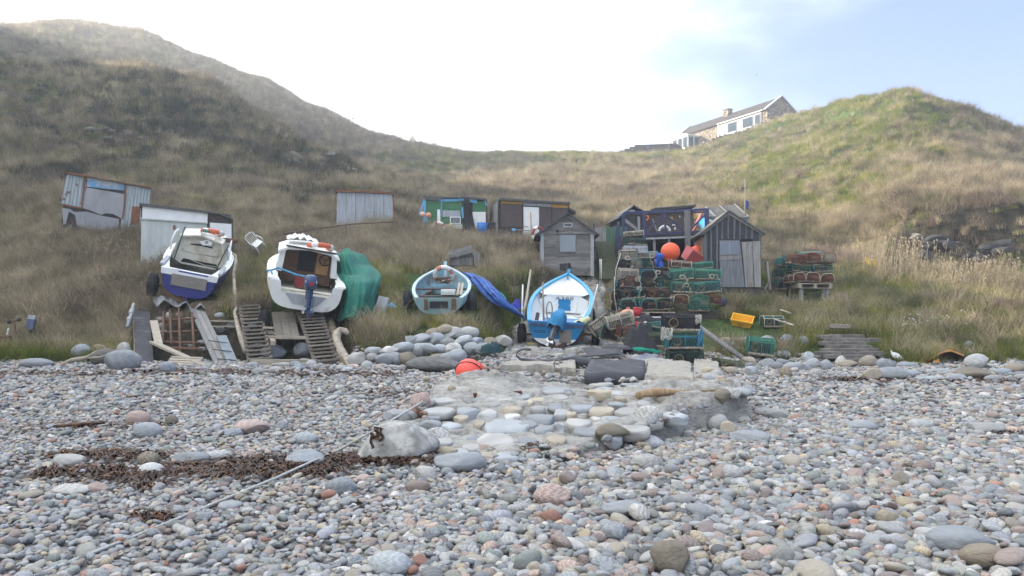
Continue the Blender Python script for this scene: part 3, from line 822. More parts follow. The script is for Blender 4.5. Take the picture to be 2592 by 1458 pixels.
def big_stone(u, v, w, h, tone, ang, label, group=None, seed=None, lo=4.0, depth=0.7, sink=0.22, name='boulder', yaw=None, tilt=0.0):
    p = GV(u, v, lo)
    d = p.y
    rx = w / F * d / 2; rz = h / F * d / 2 * 1.12
    seed = seed if seed is not None else int(u * 3 + v)
    sh = (seed % 7, ang)
    key = (sh, tone)
    if key not in STONE: STONE[key] = stone_mesh(name + '_shape', 500 + sh[0] * 13 + ang * 101, (1, 1, 1), ang, 0.16, ICO4, M_TONE[tone])
    o = link(name, STONE[key])
    o.scale = (rx, max(rx * depth, rz * 0.8), rz)
    o.location = (p.x, d + rx * depth * 0.5, p.z + rz * (1 - 2 * sink) )
    o.rotation_euler = (random.uniform(-.1, .1), R(tilt), random.uniform(-0.35, 0.35) if yaw is None else R(yaw))
    BIG.append((p.x, d + rx * depth * 0.4, rx))
    return tag(o, label, 'stone', group)
for a in [
    (985, 1458, 112, 62, 'grey', 0, 'large smooth grey-green stone at bottom edge of the beach'),
    (1700, 1452, 108, 90, 'brown', 4, 'brown angular rock with pale veins at the beach foreground'),
    (2450, 1400, 170, 62, 'blue', 1, 'long pale banded boulder lying low in the foreground shingle'),
    (2505, 1440, 130, 56, 'brown', 0, 'olive brown boulder half sunk in front of the long pale one'),
    (2283, 1232, 42, 42, 'tan', 4, 'upright orange tan wedge shaped stone standing among cobbles'),
    (1398, 1282, 96, 58, 'pink', 2, 'broad pinkish flat boulder among foreground cobbles below the slipway'),
    (1640, 1192, 88, 44, 'pale', 1, 'pale domed boulder in shingle just below the slipway front'),
    (2188, 1092, 72, 32, 'grey', 0, 'low grey-green domed boulder far right of the slipway'),
    (2332, 1088, 70, 28, 'pale', 0, 'pale low boulder beside a grey-green domed one'),
    (2510, 1098, 110, 30, 'pale', 2, 'long pale slab lying on the shingle at the right'),
    (1905, 1118, 110, 26, 'grey', 2, 'flat grey slab in shingle beside the slipway corner'),
    (345, 1076, 66, 40, 'pink', 2, 'square pink boulder resting behind a pale blue one'),
    (366, 1108, 78, 40, 'blue', 1, 'pale blue boulder in front of a square pink one'),
    (432, 1076, 32, 26, 'brown', 0, 'small rounded brown boulder near the pink and blue pair'),
    (632, 1096, 92, 36, 'pink', 1, 'wide salmon pink boulder in the mid beach'),
    (590, 1104, 60, 26, 'blue', 3, 'jagged blue grey rock beside the salmon pink boulder'),
    (770, 1124, 70, 32, 'blue', 1, 'blue grey domed boulder on the mid beach'),
    (712, 1092, 34, 30, 'grey', 2, 'small upright grey green rock right of the salmon boulder'),
    (166, 1184, 84, 34, 'pale', 1, 'pale smooth boulder at the left end of the seaweed'),
    (370, 1180, 58, 40, 'brown', 3, 'brown knobbly rock standing in the seaweed'),
    (378, 1208, 70, 38, 'white', 1, 'whitish domed boulder at the front of the brown weed'),
    (768, 1182, 100, 44, 'blue', 2, 'striated blue grey boulder at the back of the weed under the rope'),
    (480, 1172, 110, 26, 'grey', 2, 'flat layered grey slab behind the weed line'),
    (545, 1166, 70, 24, 'pale', 1, 'small pale slab behind the weed line'),
    (175, 1250, 110, 24, 'pale', 1, 'flat whitish slab in shingle below the weed'),
    (235, 1248, 70, 22, 'pink', 1, 'flat pink slab overlapping a whitish one'),
    (862, 1250, 84, 44, 'blue', 1, 'smooth blue grey boulder with one peaked side beyond the rope'),
    (1074, 1226, 62, 50, 'pale', 3, 'pale pointed rock before the slipway corner'),
    (1165, 1192, 150, 56, 'grey', 3, 'pale grey ridged rock leaning on the front of the slipway'),
    (1050, 1060, 36, 42, 'red', 1, 'reddish round boulder against the slipway side'),
    (1010, 1068, 90, 34, 'grey', 2, 'grey slab between the white rock and the red boulder'),
    (1065, 1030, 60, 50, 'pink', 3, 'pinkish rock wedged at the upper side of the slipway'),
    (1130, 1155, 60, 26, 'tan', 1, 'flat tan stone set at the slipway toe'),
    (605, 1268, 26, 20, 'tan', 1, 'small yellowish stone just above the rope'),
    (348, 1326, 26, 16, 'red', 1, 'small flat brick red stone in small shingle'),
    (1060, 1440, 42, 36, 'red', 2, 'red stone beside the large smooth grey-green one'),
    (2250, 1330, 60, 44, 'tan', 1, 'yellow ochre egg shaped stone tilted among cobbles'),
    (1985, 1435, 58, 52, 'pale', 1, 'cream stone with pitted face in the foreground'),
    (1560, 1370, 80, 46, 'grey', 4, 'grey layered angular stone in the foreground cobbles'),
    (1585, 1310, 120, 40, 'grey', 1, 'long grey boulder half buried among cobbles'),
    (1395, 1325, 54, 36, 'red', 1, 'dusky red stone below the pinkish flat boulder'),
    (1825, 1090, 66, 44, 'pale', 2, 'pale boulder standing by the slipway right edge'),
    (1845, 1100, 40, 36, 'tan', 4, 'tan knobbly rock beside the slipway right edge'),
]:
    big_stone(*a)

_m = mat('lichened_rock', (0.29, 0.28, 0.26), (0.13, 0.125, 0.115), 5, rough=.9, bump=.9, c3=(0.40, 0.40, 0.37), c3_scale=4, c3_cut=(.47, .6), world=True)
_p = GV(985, 1172); o = link('lichened_rock', stone_mesh('lichened_rock', 4242, (.48, .42, .30), 9, .30, ICO4, _m)); o.location = (_p.x, _p.y + .30, _p.z + .10); o.rotation_euler = (.1, -.12, .3); BIG.append((_p.x, _p.y + .25, .42))
tag(o, 'big whitish lichened rock below the rope at the slipway corner', 'stone')
# flat stones set in the concrete of the slip's front: pixel centre, width, height
SET = [(860,570,250,110,'grey'),(805,655,225,75,'pale'),(590,525,95,50,'tan'),(530,570,110,45,'grey'),(460,480,180,45,'pale'),(620,485,150,50,'grey'),(745,495,110,40,'pale'),(890,425,70,40,'pale'),(985,435,70,45,'tan'),(780,445,120,35,'pale'),(895,475,120,40,'tan'),(1155,455,110,45,'grey'),(1180,490,100,50,'pale'),(1300,455,130,40,'blue'),(1070,525,180,55,'blue'),(890,515,100,35,'pale'),(1280,550,150,90,'pale'),(1475,540,155,80,'blue'),(1670,530,190,75,'pale'),(1335,605,165,60,'grey'),(1165,570,60,50,'blue'),(980,565,120,70,'grey'),(1080,590,120,80,'grey'),(1460,595,80,40,'pale'),(1590,605,200,50,'pale'),(1145,650,120,60,'tan'),(980,660,120,60,'grey'),(1480,635,100,40,'grey'),(770,740,150,55,'tan'),(560,750,250,90,'grey'),(480,665,130,50,'pale'),(1420,480,140,40,'tan'),(1550,490,120,35,'pale'),(1660,440,90,40,'pale'),(1840,570,150,50,'blue'),(650,700,120,40,'pale'),(860,755,140,40,'grey'),(1040,470,90,30,'pale'),(700,420,90,26,'grey'),(1500,440,100,28,'grey'),(1240,500,60,30,'tan'),(1380,530,60,36,'pale'),(700,560,70,40,'tan')]
def set_stone(p, rx, ry, rise, tone, seed):
    me = stone_mesh('set_stone', seed, (1, 1, 1), random.choice([1, 2, 3]), 0.2, ICO4, M_TONE[tone])
    co = np.empty(len(me.vertices) * 3, np.float32); me.vertices.foreach_get('co', co); co = co.reshape(-1, 3)
    co[:, 2] = np.tanh(2.6 * co[:, 2]) * rise * (1 + 0.18 * n3(co, seed + 5, 2.3)); co[:, 0] *= rx; co[:, 1] *= ry
    me.vertices.foreach_set('co', co.ravel()); me.update()
    o = link('set_stone', me, slip)
    o.location = (p[0], p[1], p[2] - rise * 0.42); o.rotation_euler = (0.11 + random.uniform(-.05, .05), random.uniform(-.05, .05), random.uniform(-.25, .25))
taken = []
for i, (zx, zy, zw, zh, tone) in enumerate(SET):
    u, v = 911 + zx / 2.3124, 835 + zy / 2.3124
    p = GV(u, v, 7, 16); d = p.y; rx = zw / 2.3124 / F * d / 2 * 1.08
    ry = min(zh / 2.3124 / F * d / 2 / 0.29, rx * 1.3)
    set_stone(p, rx, ry, random.uniform(.05, .085), 'grey' if tone == 'blue' and i % 3 else tone, 900 + i * 17); taken.append((p.x, p.y, max(rx, ry)))
k = 0
for i in range(1500):
    y = random.uniform(8.7, 12.6); x = random.uniform(float(np.interp(y, SLY, SLL)) + .1, float(np.interp(y, SLY, SLR)) - .15); r = random.uniform(.07, .19)
    if k > 34 or any(math.hypot(x - a_, y - b_) < (r + c_) * .88 for a_, b_, c_ in taken): continue
    set_stone((x, y, gz(x, y)), r * 1.25, r * .95, random.uniform(.04, .07), random.choice(['pale', 'grey', 'tan', 'pale', 'grey']), 3000 + i); taken.append((x, y, r)); k += 1
rq = random.Random(21)
for k in range(34):
    y = rq.uniform(8.6, 16.5); side = rq.random() < .55
    x = (float(np.interp(y, SLY, SLR)) + rq.uniform(-.15, .35)) if side else (float(np.interp(y, SLY, SLL)) - rq.uniform(-.12, .3))
    z = gz(x, y); u = CX + F * x / y; v = HZ - (z - EYE) / y * F
    tone = rq.choice(['pale', 'grey', 'tan', 'pale', 'brown'])
    big_stone(u, v, rq.uniform(26, 70) * 12 / y, rq.uniform(16, 38) * 12 / y, tone, rq.choice([2, 3, 4, 5]), {'pale': 'pale', 'grey': 'grey', 'tan': 'tan', 'brown': 'brown'}[tone] + ' rock broken loose along the ' + ('right' if side else 'left') + ' edge of the slipway', 'rocks along the slipway edge, ' + tone + (' right' if side else ' left'), lo=7)
# --- boulders piled at the foot of the bank, between the driftwood and the slip
rb = random.Random(3)
pile = []
for row, (v0, n, us) in enumerate([(945, 8, (880, 1140)), (918, 9, (890, 1175)), (893, 9, (935, 1240)), (872, 8, (1020, 1290)), (852, 5, (1090, 1200))]):
    for i in range(n):
        u = us[0] + (us[1] - us[0]) * (i + 0.5) / n + rb.uniform(-8, 8)
        pile.append((u, v0 + rb.uniform(-5, 5), rb.uniform(36, 60), rb.uniform(24, 38), row))
for u, v, w, h, row in pile:
    tone = rb.choice(['grey', 'blue', 'pale', 'pale', 'pale', 'grey', 'blue', 'pale', 'tan', 'grey', 'blue', 'pale', 'brown', 'pink'])
    words = {'grey': 'smooth grey', 'blue': 'smooth blue grey', 'pale': 'smooth pale', 'brown': 'smooth brown', 'tan': 'smooth tan', 'pink': 'smooth pinkish'}[tone]
    d = 18.4 + row * 0.55 + rb.uniform(-.2, .2)
    x = (u - CX) / F * d
    rx = w / F * d / 2; rz = h / F * d / 2
    o = link('boulder', stone_mesh('boulder_shape', rb.randrange(9999), (rx, rx * 0.75, rz), rb.choice([1, 2, 3]), 0.2, ICO4, M_TONE[tone]))
    o.location = (x, d, P(u, v, d).z + rz * 0.6)
    o.rotation_euler = (rb.uniform(-.2, .2), rb.uniform(-.3, .3), rb.uniform(-.5, .5))
    tag(o, words + ' boulder in the pile between the driftwood and the slipway', 'boulder', words + ' boulders piled left of the slipway')
for (u, v, w, h, tone, ang, lab) in [
    (1105, 940, 150, 38, 'dark', 1, 'big dark brown flat boulder next to the pink buoy'),
    (302, 936, 90, 52, 'grey', 1, 'large smooth grey domed boulder left of the plank ramp'),
    (260, 926, 80, 44, 'dark', 1, 'dark grey boulder behind the smooth domed one'),
    (200, 912, 50, 42, 'grey', 3, 'square standing grey block of rock under the bank'),
    (245, 900, 46, 30, 'brown', 1, 'brown mossy boulder behind the driftwood branch'),
    (85, 932, 88, 26, 'grey', 2, 'low grey boulder at the left end of the bank foot'),
    (310, 905, 36, 40, 'pale', 2, 'upright pale stone leaning by the plank ramp'),
    (418, 945, 44, 30, 'blue', 1, 'blue grey boulder between the two plank ramps'),
    (2480, 935, 74, 40, 'pale', 1, 'large rounded pale boulder beside the rusty metal sheet'),
    (2470, 962, 100, 34, 'brown', 2, 'broad brown boulder below the rounded pale one'),
    (2262, 982, 90, 36, 'grey', 3, 'sloping grey rock at the beach top on the right'),
    (2215, 965, 56, 34, 'tan', 2, 'tan domed rock behind the sloping grey one'),
    (2455, 890, 32, 28, 'blue', 2, 'blue grey boulder lodged in the grassy bank'),
    (2300, 930, 50, 14, 'blue', 1, 'flat blue grey slab near the rusty sheet'),
    (2580, 950, 60, 30, 'brown', 1, 'brown boulder at the right end of the bank foot'),
    (690, 905, 68, 34, 'blue', 1, 'large rounded boulder under the middle of the slatted ramps'),
    (762, 900, 46, 34, 'blue', 2, 'second rounded boulder under the slatted ramps'),
]:
    big_stone(u, v, w, h, tone, ang, lab, lo=16, sink=0.15)
for i in range(46):      # tumbled rocks at the bank foot, right of the slip
    u = rb.uniform(1820, 2280); v = rb.uniform(868, 962)
    if 2050 < u < 2250 and v < 925: continue
    tone = rb.choice(['grey', 'tan', 'pale', 'brown', 'blue', 'grey'])
    big_stone(u, v, rb.uniform(26, 54), rb.uniform(18, 34), tone, rb.choice([0, 1, 2, 3]), {'grey': 'grey', 'tan': 'tan', 'pale': 'pale', 'brown': 'brown', 'blue': 'blue grey'}[tone] + ' rock tumbled at the bank foot right of the slipway', 'rocks tumbled right of the slipway, ' + tone, lo=16, seed=rb.randrange(999))
for i in range(20):
    u = rb.uniform(2280, 2600); v = rb.uniform(945, 975)
    big_stone(u, v, rb.uniform(24, 50), rb.uniform(12, 22), rb.choice(['grey', 'pale', 'blue']), rb.choice([0, 1, 2]), 'stone strewn along the beach top near the rusty sheet', 'stones along the beach top at right', lo=16, seed=rb.randrange(999))
for i in range(26):
    u = rb.uniform(380, 660); v = rb.uniform(800, 900)
    big_stone(u, v, rb.uniform(14, 28), rb.uniform(9, 18), rb.choice(['grey', 'pale', 'brown']), 0, 'rounded stone on the ground under the plank ramps', 'stones under the plank ramps', lo=18, seed=rb.randrange(999))
for i in range(26):
    u = rb.uniform(600, 880); v = rb.uniform(915, 950)
    big_stone(u, v, rb.uniform(14, 40), rb.uniform(9, 20), rb.choice(['grey', 'pale', 'blue', 'pale']), rb.choice([0, 2]), 'stone lying at the lower end of the slatted ramps', 'stones at the lower end of the ramps', lo=17, seed=rb.randrange(999))

pp, pr, ps, pi = pebble_layers()
# the largest cobbles of the foreground are things of their own, the rest of the shingle is one mass
show = ps[:, 0] / pp[:, 1]
top = np.argsort(-show)[:190]
for k in top:
    o = link('cobble', PEB[pi[k]]); o.location = pp[k]; o.rotation_euler = pr[k]; o.scale = ps[k]
    tag(o, 'rounded cobble lying loose in the foreground shingle', 'cobble', 'cobbles of the beach foreground')
rest = np.ones(len(pp), bool); rest[top] = False
scatter('beach_pebbles', pp[rest], pr[rest], ps[rest], pi[rest], [source('pebble_source_%02d' % i, m) for i, m in enumerate(PEB)], 'small grey shingle of the beach')
print('pebbles', len(pp))
# ---------------------------------------------------------------- grass
def grass_material(name, stops, up=0.42, sat=0.0):
    m = bpy.data.materials.new(name); m.use_nodes = True; t = m.node_tree; b = t.nodes['Principled BSDF']
    oi = nd(t, 'ShaderNodeObjectInfo'); geo = nd(t, 'ShaderNodeNewGeometry')
    n = nd(t, 'ShaderNodeTexNoise'); n.inputs['Scale'].default_value = 0.30; n.inputs['Detail'].default_value = 6
    t.links.new(geo.outputs['Position'], n.inputs['Vector'])
    ri = nd(t, 'ShaderNodeMath', operation='MULTIPLY_ADD'); ri.inputs[1].default_value = 0.5
    t.links.new(geo.outputs['Random Per Island'], ri.inputs[0])
    r2 = nd(t, 'ShaderNodeMath', operation='MULTIPLY_ADD'); r2.inputs[1].default_value = 0.35
    t.links.new(oi.outputs['Random'], r2.inputs[0])
    nn = nd(t, 'ShaderNodeMath', operation='MULTIPLY_ADD'); nn.inputs[1].default_value = 1.5; nn.inputs[2].default_value = -0.66
    n_b = nd(t, 'ShaderNodeTexNoise'); n_b.inputs['Scale'].default_value = 1.3; n_b.inputs['Detail'].default_value = 3
    t.links.new(geo.outputs['Position'], n_b.inputs['Vector'])
    av = nd(t, 'ShaderNodeMath', operation='MULTIPLY_ADD'); av.inputs[1].default_value = 0.75; t.links.new(n_b.outputs['Fac'], av.inputs[0])
    hf = nd(t, 'ShaderNodeMath', operation='MULTIPLY_ADD'); hf.inputs[1].default_value = 0.75; hf.inputs[2].default_value = -0.25; t.links.new(n.outputs['Fac'], hf.inputs[0]); t.links.new(hf.outputs[0], av.inputs[2])
    t.links.new(av.outputs[0], nn.inputs[0]); t.links.new(nn.outputs[0], r2.inputs[2]); t.links.new(r2.outputs[0], ri.inputs[2])
    r = nd(t, 'ShaderNodeValToRGB'); e = r.color_ramp.elements
    e[0].position, e[0].color = stops[0][0], rgba(stops[0][1]); e[1].position, e[1].color = stops[-1][0], rgba(stops[-1][1])
    for p_, c_ in stops[1:-1]:
        q = e.new(p_); q.color = rgba(c_)
    t.links.new(ri.outputs[0], r.inputs['Fac'])
    t.links.new(r.outputs[0], b.inputs['Base Color'])
    b.inputs['Roughness'].default_value = 0.7; b.inputs['Specular IOR Level'].default_value = 0.15
    tr = nd(t, 'ShaderNodeBsdfTranslucent'); t.links.new(r.outputs[0], tr.inputs['Color'])
    mx = nd(t, 'ShaderNodeMixShader'); mx.inputs[0].default_value = up
    out = t.nodes['Material Output']
    t.links.new(b.outputs[0], mx.inputs[1]); t.links.new(tr.outputs[0], mx.inputs[2]); t.links.new(mx.outputs[0], out.inputs['Surface'])
    return m
M_TAN = grass_material('dead_grass', [(0.0, (0.09, 0.075, 0.045)), (0.35, (0.205, 0.175, 0.115)), (0.65, (0.38, 0.315, 0.21)), (1.0, (0.54, 0.46, 0.32))])
M_GRN = grass_material('green_grass', [(0.0, (0.05, 0.075, 0.016)), (0.4, (0.125, 0.155, 0.032)), (0.75, (0.26, 0.26, 0.055)), (1.0, (0.42, 0.35, 0.13))])
M_BRK = grass_material('brown_bracken', [(0.0, (0.06, 0.043, 0.03)), (0.5, (0.165, 0.125, 0.098)), (1.0, (0.31, 0.245, 0.195))])
M_REED = grass_material('pale_reed', [(0.0, (0.22, 0.18, 0.12)), (1.0, (0.50, 0.43, 0.31))])

def clump(name, seed, n, spread, hmin, hmax, w, droop, lean, m, seg=3):
    """tuft of bent blades; the tuft leans towards -y"""
    rs = random.Random(seed); v = []; f = []
    for _ in range(n):
        a = rs.uniform(0, 6.283); r = spread * math.sqrt(rs.random())
        bx_, by_ = r * math.cos(a), r * math.sin(a)
        h = rs.uniform(hmin, hmax); az = rs.gauss(-math.pi / 2, 1.0) if rs.random() < lean else rs.uniform(0, 6.283)
        dx, dy = math.cos(az), math.sin(az)
        bend = rs.uniform(0.2, 1.0) * droop; o = len(v)
        wa = rs.uniform(0, 3.14); wx, wy = math.cos(wa) * w / 2, math.sin(wa) * w / 2
        px, py, pz, ang = bx_, by_, -0.04, rs.uniform(0, 0.25)
        for s_ in range(seg + 1):
            k = 1 - s_ / seg * 0.85
            v.append((px - wx * k, py - wy * k, pz)); v.append((px + wx * k, py + wy * k, pz))
            L = h / seg
            px += dx * math.sin(ang) * L; py += dy * math.sin(ang) * L; pz += math.cos(ang) * L
            ang += bend * 1.5 / seg
        for s_ in range(seg): f.append((o + 2*s_, o + 2*s_ + 1, o + 2*s_ + 3, o + 2*s_ + 2))
    me = bpy.data.meshes.new(name); me.from_pydata(v, [], f); me.materials.append(m); me.update()
    return source(name, me)

def keep_clear(x, y):
    """False where no grass grows: slip, ramps, boats' standings, bare bank faces"""
    u = CX + F * x / y
    ok = slip_in(x, y) < -0.05
    ok &= ~((u > 312) & (u < 660) & (y < 23.0))
    ok &= ~((u > 600) & (u < 900) & (y < 22.3))
    ok &= ~((u > 395) & (u < 580) & (y < 27.5) & (y > 22.5))
    ok &= ~((u > 668) & (u < 960) & (y < 26.5) & (y > 21.5))
    ok &= ~((u > 1008) & (u < 1218) & (y < 28.0) & (y > 22.0))
    ok &= ~((u > 880) & (u < 1300) & (y < 21.2 + 0.5 * np.sin(u * .031) + 0.3 * np.sin(u * .011 + 1)))
    ok &= ~((u > 2230) & (np.sin(x * 7.3 + y * 11.1) < 0.72) & (y > 30.8) & (y < 34.2) & (y < 33.6 + 0.6 * np.sin(u * .02)))
    ok &= ~((u > 1560) & (u < 1830) & (y < 33))
    ok &= ~((u > 1760) & (u < 1935) & (y > 26.3) & (y < 31))
    ok &= ~((u > 1360) & (u < 1560) & (y > 28) & (y < 34))
    ok &= ~((u > 2050) & (u < 2245) & (y < 22.3))
    ok &= ~((u > 1280) & (u < 1352) & (y < 24.6)) & ~((u > 1800) & (u < 2060) & (y < 20.9 + .5 * np.sin(u * .05))) & ~((u > 2240) & (u < 2600) & (y < 20.0 + .4 * np.sin(u * .04)))
    ok &= ~((np.abs(u - 1877) < 48) & (y > 21.3) & (y < 23.7)) & ~((np.abs(u - 1953) < 48) & (y > 21.3) & (y < 23.8)) & ~((u > 1975) & (u < 2110) & (y > 25.6) & (y < 28))
    ok &= ~((u > 1120) & (u < 1225) & (y > 26.5) & (y < 31))
    return ok

def grass_layer(name, n, sources, want, d0, d1, scale, label, lift=0.0, seed=1):
    g = np.random.default_rng(seed)
    n = int(n * 1.16); u = g.uniform(-280, 2880, n); d = np.exp(g.uniform(math.log(d0), math.log(d1), n))
    x = (u - CX) / F * d
    gr, dk = cover(x, d)
    ok = keep_clear(x, d) & (g.uniform(size=n) < want(gr, dk, u, d, x))
    x, d, u = x[ok], d[ok], u[ok]
    z = ground(x, d); e = 0.3
    sx = (ground(x + e, d) - ground(x - e, d)) / (2 * e); sy = (ground(x, d + e) - ground(x, d - e)) / (2 * e)
    m = len(x)
    yaw = np.arctan2(sy, sx) - math.pi / 2 + g.normal(0, 0.7, m)       # lean downhill
    sc = scale * (0.65 + 0.7 * g.uniform(size=m)) * (1 + 0.004 * np.maximum(d - 30, 0)) * (1 + 0.35 * fbm(x * 0.5, d * 0.5, 9, 2))
    rot = np.stack([g.normal(0, 0.12, m) , g.normal(0, 0.12, m), yaw], 1)
    idx = g.integers(0, len(sources), m)
    print(name, m)
    return scatter(name, np.stack([x, d, z + lift], 1), rot, np.stack([sc, sc, sc], 1), idx, sources, label)

tan_src = [clump('dead_tuft_%d' % i, 20 + i, 60, 0.22, 0.30, 0.75, 0.012, 1.5, 0.75, M_TAN) for i in range(5)]
low_src = [clump('mat_tuft_%d' % i, 40 + i, 70, 0.30, 0.20, 0.55, 0.013, 2.3, 0.8, M_TAN) for i in range(4)]
grn_src = [clump('green_tuft_%d' % i, 60 + i, 90, 0.28, 0.12, 0.34, 0.011, 1.5, 0.4, M_GRN) for i in range(5)]
brk_src = [clump('bracken_tuft_%d' % i, 80 + i, 46, 0.30, 0.25, 0.70, 0.014, 1.9, 0.6, M_BRK) for i in range(4)]
grass_layer('dead_grass', 60000, tan_src, lambda g, k, u, d, x: np.clip(1.0 - 1.2 * g, 0.12, 1) * (1 - 0.9 * k), 20.0, 112, 0.9, 'straw coloured dead grass on the slopes', seed=3)
grass_layer('matted_grass', 60000, low_src, lambda g, k, u, d, x: np.clip(1.0 - 0.95 * g, 0.14, 1) * (1 - 0.7 * k), 20.0, 112, 1.0, 'matted fallen grass on the slopes', seed=4)
grass_layer('green_grass', 70000, grn_src, lambda g, k, u, d, x: np.clip(0.15 + 1.1 * g, 0, 1) * (1 - 0.9 * k), 19.7, 112, 1.05, 'short green turf on the slopes', seed=5)
grass_layer('brown_bracken', 52000, brk_src, lambda g, k, u, d, x: np.clip(0.18 + 0.35 * k + 0.75 * smooth(80, 90, d) * smooth(1080, 950, u) + 0.5 * blob(u, d, 900, 98, 300, 20) + 0.45 * blob(u, d, 1350, 52, 260, 9) - 0.2 * g + 0.3 * blob(u, d, 1150, 42, 200, 8), 0, 1) * (1 - 0.75 * blob(u, d, 1060, 20.7, 200, 0.8)), 20.0, 112, 1.0, 'brown dead bracken on the slopes', seed=6)

M_SCRUB = grass_material('dark_scrub_leaves', [(0.0, (0.018, 0.02, 0.012)), (0.5, (0.045, 0.05, 0.028)), (1.0, (0.085, 0.085, 0.05))], .15)
scr_src = [clump('scrub_tuft_%d' % i, 120 + i, 60, 0.32, 0.15, 0.55, 0.02, 1.6, 0.5, M_SCRUB) for i in range(4)]
grass_layer('dark_scrub', 26000, scr_src, lambda g, k, u, d, x: np.clip(1.3 * k - 0.15, 0, 1) * (d > 38) * (u < 1100), 38, 66, 1.1, 'dark low scrub on the face of the left knoll', seed=8)

tus_src = [clump('tussock_%d' % i, 140 + i, 110, 0.16, 0.55, 1.05, 0.016, 2.0, 0.6, M_TAN, 4) for i in range(4)]
grass_layer('straw_tussocks', 15000, tus_src, lambda g, k, u, d, x: np.clip(0.75 - 0.75 * g, 0.05, 1) * (fbm(x * .8, d * .8, 77, 3) > 0.12), 20.5, 100, 0.95, 'tall drooping straw tussocks on the slopes', seed=9)
bush_src = [clump('bramble_%d' % i, 160 + i, 120, 0.45, 0.35, 0.95, 0.02, 2.4, 0.3, M_BRK, 4) for i in range(3)]
grass_layer('bramble_clumps', 9000, bush_src, lambda g, k, u, d, x: np.clip(0.9 - 0.95 * g, 0.0, 1) * (fbm(x * .45 + 20, d * .45, 97, 3) > 0.2), 23, 108, 1.0, 'brown bramble and bracken clumps on the slopes', seed=10)
# ---------------------------------------------------------------- huts and houses
W_H = mat('weathered_boards', (0.30, 0.29, 0.275), (0.10, 0.097, 0.092), 5, (0.5, 3, 9), 0.85, bump=0.35, c3=(0.16, 0.14, 0.115), c3_scale=2.2, vary=0.32)
W_V = mat('weathered_uprights', (0.27, 0.265, 0.255), (0.115, 0.112, 0.105), 5, (9, 3, 0.5), 0.85, bump=0.3, c3=(0.17, 0.14, 0.11), c3_scale=2.5, vary=0.28)
W_PALE = mat('pale_timber', (0.40, 0.35, 0.28), (0.22, 0.19, 0.15), 5, (0.8, 6, 6), 0.85, bump=0.3, vary=0.12)
W_DARK = mat('dark_timber', (0.075, 0.06, 0.05), (0.03, 0.026, 0.023), 6, (8, 3, 0.6), 0.8, bump=0.25)
W_BROWN = mat('brown_ply', (0.085, 0.064, 0.058), (0.062, 0.047, 0.045), 3, (1, 1, 1), 0.75, bump=0.1)
FELT = mat('roof_felt', (0.10, 0.10, 0.098), (0.055, 0.055, 0.055), 9, (1, 1, 1), 0.95, bump=0.3, c3=(0.13, 0.14, 0.10), c3_scale=4)
BLACK = mat('black_paint', (0.022, 0.022, 0.026), (0.012, 0.012, 0.014), 5, rough=0.7, bump=0.1)
DARKIN = mat('interior_shade', (0.012, 0.011, 0.011), rough=0.95, bump=0)  # near-black stands in for shade behind openings and inside the store
TIN = mat('galvanised_tin', (0.36, 0.40, 0.40), (0.25, 0.28, 0.285), 2.5, (3, 1, 0.6), 0.55, metal=0.15, bump=0.1, c3=(0.26, 0.12, 0.06), c3_scale=2.3, c3_cut=(0.63, 0.68))
TIN_RUST = mat('rusty_edge', (0.24, 0.095, 0.04), (0.12, 0.055, 0.03), 9, rough=0.9, bump=0.4)
TIN_FLAT = mat('flat_tin', (0.34, 0.34, 0.34), (0.22, 0.22, 0.225), 1.6, (1, 1, 0.5), 0.6, bump=0.1, c3=(0.23, 0.19, 0.16), c3_scale=1.8, c3_cut=(0.6, 0.72))
PANEL_GREY = mat('grey_panel', (0.36, 0.38, 0.41), (0.23, 0.245, 0.265), 2.2, (5, 1, 0.5), 0.7, bump=0.1, c3=(0.26, 0.20, 0.17), c3_scale=2.6, c3_cut=(0.62, 0.72))
WHITE = mat('white_paint', (0.74, 0.74, 0.72), (0.62, 0.62, 0.60), 2.5, rough=0.6, bump=0.06, c3=(0.45, 0.42, 0.36), c3_scale=2.0, c3_cut=(0.66, 0.8))
OFFWHITE = mat('stained_white_paint', (0.50, 0.52, 0.485), (0.37, 0.40, 0.375), 2.0, (2, 1, 0.5), 0.7, bump=0.08, c3=(0.36, 0.29, 0.19), c3_scale=1.7, c3_cut=(0.6, 0.75))
P_BLUE = mat('sky_blue_paint', (0.13, 0.38, 0.62), (0.09, 0.27, 0.45), 4, rough=0.65, bump=0.12, c3=(0.40, 0.42, 0.42), c3_scale=6, c3_cut=(0.6, 0.68))
P_GREEN = mat('green_boards', (0.055, 0.20, 0.085), (0.035, 0.13, 0.06), 5, (0.8, 3, 6), 0.65, bump=0.15)
P_NAVY = mat('navy_timber_paint', (0.036, 0.045, 0.115), (0.024, 0.028, 0.07), 6, rough=0.7, bump=0.2, c3=(0.2, 0.2, 0.24), c3_scale=7, c3_cut=(0.62, 0.72))
P_YELLOW = mat('mustard_board', (0.52, 0.29, 0.055), (0.40, 0.21, 0.04), 4, rough=0.7, bump=0.08)
GLASSY = mat('window_glass', (0.10, 0.125, 0.15), (0.08, 0.10, 0.12), 2, rough=0.12, bump=0, spec=0.6)
PALEPANE = mat('blank_grey_pane', (0.21, 0.245, 0.27), (0.17, 0.20, 0.225), 2, rough=0.35, bump=0.03, spec=0.5)
STONEWALL = None
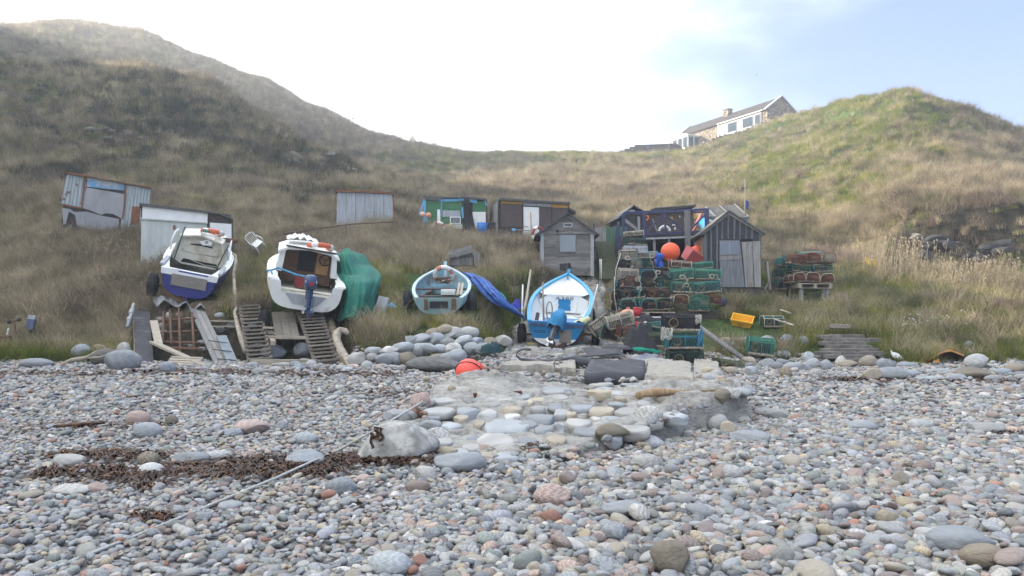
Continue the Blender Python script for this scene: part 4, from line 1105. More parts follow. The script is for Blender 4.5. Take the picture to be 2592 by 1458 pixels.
def stone_wall_mat():
    m = bpy.data.materials.new('rubble_masonry'); m.use_nodes = True; t = m.node_tree; b = t.nodes['Principled BSDF']
    geo = nd(t, 'ShaderNodeNewGeometry'); mp = nd(t, 'ShaderNodeMapping'); mp.inputs['Scale'].default_value = (1, 1, 1.5)
    vo = nd(t, 'ShaderNodeTexVoronoi'); vo.inputs['Scale'].default_value = 2.6
    t.links.new(geo.outputs['Position'], mp.inputs['Vector']); t.links.new(mp.outputs['Vector'], vo.inputs['Vector'])
    sp = nd(t, 'ShaderNodeSeparateColor'); t.links.new(vo.outputs['Color'], sp.inputs[0])
    r = nd(t, 'ShaderNodeValToRGB'); e = r.color_ramp.elements
    e[0].color = (0.13, 0.10, 0.075, 1); e[1].color = (0.36, 0.30, 0.22, 1)
    t.links.new(sp.outputs[0], r.inputs['Fac'])
    n = nd(t, 'ShaderNodeTexNoise'); n.inputs['Scale'].default_value = 6; t.links.new(geo.outputs['Position'], n.inputs['Vector'])
    mu = nd(t, 'ShaderNodeMixRGB', blend_type='MULTIPLY'); mu.inputs['Fac'].default_value = 0.6
    t.links.new(r.outputs[0], mu.inputs['Color1']); t.links.new(n.outputs['Fac'], mu.inputs['Color2'])
    t.links.new(mu.outputs[0], b.inputs['Base Color']); b.inputs['Roughness'].default_value = 0.9
    bp = nd(t, 'ShaderNodeBump'); bp.invert = True; bp.inputs['Strength'].default_value = 1.0; bp.inputs['Distance'].default_value = 0.15
    t.links.new(vo.outputs['Distance'], bp.inputs['Height']); t.links.new(bp.outputs['Normal'], b.inputs['Normal'])
    return m
STONEWALL = stone_wall_mat()

class L:
    """local frame of a thing whose foot shows at photo pixel (u0, v0), d metres ahead: x, z from other pixels"""
    def __init__(s, u0, v0, d): s.u0, s.v0, s.d = u0, v0, d; s.k = d / F; s.o = P(u0, v0, d)
    def x(s, u): return (u - s.u0) * s.k
    def z(s, v): return (s.v0 - v) * s.k
    def p(s, *uv): return [(s.x(u), s.z(v)) for u, v in uv]
    def q(s, u, v, y=0.0): return (s.x(u), y, s.z(v))

def corr(mb, quad, y, waves, amp=0.016):
    """ribbed sheet over a quad of (x, z): TL, TR, BR, BL"""
    tl, tr, br, bl = quad; n = waves * 6; vs_ = []; fs = []
    for i in range(n + 1):
        a = i / n; off = amp * math.sin(a * waves * 6.2832)
        for tp, bt in ((tl, bl),):
            pass
        for b_ in (0.0, 0.5, 1.0):
            xa = tl[0] * (1 - a) + tr[0] * a; za = tl[1] * (1 - a) + tr[1] * a
            xb = bl[0] * (1 - a) + br[0] * a; zb = bl[1] * (1 - a) + br[1] * a
            vs_.append((xa * (1 - b_) + xb * b_, y + off, za * (1 - b_) + zb * b_))
    for i in range(n):
        for j in range(2): fs.append((i * 3 + j, i * 3 + j + 1, (i + 1) * 3 + j + 1, (i + 1) * 3 + j))
    mb.add(vs_, fs, True)

def plate(name, l, pts, m, parent, y=-0.03, th=0.025, bevel=0):
    b = MB(); b.prism(l.p(*pts), y, y + th); return b.build(name, m, parent, bevel)

def sheared(l, tl, tr, br, bl, depth, y=0.0):
    b = MB(); b.prism(l.p(tl, tr, br, bl), y, depth); return b

# --- rusty corrugated hut, top left
l = L(268, 590, 33)
h = thing('tin_hut', 'tilted rusty corrugated tin hut on the left slope with a torn sheet front', 'hut', l.o)
sheared(l, (183, 446), (371, 470), (360, 600), (168, 580), 2.4, 0.03).build('wall', W_DARK, h)
b = MB(); corr(b, l.p((182, 445), (226, 449), (218, 529), (169, 521)), -0.02, 6); b.build('corrugated_sheet', TIN, h)
b = MB(); corr(b, l.p((315, 462), (372, 469), (360, 596), (298, 588)), -0.02, 8); b.build('corrugated_sheet', TIN, h)
plate('blue_board', l, [(227, 450), (313, 461), (313, 480), (225, 476)], mat('peeling_blue_white', (0.40, 0.42, 0.43), (0.28, 0.29, 0.29), 4, (1, 1, 4), rough=.75, bump=.2, c3=(0.11, 0.29, 0.47), c3_scale=3.2, c3_cut=(.47, .55)), h, -0.05)
plate('metal_sheet', l, [(225, 478), (311, 489), (310, 530), (306, 553), (285, 541), (268, 540), (258, 545), (236, 536), (213, 529)], TIN_FLAT, h, -0.06)
plate('metal_sheet', l, [(172, 532), (188, 534), (198, 541), (225, 538), (260, 547), (298, 553), (295, 588), (232, 582), (203, 574), (200, 548), (186, 540), (180, 572), (174, 572)], TIN_FLAT, h, -0.035)
plate('rust_panel', l, [(328, 519), (348, 519), (343, 566), (324, 566)], TIN_RUST, h, -0.05)
b = MB()
for p0, p1 in (((180, 445), (230, 449)), ((222, 450), (215, 530)), ((170, 523), (215, 531)), ((312, 464), (310, 520)), ((315, 462), (372, 469)), ((310, 520), (306, 552))):
    b.bar(l.q(*p0, -0.06), l.q(*p1, -0.06), 0.02, 0.07, up=(0, 1, 0), jit=0.004)
for _ in range(14):
    u, v = random.choice([(190, 460), (200, 470), (178, 495), (222, 480), (219, 500), (172, 512), (186, 492), (224, 462), (215, 520)])
    b.ball(l.q(u + random.uniform(-4, 4), v + random.uniform(-4, 4), -0.035), 0.045, 8, 5, (1, 0.3, 1))
b.build('rusty_edge', TIN_RUST, h)
b = MB(); b.box(l.q(275, 457, 1.15), (3.25, 2.6, 0.05), (0, 0.126, 0)); b.build('roof', TIN_RUST, h)

# --- white hut behind the first boat
l = L(470, 668, 28.6)
h = thing('white_hut', 'white panelled hut standing behind the dark blue hulled cabin boat', 'hut', l.o)
b = sheared(l, (368, 526), (578, 538), (580, 668), (367, 668), 2.2, 0.02); b.build('wall', W_DARK, h)
plate('white_panel', l, [(371, 527), (522, 536), (521, 562), (370, 556)], WHITE, h, -0.03)
plate('stained_panel', l, [(368, 559), (520, 565), (522, 668), (367, 668)], OFFWHITE, h, -0.02)
b = MB(); b.bar(l.q(367, 558, -0.05), l.q(522, 563, -0.05), 0.04, 0.05); b.build('batten', OFFWHITE, h)
plate('white_panel', l, [(527, 561), (580, 563), (579, 630), (527, 622)], WHITE, h, -0.03)
plate('bolt_plate', l, [(441, 571), (446, 571), (447, 582), (440, 582)], TIN_RUST, h, -0.04)
b = MB(); b.prism(l.p((364, 520), (522, 532), (580, 545), (582, 552), (545, 538), (522, 538), (364, 526)), -0.12, 2.3); b.build('roof', FELT, h)
b = MB(); b.bar(l.q(581, 552, 0), l.q(582, 650, 0), 0.06, 0.06); b.build('corner_post', W_DARK, h)

# --- grey panel shed half way up the slope
l = L(924, 578, 36)
h = thing('grey_shed', 'pale blue grey sheet clad shed alone on the dead grass slope', 'shed', l.o)
b = sheared(l, (855, 487), (992, 488), (996, 590), (854, 590), 2.2, 0.02); b.build('wall', W_DARK, h)
for k in range(6):
    a0, a1 = k / 6, (k + 1) / 6
    t0, t1 = 855 + 137 * a0 + 0.4, 855 + 137 * a1 - 0.4; q0, q1 = 853 + 143 * a0 + 0.4, 853 + 143 * a1 - 0.4
    plate('wall_board', l, [(t0, 487), (t1, 487), (q1, 570 + 9 * a1), (q0, 570 + 9 * a0)], PANEL_GREY, h, -0.02 - 0.006 * (k % 2))
b = MB(); b.prism(l.p((852, 483), (995, 485), (995, 489), (852, 488)), -0.12, 2.3); b.build('roof', TIN_RUST, h)
b = MB(); b.bar(l.q(994, 488, -0.02), l.q(999, 582, -0.02), 0.05, 0.06); b.build('corner_post', TIN_RUST, h)

# --- green and blue hut
l = L(1152, 592, 37)
h = thing('green_hut', 'green boarded hut with peeling sky blue trim and a hanging black net', 'hut', l.o)
sheared(l, (1074, 500), (1233, 506), (1235, 600), (1070, 600), 2.3, 0.03).build('wall', W_DARK, h)
b = MB()
for k in range(11):
    v = 508 + k * 6.6
    b.box(l.q(1122, v + 3, -0.01), (92 * l.k, 0.03, 6.3 * l.k), (0.12, 0, 0))
for k in range(5):
    v = 510 + k * 6.3
    b.box(l.q(1214, v + 3, -0.01), (34 * l.k, 0.03, 6.0 * l.k), (0.12, 0, 0))
b.build('green_cladding', P_GREEN, h)
plate('white_panel', l, [(1196, 536), (1229, 536), (1230, 585), (1204, 580), (1197, 560)], WHITE, h, -0.03)
plate('white_panel', l, [(1079, 568), (1170, 567), (1170, 588), (1079, 588)], OFFWHITE, h, -0.03)
f = plate('window', l, [(1139, 549), (1166, 549), (1166, 567), (1139, 567)], WHITE, h, -0.045, 0.02)
plate('pane', l, [(1141, 551), (1164, 551), (1164, 565), (1141, 565)], GLASSY, f, -0.052, 0.01)
plate('grey_board', l, [(1120, 533), (1165, 533), (1165, 549), (1120, 549)], PANEL_GREY, h, -0.04)
b = MB()
for p0, p1, w in (((1112, 508), (1161, 507), 0.12), ((1187, 507), (1207, 510), 0.16), ((1160, 502), (1175, 503), 0.2), ((1076, 505), (1074, 585), 0.11), ((1118, 510), (1117, 548), 0.05), ((1170, 525), (1172, 552), 0.08), ((1075, 503), (1062, 545), 0.07), ((1080, 550), (1082, 566), 0.06), ((1227, 506), (1231, 520), 0.06)):
    b.bar(l.q(*p0, -0.06), l.q(*p1, -0.06), 0.03, w, up=(0, 1, 0), jit=0.006)
b.build('trim', P_BLUE, h)
b = MB(); b.prism(l.p((1072, 498), (1164, 500), (1165, 497), (1233, 503), (1233, 508), (1210, 506), (1165, 502), (1120, 503), (1112, 509), (1076, 507)), -0.15, 2.3); b.build('roof', FELT, h)
plate('notice_board', l, [(1107, 531), (1114, 531), (1115, 562), (1107, 562)], WHITE, h, -0.05)
# black net hanging from the roof edge
def drape(name, l, pts, m, parent=None, y=-0.12, folds=5, amp=0.06):
    """cloth hanging in front: top edge pts[0]-pts[1], bottom edge pts[3]-pts[2]"""
    tl, tr, br, bl = [Vector((p_[0], 0, p_[1])) for p_ in l.p(*pts)]
    b = MB(); n, mrow = 30, 14; secs = []
    for j in range(mrow + 1):
        c = j / mrow; row = []
        for i in range(n + 1):
            a = i / n; p_ = tl.lerp(tr, a).lerp(bl.lerp(br, a), c)
            p_.y = y + amp * math.sin(a * folds * 6.283 + 1.5 * c) * (0.4 + 0.6 * c) - 0.06 * c
            row.append(p_)
        secs.append(row)
    b.loft(secs); o = b.build(name, m, parent)
    s_ = o.modifiers.new('cloth', 'SOLIDIFY'); s_.thickness = 0.012
    return o
NET = mat('black_net', (0.045, 0.045, 0.05), (0.022, 0.022, 0.026), 30, (1, 1, 1), 0.9, bump=0.5)
n_ = drape('black_net', l, [(1175, 500), (1187, 500), (1204, 585), (1175, 585)], NET)
n_.location = l.o; n_.rotation_euler.z = 0.07; tag(n_, 'black netting hung from the roof edge of the green hut', 'net')

# --- brown hut
l = L(1350, 608, 36)
h = thing('brown_hut', 'dark brown panelled hut with mustard boards and a white door', 'hut', l.o)
b = MB(); b.prism(l.p((1263, 508), (1441, 515), (1442, 625), (1260, 622)), 0.02, 2.6); b.build('wall', W_BROWN, h)
plate('brown_panel', l, [(1266, 518), (1321, 518), (1322, 576), (1266, 576)], W_BROWN, h, -0.03)
plate('brown_panel', l, [(1263, 578), (1323, 578), (1323, 612), (1261, 612)], W_BROWN, h, -0.025)
plate('brown_panel', l, [(1366, 523), (1396, 524), (1396, 600), (1366, 600)], W_BROWN, h, -0.025)
plate('brown_panel', l, [(1398, 524), (1441, 526), (1441, 600), (1398, 600)], W_BROWN, h, -0.03)
b = MB()
for p0, p1 in (((1322.5, 517), (1323, 612)), ((1265, 577), (1323, 577)), ((1397, 524), (1397, 600)), ((1264.5, 512), (1263.5, 612)), ((1441, 517), (1441.5, 600))):
    b.bar(l.q(*p0, -0.05), l.q(*p1, -0.05), 0.03, 0.04, up=(0, 1, 0))
b.build('batten', BLACK, h)
plate('mustard_board', l, [(1267, 510), (1322, 511), (1322, 518), (1267, 517)], P_YELLOW, h, -0.05)
plate('mustard_board', l, [(1396, 515), (1440, 516), (1440, 525), (1396, 524)], P_YELLOW, h, -0.05)
plate('grey_fascia', l, [(1323, 511), (1395, 515), (1395, 523), (1323, 521)], PANEL_GREY, h, -0.04)
dr = plate('door', l, [(1324, 524), (1364, 525), (1364, 612), (1324, 612)], WHITE, h, -0.04)
plate('door_leaf', l, [(1326, 540), (1342, 540), (1342, 585), (1326, 584)], WHITE, dr, -0.07)
b = MB(); b.bar(l.q(1342, 538, -0.07), l.q(1344, 585, -0.07), 0.03, 0.035, up=(0, 1, 0)); b.build('door_edge', P_YELLOW, dr)
b = MB(); b.bar(l.q(1326, 574, -0.09), l.q(1336, 574, -0.09), 0.02, 0.02); b.build('handle', BLACK, dr)
b = MB(); b.prism(l.p((1262, 504), (1443, 511), (1443, 516), (1262, 510)), -0.2, 2.75); b.build('roof', FELT, h)
# its left side shows: old upright boards, set back
b = MB()
for k in range(8):
    b.box((l.x(1261) - 0.03, 0.2 + k * 0.33, l.z(560)), (0.03, 0.31, 1.75), jit=0.02)
b.build('side_boards', W_V, h)
b = MB(); b.box((l.x(1452), 1.2, l.z(528)), (0.5, 2.0, 0.10), (0, 0.5, 0)); b.build('gutter', FELT, h)

# --- grey weatherboard shed in the middle
l = L(1435.5, 699, 30)
h = thing('weatherboard_shed', 'grey weatherboarded gabled shed with a blank window behind the blue boat', 'shed', l.o)
hw = l.x(1502); ze, za = l.z(590), l.z(546)
b = MB(); b.prism([(-hw + .02, 0.05), (hw - .02, 0.05), (hw - .02, ze), (0, za), (-hw + .02, ze)], 0.03, 2.6); b.build('wall', W_H, h)
z = 0.04; k = 0
rs_ = random.Random(5)
while z < za - 0.1:
    hh = rs_.choice([0.13, 0.15, 0.12])
    w = hw if z + hh < ze else max(0.08, hw * (za - z - hh * 0.6) / (za - ze))
    cuts = [-w, w]
    if 0.75 < z < 1.45: cuts = [-w, l.x(1416), l.x(1459), w]
    for i in range(0, len(cuts), 2):
        b = MB(); x0, x1 = cuts[i], cuts[i + 1]
        b.box(((x0 + x1) / 2, 0.0, z + hh / 2), (x1 - x0, 0.022, hh + 0.025), (0.26, 0, rs_.uniform(-.004, .004)), jit=0.004); b.build('weatherboard', W_H, h)
    z += hh
for s_ in (-1, 1):
    b = MB(); b.box((s_ * (hw - 0.05), -0.04, ze / 2), (0.13, 0.03, ze)); b.build('corner_board', PANEL_GREY, h)
    b = MB(); b.bar((s_ * (hw + 0.09), -0.06, ze - 0.06), (0, -0.06, za + 0.04), 0.03, 0.12, up=(0, 1, 0)); b.build('barge_board', W_H, h)
    b = MB(); b.bar((s_ * (hw + 0.22), 1.2, ze - 0.10), (-s_ * 0.03, 1.2, za + 0.10), 2.9, 0.05, up=(0, 0, 1)); b.build('roof_slope', FELT, h)
f = plate('window', l, [(1416, 594), (1458, 594), (1458, 639), (1416, 639)], W_V, h, -0.035, 0.03)
plate('pane', l, [(1418, 596), (1456, 596), (1456, 637), (1418, 637)], PALEPANE, f, -0.045, 0.008)
plate('bracket_board', l, [(1372, 588), (1499, 588), (1499, 592), (1372, 592)], W_H, h, -0.06, 0.02)
plate('dark_patch', l, [(1416, 668), (1443, 666), (1446, 676), (1440, 684), (1418, 685)], BLACK, h, -0.05, 0.02)
s_ = thing('solar_light', 'small solar panel with a white frame on the gable of the grey shed', 'solar panel', l.q(1437, 571, -0.1))
s_.location = l.o + Vector(l.q(1437, 571, -0.12))
b = MB(); b.box((0, 0, 0), (0.33, 0.03, 0.15), (0.5, 0, 0)); b.build('frame', WHITE, s_)
b = MB(); b.box((0, -0.02, 0.012), (0.27, 0.02, 0.10), (0.5, 0, 0)); b.build('panel', GLASSY, s_)
b = MB(); b.ball((-0.4, -0.02, -0.22), 0.06, 10, 6, (1, .5, 1)); b.build('lamp', BLACK, s_)

W_BAT = mat('grey_battens', (0.145, 0.15, 0.155), (0.07, 0.072, 0.075), 5, (9, 3, 0.5), 0.85, bump=0.3, vary=0.25)
# --- black batten shed on the right
l = L(1852, 728, 27)
h = thing('batten_shed', 'dark gabled shed with grey upright battens and a plank door', 'shed', l.o)
x0, x1 = l.x(1783), l.x(1924); xa = l.x(1844); ze0, ze1, za = l.z(590), l.z(590), l.z(541)
b = MB(); b.prism([(x0, 0.0), (x1, 0.0), (x1, ze1), (xa, za), (x0, ze0)], 0.02, 1.9); b.build('wall', mat('tarred_boards', (0.05, 0.056, 0.07), (0.03, 0.033, 0.042), 6, (8, 3, .6), 0.8, bump=.2), h)
def roofz(x): return za - (za - ze0) * abs(x - xa) / (x1 - xa if x > xa else xa - x0)
for u in (1786, 1800, 1815, 1828, 1843, 1858, 1872, 1887, 1902, 1921):
    x = l.x(u); low = 0.03 if u < 1818 or u > 1890 else l.z(605)
    b = MB(); b.bar((x, -0.015, low), (x + 0.01, -0.015, roofz(x) - 0.05), 0.03, 0.055 if 1786 < u < 1921 else 0.10, up=(0, 1, 0), jit=.004); b.build('batten', W_BAT, h)
b = MB(); b.bar((x0 - .12, -0.05, ze0 - .05), (xa, -0.05, za + .03), 0.03, 0.11, up=(0, 1, 0)); b.build('barge_board', W_V, h)
b = MB(); b.bar((x1 + .10, -0.05, ze1 - .04), (xa, -0.05, za + .03), 0.03, 0.11, up=(0, 1, 0)); b.build('barge_board', W_V, h)
for xe in (x0 - 0.16, x1 + 0.14):
    b = MB(); b.bar((xe, .9, ze0 - 0.06), (xa, .9, za + 0.09), 2.05, 0.05); b.build('roof_slope', FELT, h)
dr = plate('door', l, [(1821, 612), (1872, 612), (1884, 727), (1823, 727)], mat('grey_blue_boards', (0.19, 0.21, 0.23), (0.10, 0.112, 0.125), 5, (9, 3, .5), .8, bump=.3), h, -0.045)
f = plate('window', l, [(1821, 609), (1870, 609), (1870, 646), (1821, 646)], W_V, dr, -0.06)
plate('pane', l, [(1823, 611), (1868, 611), (1868, 644), (1823, 644)], mat('meshed_pane', (0.17, 0.22, 0.31), (0.14, 0.18, 0.26), 3, rough=.3, bump=0), f, -0.068, 0.008)
b = MB()
for k in range(15): b.bar(l.q(1823 + k * 3.2, 611, -0.075), l.q(1823 + k * 3.2, 644, -0.075), 0.005, 0.006, up=(0, 1, 0))
for k in range(11): b.bar(l.q(1823, 611 + k * 3.3, -0.075), l.q(1868, 611 + k * 3.3, -0.075), 0.005, 0.006, up=(0, 1, 0))
b.bar(l.q(1845, 611, -0.08), l.q(1845, 644, -0.08), 0.02, 0.03, up=(0, 1, 0))
b.build('wire_mesh', TIN_FLAT, f)
plate('cross_board', l, [(1821, 649), (1874, 646), (1874, 657), (1821, 659)], W_V, dr, -0.065)
for u in (1832, 1848, 1866): plate('cover_strip', l, [(u, 659), (u + 4, 659), (u + 6, 724), (u + 2, 724)], W_V, dr, -0.062)
for a in ([(1876, 613), (1888, 613), (1890, 727), (1886, 727)], [(1889, 612), (1903, 612), (1906, 727), (1891, 727)], [(1904, 611), (1922, 611), (1924, 727), (1908, 727)]):
    plate('plank', l, a, W_V, h, -0.05)
plate('gap', l, [(1875, 606), (1904, 605), (1904, 611), (1875, 612)], DARKIN, h, -0.055)
b = MB()
for k in range(6): b.box((x0 - 0.02, 0.15 + k * 0.3, ze0 / 2 - 0.05), (0.03, 0.28, ze0 - 0.15), jit=.01)
b.build('side_boards', mat('reddish_boards', (0.19, 0.12, 0.085), (0.10, 0.07, 0.055), 6, (3, 9, .6), .85, bump=.3), h)
b = MB(); b.box((l.x(1860), 0.6, -0.25), (2.0, 1.2, 0.46)); b.build('footing', W_DARK, h)

# --- navy framed deck over an open store
l = L(1685, 700, 30)
h = thing('deck_store', 'navy blue railed timber deck built over a dark open store', 'deck', l.o)
zd = l.z(597)
b = MB(); b.prism(l.p((1634, 598), (1795, 590), (1795, 600), (1634, 606)), -0.05, 2.2); b.build('deck_floor', W_DARK, h)
def brace(name, a, c, w=0.1, m=P_NAVY, y=-0.06, th=0.06):
    b = MB(); b.bar(l.q(*a, y), l.q(*c, y), th, w, up=(0, 1, 0), jit=.004); return b.build(name, m, h)
brace('top_rail', (1578, 540), (1793, 531), 0.10)
brace('top_rail', (1580, 545), (1790, 537), 0.05, m=W_DARK, y=-0.02)
brace('bottom_rail', (1630, 594), (1793, 586), 0.09)
for a, c, w in (((1578, 540), (1578, 700), .10), ((1629, 540), (1631, 604), .12), ((1788, 531), (1790, 700), .16), ((1682, 541), (1684, 592), .07), ((1565, 560), (1569, 690), .07)): brace('post', a, c, w)
for a, c in (((1634, 590), (1680, 541)), ((1684, 543), (1730, 586)), ((1743, 586), (1786, 541))): brace('diagonal_brace', a, c, .06, y=-0.02)
brace('diagonal_brace', (1580, 556), (1618, 586), .11, m=W_V, y=-0.03)
brace('post', (1737, 535), (1740, 700), .19, m=W_V, y=-0.14, th=0.14)
for a, c in (((1656, 604), (1658, 700)), ((1694, 604), (1695, 700)), ((1617, 548), (1618, 600))): brace('post', a, c, .09, m=W_V, y=0.02)
brace('fascia', (1634, 605), (1770, 599), .07, m=PANEL_GREY, y=-0.08)
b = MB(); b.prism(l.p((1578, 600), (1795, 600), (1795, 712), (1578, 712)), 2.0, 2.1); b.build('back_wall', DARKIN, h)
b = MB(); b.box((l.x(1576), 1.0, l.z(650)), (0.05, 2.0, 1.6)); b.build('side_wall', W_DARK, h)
b = MB()
for k in range(4): b.bar(l.q(1568 + k * 2.2, 560 + 4 * k, 0.3 + 0.5 * k), l.q(1572 + k * 2.2, 700, 0.3 + 0.5 * k), .05, .06)
b.build('side_slats', P_NAVY, h)

l = L(1600, 600, 33)
h = thing('black_gable_hut', 'small black gabled hut at the left end of the navy deck', 'hut', l.o)
b = MB(); b.prism(l.p((1566, 612), (1634, 612), (1632, 543), (1601, 526), (1566, 553)), 0, 1.8); b.build('wall', BLACK, h)
b = MB(); b.bar((l.x(1558), 0.8, l.z(557)), (l.x(1602), 0.8, l.z(521)), 2.1, .05); b.bar((l.x(1634), 0.8, l.z(541)), (l.x(1600), 0.8, l.z(521)), 2.1, .05); b.build('roof', FELT, h)
f = plate('window', l, [(1590, 532), (1606, 532), (1606, 540), (1590, 540)], WHITE, h, -0.05)
plate('door', l, [(1582, 549), (1607, 549), (1607, 600), (1582, 600)], mat('black_door', (0.035, 0.033, 0.04), rough=.6, bump=.05), h, -0.05)

l = L(1695, 600, 33.2)
h = thing('brown_deck_hut', 'dark brown hut with a broken felt roof standing on the navy deck', 'hut', l.o)
b = MB(); b.prism(l.p((1634, 615), (1757, 615), (1757, 530), (1646, 536), (1634, 545)), 0, 1.8)
b.build('wall', W_BROWN, h)
b = MB(); b.bar((l.x(1643), 0.8, l.z(534)), (l.x(1757), 0.8, l.z(524)), 2.3, .08, jit=.03); b.bar((l.x(1650), 0.7, l.z(530)), (l.x(1755), 0.7, l.z(521)), 2.2, .06, jit=.03); b.build('roof', FELT, h)
for a in ([(1659, 546), (1682, 546), (1682, 594), (1659, 594)], [(1706, 545), (1732, 545), (1732, 594), (1706, 594)]): plate('brown_panel', l, a, W_BROWN, h, -0.03)
plate('mustard_board', l, [(1693, 549), (1703, 549), (1703, 557), (1696, 553)], P_YELLOW, h, -0.04)
plate('mustard_board', l, [(1755, 532), (1762, 532), (1762, 553), (1755, 553)], P_YELLOW, h, -0.04)
for a in ([(1701, 568), (1710, 568), (1710, 571), (1701, 571)], [(1706, 576), (1711, 576), (1709, 582), (1706, 581)], [(1719, 546), (1721, 546), (1721, 551), (1719, 551)]): plate('white_fitting', l, a, WHITE, h, -0.05)
b = MB(); b.bar(l.q(1649, 555, -0.2), l.q(1661, 587, -0.2), .04, .05); b.build('pole', W_V, h)

l = L(1830, 600, 36)
h = thing('blue_felt_hut', 'bright blue hut with a broad grey felt roof behind the dark batten shed', 'hut', l.o)
b = MB(); b.prism(l.p((1788, 640), (1893, 640), (1893, 550), (1788, 548)), 0, 2.2); b.build('wall', mat('bright_blue_boards', (0.03, 0.30, 0.62), (0.02, 0.21, 0.46), 5, (9, 3, .5), .6, bump=.12), h)
b = MB(); q = [Vector(l.q(1764, 519, 1.2)), Vector(l.q(1882, 509, 1.2)), Vector(l.q(1895, 551, -0.2)), Vector(l.q(1766, 549, -0.2))]
b.add([*q, *[p_ - Vector((0, 0, 0.06)) for p_ in q]], [(0, 1, 2, 3), (7, 6, 5, 4), (0, 4, 5, 1), (1, 5, 6, 2), (2, 6, 7, 3), (3, 7, 4, 0)]); b.build('roof', FELT, h)
b = MB()
for t_ in (0.02, 0.32, 0.63, 0.97): b.bar(q[0].lerp(q[1], t_) + Vector((0, -.02, .03)), q[3].lerp(q[2], t_) + Vector((0, -.02, .03)), .05, .03)
b.build('roof_batten', W_V, h)
b = MB(); b.bar(l.q(1792, 557, -.1), l.q(1812, 566, -.1), .06, .10); b.build('barge_board', WHITE, h)
fp = thing('thin_flagpole', 'thin grey mast standing by the blue hut roof', 'mast', P(1886, 560, 36))
b = MB(); b.tube([(0, 0, -0.3), (0.0, 0, 1.9)], [0.03, 0.018], 6); b.build('pole', W_V, fp)
rg = MB()
rg.loft([[(0.02, -.02, .95 - .12 * j), (0.10 + 0.03 * math.sin(j * 2), -.05, .93 - .13 * j), (0.17, 0.02 * j, .86 - .12 * j)] for j in range(4)])
o = rg.build('blue_rag', mat('blue_cloth', (0.04, 0.06, 0.28), rough=.8)); o.location = P(1886, 560, 36); tag(o, 'dark blue rag tied to the mast by the blue hut', 'rag')

# --- small leaning plank hut on the bank behind the pale blue boat
l = L(1172, 684, 29.5)
h = thing('plank_shelter', 'small leaning hut of upright grey planks behind the pale blue rowing boat', 'hut', l.o)
b = MB(); b.prism(l.p((1130, 690), (1217, 688), (1205, 645), (1136, 655)), 0.03, 1.2); b.build('wall', W_DARK, h)
for k in range(14):
    a = k / 14; u = 1134 + 62 * a; t_ = 662 - 24 * a + (k % 3); bb = 681 + 2 * a
    plate('plank', l, [(u, t_ - 14), (u + 4, t_ - 15), (u + 5.2, bb), (u + 0.8, bb)], W_V, h, -0.02 - 0.01 * (k % 2))
for k in range(4): plate('plank', l, [(1197 + k * 4, 632 + k * 2), (1200 + k * 4, 633 + k * 2), (1208 + k * 4, 680), (1203 + k * 3.4, 682)], W_V, h, -0.05 + .03 * k)
b = MB(); q = [Vector(l.q(1128, 634, .6)), Vector(l.q(1193, 617, .6)), Vector(l.q(1196, 640, -.15)), Vector(l.q(1140, 652, -.15))]
b.add([*q, *[p_ - Vector((0, 0, 0.05)) for p_ in q]], [(0, 1, 2, 3), (7, 6, 5, 4), (0, 4, 5, 1), (1, 5, 6, 2), (2, 6, 7, 3), (3, 7, 4, 0)]); b.build('roof', FELT, h)

# --- green fence and steps between the sheds
l = L(1545, 586, 33)
h = thing('green_fence', 'green board fence between the weatherboard shed and the navy deck', 'fence', P(1545, 612, 32.5))
for k in range(9):
    b = MB(); b.box((-0.55 + k * 0.145, 0, 0.1 + 0.02 * (k % 3)), (0.125, 0.025, 0.95 + 0.03 * (k % 2)), jit=.006)
    b.build('board', mat('mossy_green_boards', (0.07, 0.15, 0.09), (0.04, 0.09, 0.055), 5, (8, 3, .5), .8, bump=.3) if k > 2 else W_V, h)
b = MB(); b.bar((-0.68, 0.03, -0.6), (-0.68, 0.03, 0.75), .06, .07); b.bar((0.7, .03, -.6), (.7, .03, .6), .06, .07); b.build('post', P_NAVY, h)
h = thing('garden_steps', 'mossy timber steps climbing between the two sheds to the green fence', 'steps', P(1547, 705, 29.6))
MOSSY = mat('mossy_timber', (0.13, 0.14, 0.085), (0.06, 0.065, 0.045), 6, (1, 4, 6), .9, bump=.3)
for k in range(8):
    b = MB(); b.box((0, 0.15 + k * 0.34, 0.09 + k * 0.20), (0.72, 0.38, 0.2), (0, 0, 0), jit=.012); b.build('step', MOSSY, h)
for u, v0, v1, dd in ((1519, 655, 706, 29.4), (1522.5, 656, 707, 29.3)):
    o = MB().tube([(0, 0, 0), (0.01, .1, (v1 - v0) * dd / F)], 0.014, 6).build('white_pole', WHITE); o.location = P(u, v1, dd)
    tag(o, 'thin white pole leaning beside the weatherboard shed', 'pole', 'thin white poles beside the shed')
for nm, yaw in (('tin_hut', .47), ('white_hut', .39), ('grey_shed', .185), ('green_hut', .07), ('brown_hut', .16), ('batten_shed', -.06), ('black_gable_hut', .1)):
    bpy.data.objects[nm].rotation_euler.z = yaw
# ---------------------------------------------------------------- hilltop cottage and skyline
A = Vector((30.7, 95.0, 0)); Bc = Vector((23.0, 111.0, 0)); ax = (Bc - A).normalized(); nx = Vector((ax.y, -ax.x, 0))
if nx.x < 0: nx = -nx
z_e = 25.85; Lh = (Bc - A).length; dp = 4.6
h = thing('stone_cottage', 'long stone cottage with white window front and dark roof on the hilltop', 'cottage', (A.x, A.y, z_e), (0, 0, math.atan2(ax.y, ax.x)))
